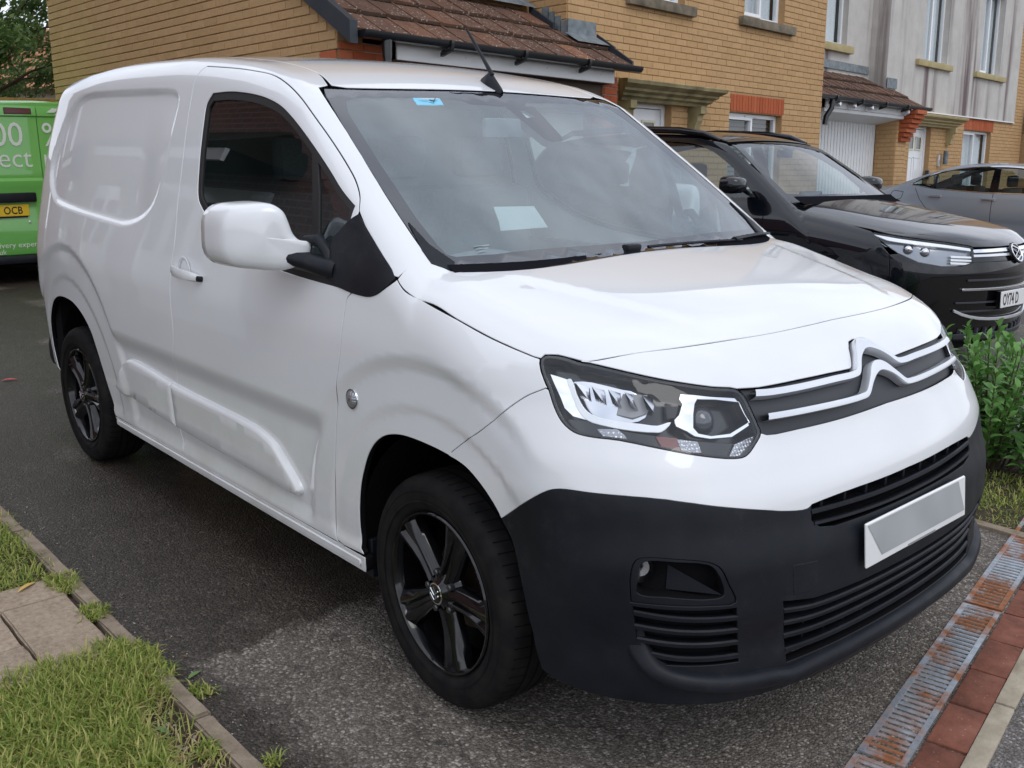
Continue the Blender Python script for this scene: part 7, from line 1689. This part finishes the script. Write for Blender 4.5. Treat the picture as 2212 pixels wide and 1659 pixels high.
for s_ in (-1,1):
    MB().box((-.03,s_*.88-.05,.75),(.012,s_*.88+.05,1.25),.02).build('tail_lamp',M_amber,gv)
    for x in (-.95,-3.95): simple_wheel(gv,x,s_*.93,s_,.335)
MB().box((-4.6,-.7,.18),(-.02,.7,.32)).build('floor_pan',M_dark,gv)
# ================================================================== plants and background
def leafmat(name,c0,c1,c2,island=True,trans=.25,rough=.5):
    m_=mat(name,c0,rough,spec=.35); g=NG(m_); g.color(g.ramp(g.rnd_isl() if island else g.rnd_obj(),[(0,c0),(.5,c1),(1,c2)]))
    t=g.nt; tr=t.nodes.new('ShaderNodeBsdfTranslucent'); rr=g.ramp(g.rnd_isl() if island else g.rnd_obj(),[(0,c1),(1,c2)]); t.links.new(rr,tr.inputs[0])
    ms=t.nodes.new('ShaderNodeMixShader'); ms.inputs[0].default_value=trans; t.links.new(g.b.outputs[0],ms.inputs[1]); t.links.new(tr.outputs[0],ms.inputs[2]); t.links.new(ms.outputs[0],g.out.inputs[0]); return m_
M_grass=leafmat('grass_blades',(.12,.20,.03),(.25,.32,.06),(.50,.46,.16),True,.3,.6)
M_straw=leafmat('dry_grass',(.36,.30,.13),(.50,.42,.22),(.40,.26,.12),True,.2,.8)
def blades(name,pts,mt,lmin,lmax,wid=.0022,z0=.006,lean=1.22):
    n=len(pts); pts=np.array(pts); L_=RNG.uniform(lmin,lmax,n); az=RNG.uniform(0,2*np.pi,n); ln=RNG.uniform(.30,lean,n); w=wid*RNG.uniform(.7,1.4,n)
    dx,dy=np.cos(az),np.sin(az); px,py=-dy,dx; V_=np.zeros((n,5,3)); zb=pts[:,2] if pts.shape[1]>2 else np.full(n,z0)
    mid=.55; 
    for k,(t,ww) in enumerate(((0,1),(0,-1),(mid,.8),(mid,-.8),(1,0))):
        out=L_*ln*(t**1.35); up=L_*t*(1.12-.78*ln*t)
        V_[:,k,0]=pts[:,0]+dx*out+px*w*ww; V_[:,k,1]=pts[:,1]+dy*out+py*w*ww; V_[:,k,2]=zb+up
    b=(np.arange(n)*5)[:,None]; F_=np.concatenate([np.concatenate([b+0,b+1,b+3,b+2],1)]); T_=np.concatenate([b+2,b+3,b+4],1)
    return mk(name,V_.reshape(-1,3),[tuple(q) for q in F_.tolist()]+[tuple(q) for q in T_.tolist()],mt,None,None)
def scatter(n,x0,x1,y0,y1,dens):
    out=[]
    while len(out)<n:
        x=RNG.uniform(x0,x1,n); y=RNG.uniform(y0,y1,n); d=dens(x,y); k=RNG.uniform(0,1,n)<d; out+= list(zip(x[k],y[k]))
    return out[:n]
from mathutils import noise as mnoise
def patchy(x,y,s=6.0): return np.array([.5+.5*mnoise.noise(Vector((a*s,b*s,.3))) for a,b in zip(x,y)])
def d1_(x,y):
    d=np.clip(patchy(x,y,5)*1.5-.1,0.06,1); bare=(x>-.48)&(y>-1.53-.12*np.clip(x+.1,0,.5)); d=np.where(bare,.02,d); bare2=(x>-.25)&(x<-.02)&(y<-1.60)&(y>-1.68); return np.where(bare2,.1,d)
gr1=blades('grass',scatter(30000,-.86,.45,-2.15,-1.415,d1_),M_grass,.028,.092); tag(gr1,'short scruffy grass beside the kerb in the lower left corner','grass',kind='stuff')
gr1b=blades('dry_grass',scatter(15000,-.84,.40,-2.1,-1.42,lambda x,y: np.where((x>-.5)&(y>-1.5),.12,.7)*np.clip(patchy(x+3,y,7)*1.8-.35,0.05,1)),M_straw,.015,.05,lean=1.3); tag(gr1b,'straw coloured dead grass mixed into the lower left lawn','grass',kind='stuff')
gr2=blades('grass',scatter(17000,-3.6,-1.47,-2.3,-1.372,lambda x,y: np.clip(patchy(x,y,5)*1.6,.2,1)*np.where((y>-1.405),.35,1)),M_grass,.02,.065); tag(gr2,'grass growing over the kerb above the paving slabs','grass',kind='stuff')
gr3=blades('grass',scatter(9000,-1.6,1.2,1.60,2.3,lambda x,y: np.clip(patchy(x,y,4)*1.5,.15,1)),M_grass,.018,.05,z0=-.004); tag(gr3,'rough verge grass under the green shrub','grass',kind='stuff')
tp=[]
for cx,cy,r,n in ((-1.115,-1.400,.045,260),(-.76,-1.41,.07,900),(-.85,-1.445,.05,350),(-.70,-1.39,.04,260),(-.62,-1.385,.04,200),(-1.43,-1.40,.05,350),(-1.36,-1.405,.035,160),(.02,-1.43,.03,110),(-.18,-1.45,.03,90),(-.47,-1.33,.03,90),(-.05,-1.33,.02,50)):
    for _ in range(n):
        a=random.uniform(0,6.28); q=r*math.sqrt(random.random()); tp.append((cx+q*math.cos(a)*1.3,cy+q*math.sin(a),.015 if cy<-1.36 else .002))
gr4=blades('grass',tp,M_grass,.015,.045); tag(gr4,'grass tufts sprouting along the kerb joints','grass',kind='stuff')
# loose leaves
def leaf_mesh(L_,w,n=6,fold=.25,curl=.2):
    V_=[];f=[]
    for i in range(n+1):
        t=i/n; ww=w*math.sin(math.pi*min(1,t*.96+.04))**.8*(1-.25*t); z=curl*L_*(t-t*t)*1.2-.0
        V_+=[(t*L_,-ww,z+fold*ww),(t*L_,0,z),(t*L_,ww,z+fold*ww)]
    for i in range(n): f+=[(3*i,3*i+3,3*i+4,3*i+1),(3*i+1,3*i+4,3*i+5,3*i+2)]
    return V_,f
M_yl=mat('yellow_leaf',(.55,.36,.08),.6); M_gl=mat('weed_leaf',(.12,.20,.06),.6); M_br=mat('brown_leaf',(.16,.09,.04),.8)
for nm,mt,x,y,L_,w,rz,lab in (('fallen_leaf',M_yl,-1.475,-1.475,.085,.011,-1.0,'long yellow leaf lying at the top of the slabs'),('fallen_leaf',M_gl,-.565,-1.325,.05,.010,1.9,'grey green leaf on the tarmac beside the kerb'),('fallen_leaf',M_gl,-.36,-1.50,.06,.010,.2,'pale green leaf lying on bare soil'),('fallen_leaf',M_br,-.70,-1.285,.018,.006,.5,'tiny brown leaf scrap on the tarmac')):
    v,f=leaf_mesh(L_,w); o=mk(nm,v,f,mt,None,60); o.location=(x,y,.024 if y<-1.36 else .003); o.rotation_euler=(0,0,rz); tag(o,lab,'leaf')
o=mk('litter_scrap',*(lambda v,f:(v,f))(*leaf_mesh(.10,.018,4)),mat('red_plastic',(.55,.02,.02),.4),None,60); o.location=(-4.78,-.73,.004); o.rotation_euler=(0,0,1.2); tag(o,'small red scrap on the tarmac at the left edge','litter')
# ------------------------------------------------------------------ shrub by the bumper
M_sl=leafmat('shrub_leaf',(.09,.22,.045),(.14,.31,.07),(.21,.40,.12),False,.25,.42); M_sli=leafmat('shrub_leaf_rest',(.08,.20,.04),(.13,.29,.065),(.19,.37,.11),True,.25,.42)
M_bark=noisy('brown_bark',(.06,.045,.03),(.12,.09,.06),30,.9,.5)
SHC=Vector((.10,2.42,gz(0,2.4)))
shrub=empty('leafy_shrub',SHC); tag(shrub,'bright green leafy shrub on the verge beside the van bumper','shrub')
lv,lf=leaf_mesh(.078,.021,4,.35,.35); lme=bpy.data.meshes.new('leaf'); lme.from_pydata(lv,[],lf); lme.materials.append(M_sl)
for p in lme.polygons: p.use_smooth=True
allL=[]
for k in range(80):
    a=random.uniform(0,6.28); rr=random.uniform(.05,.62); top=Vector((rr*math.cos(a)*1.25,rr*math.sin(a),random.uniform(.35,.74)*(1-.35*rr)))
    base=Vector((top.x*.35,top.y*.35,0)); midp=(base+top)/2+Vector((0,0,.06))
    MB().tube([base,midp,top],[.006,.0045,.002],5).build('stem',M_bark,shrub,60)
    n=26
    for i in range(n):
        t=.12+.88*i/n; q=base*(1-t)**2+midp*2*t*(1-t)+top*t*t; ang=i*2.4+a; el=random.uniform(.1,.8) if i<n-4 else random.uniform(.6,1.2)
        allL.append((q,ang,el,random.uniform(.65,1.1)*(1.15-.35*t)))
rest=MB()
allL.sort(key=lambda e:(e[0]+SHC-CAMP).length-.35*e[0].z)
for i,(q,ang,el,sc) in enumerate(allL):
    if i<295:
        o=bpy.data.objects.new('leaf',lme); link(o,shrub); o.location=q; o.rotation_euler=(random.uniform(-.4,.4),-el,ang); o.scale=(sc,sc,sc)
    else:
        M_=Matrix.Translation(q)@Matrix.Rotation(ang,4,'Z')@Matrix.Rotation(-el,4,'Y')@Matrix.Rotation(random.uniform(-.4,.4),4,'X')@Matrix.Scale(sc,4); rest.add([M_@Vector(v) for v in lv],lf)
tag(rest.build('foliage',M_sli,shrub,180),kind='stuff')
# ------------------------------------------------------------------ tree behind the green van
M_tl=leafmat('tree_leaf',(.05,.11,.03),(.10,.18,.05),(.20,.28,.09),True,.4,.5)
def tree(name,loc,h,rx,rz,nl,label,lsz=.09,zc=.68,seed=3):
    rng=random.Random(seed); r=empty(name,loc); tag(r,label,'tree')
    MB().tube([(0,0,0),(.05,.03,h*.25),(0,.08,h*.5),(.05,.05,h*.85)],[.13,.11,.08,.03],10).build('trunk',M_bark,r,60)
    cl=[]; mb=MB()
    for k in range(30):
        a=rng.uniform(0,6.28); u=rng.uniform(-1,1); q=Vector((rx*math.cos(a)*math.sqrt(1-u*u),rx*math.sin(a)*math.sqrt(1-u*u),rz*u))*rng.uniform(.45,1); c_=Vector((0,0,h*zc))+q; cl.append((c_,rng.uniform(.28,.5)*rx*.6))
        s_=Vector((0,.05,h*rng.uniform(.3,.6))); mb=MB().tube([s_,(s_+c_)/2+Vector((0,0,.1)),c_],[.035,.02,.006],6); mb.build('limb',M_bark,r,60)
    V_=[];f=[]
    for i in range(nl):
        c_,rad=cl[rng.randrange(len(cl))]; d=Vector((rng.gauss(0,1),rng.gauss(0,1),rng.gauss(0,1)*.7)); d=d.normalized()*rad*(rng.random()**.45); p=c_+d
        n_=Vector((rng.gauss(0,1),rng.gauss(0,1),rng.gauss(.6,1))).normalized(); t_=n_.orthogonal().normalized(); b2=n_.cross(t_); s2=lsz*rng.uniform(.6,1.3)
        k=len(V_); V_+=[p-t_*s2,p-b2*s2*.45,p+t_*s2,p+b2*s2*.45]; f.append((k,k+1,k+2,k+3))
    tag(mk('crown',V_,f,M_tl,r,None),kind='stuff')
    return r
tree('leafy_tree',(-16.6,2.35,0),5.4,1.9,1.9,22000,'green leafy tree behind the green van beside the brick wall',.05,.56,3)
# far house with orange tiles
fh=empty('far_house',(-27.5,5.0,0)); tag(fh,'distant house with orange tiled roof behind the tree','house')
M_ot=mat('orange_roof_tile',(.38,.16,.08),.9); g=NG(M_ot); g.color(g.ramp(g.rnd_obj(),[(0,(.30,.13,.07)),(.5,(.40,.18,.09)),(1,(.46,.24,.14))]))
MB().box((-3,-5,0),(0,3,2.9)).build('wall',noisy('cream_wall',(.45,.40,.32),(.52,.47,.38),4),fh)
MB().prism([(.3,2.85),(-1.5,4.6),(-3.3,2.85)],1,-5.3,3.3).build('roof',M_ot,fh,20)
for r_ in range(8):
    t=r_/8; x=.34-1.82*t; z=2.86+1.77*t
    for k in range(28): 
        o=MB().box((x-.25,-5.3+.307*k+.01,z),(x+.02,-5.3+.307*(k+1)-.01,z+.05)).build('roof_tile',M_ot,fh,None); o.rotation_euler=(0,0,0)
# timber fence
fn=empty('timber_fence',(-13.6,2.0,0)); tag(fn,'golden timber fence with a flat top rail behind the green van','fence')
M_wood=noisy('golden_timber',(.30,.17,.05),(.42,.26,.09),14,.8,.3,60)
MB().box((-.05,-4,2.02),(.06,4,2.09),.006).build('top_rail',M_wood,fn)
for k in range(60): MB().box((-.02,-4+.1333*k,.02),(.0,-4+.1333*k+.128,2.02)).build('fence_board',M_wood,fn,None)
# ------------------------------------------------------------------ red brick house across the drive (seen only in reflections)
rb=empty('red_brick_house',(-16.0,-3.3,0)); tag(rb,'red brick house with white doors mirrored in the van side window','house')
M_rbw=mat('red_brick_wall',(.3,.1,.06),.9); g=NG(M_rbw); tco=g.n('ShaderNodeTexCoord').outputs['Object']; mpp=g.n('ShaderNodeMapping',{'Vector':tco,'Rotation':(math.pi/2,0,0)})
bt=g.n('ShaderNodeTexBrick',{'Vector':mpp.outputs[0],'Color1':(.20,.07,.055,1),'Color2':(.28,.10,.08,1),'Mortar':(.30,.25,.22,1),'Scale':1.0,'Mortar Size':.008,'Brick Width':.225,'Row Height':.075}); g.color(bt.outputs['Color'])
MB().box((-7.5,-5,0),(11.3,0,5.6)).build('wall',M_rbw,rb)
MB().prism([(.35,5.55),(-2.5,7.4),(-5.35,5.55)],0,-7.9,11.6).build('roof',M_moss,rb,20)
for x in (-4.5,-.5): 
    w=MB().box((x-.55,-.02,2.9),(x+.55,.03,4.2),.01).build('window',M_upvc,rb); MB().box((x-.47,.03,2.98),(x+.47,.036,4.12)).build('pane',M_gloss,w)
for x,wd,ht in ((9.1,2.3,2.15),(6.6,.95,2.05),(2.4,2.3,2.15)):
    d=MB().box((x-wd/2,-.02,0),(x+wd/2,.04,ht),.01).build('door',M_upvc,rb)
    for k in range(2 if wd<1.5 else 4): MB().box((x-wd/2+.10+k*wd*(.46 if wd<1.5 else .24),.04,ht-.85),(x-wd/2+.10+k*wd*(.46 if wd<1.5 else .24)+.30,.046,ht-.18)).build('door_pane',M_gloss,d)
for x in (9.1,2.4):
    MB().prism([(.75,2.36),(.75,2.44),(0,2.95),(0,2.36)],0,x-1.4,x+1.5).build('canopy_roof',M_moss,rb,20); MB().box((x-1.4,.70,2.22),(x+1.5,.74,2.36)).build('fascia_board',M_wpnt,rb)
for x in (7.35,): MB().prism([(0,1.75),(.16,1.75),(.22,2.0),(.30,2.05),(.30,2.2),(0,2.2)],0,x,x+.14).build('corbel',M_stone2,rb,20)
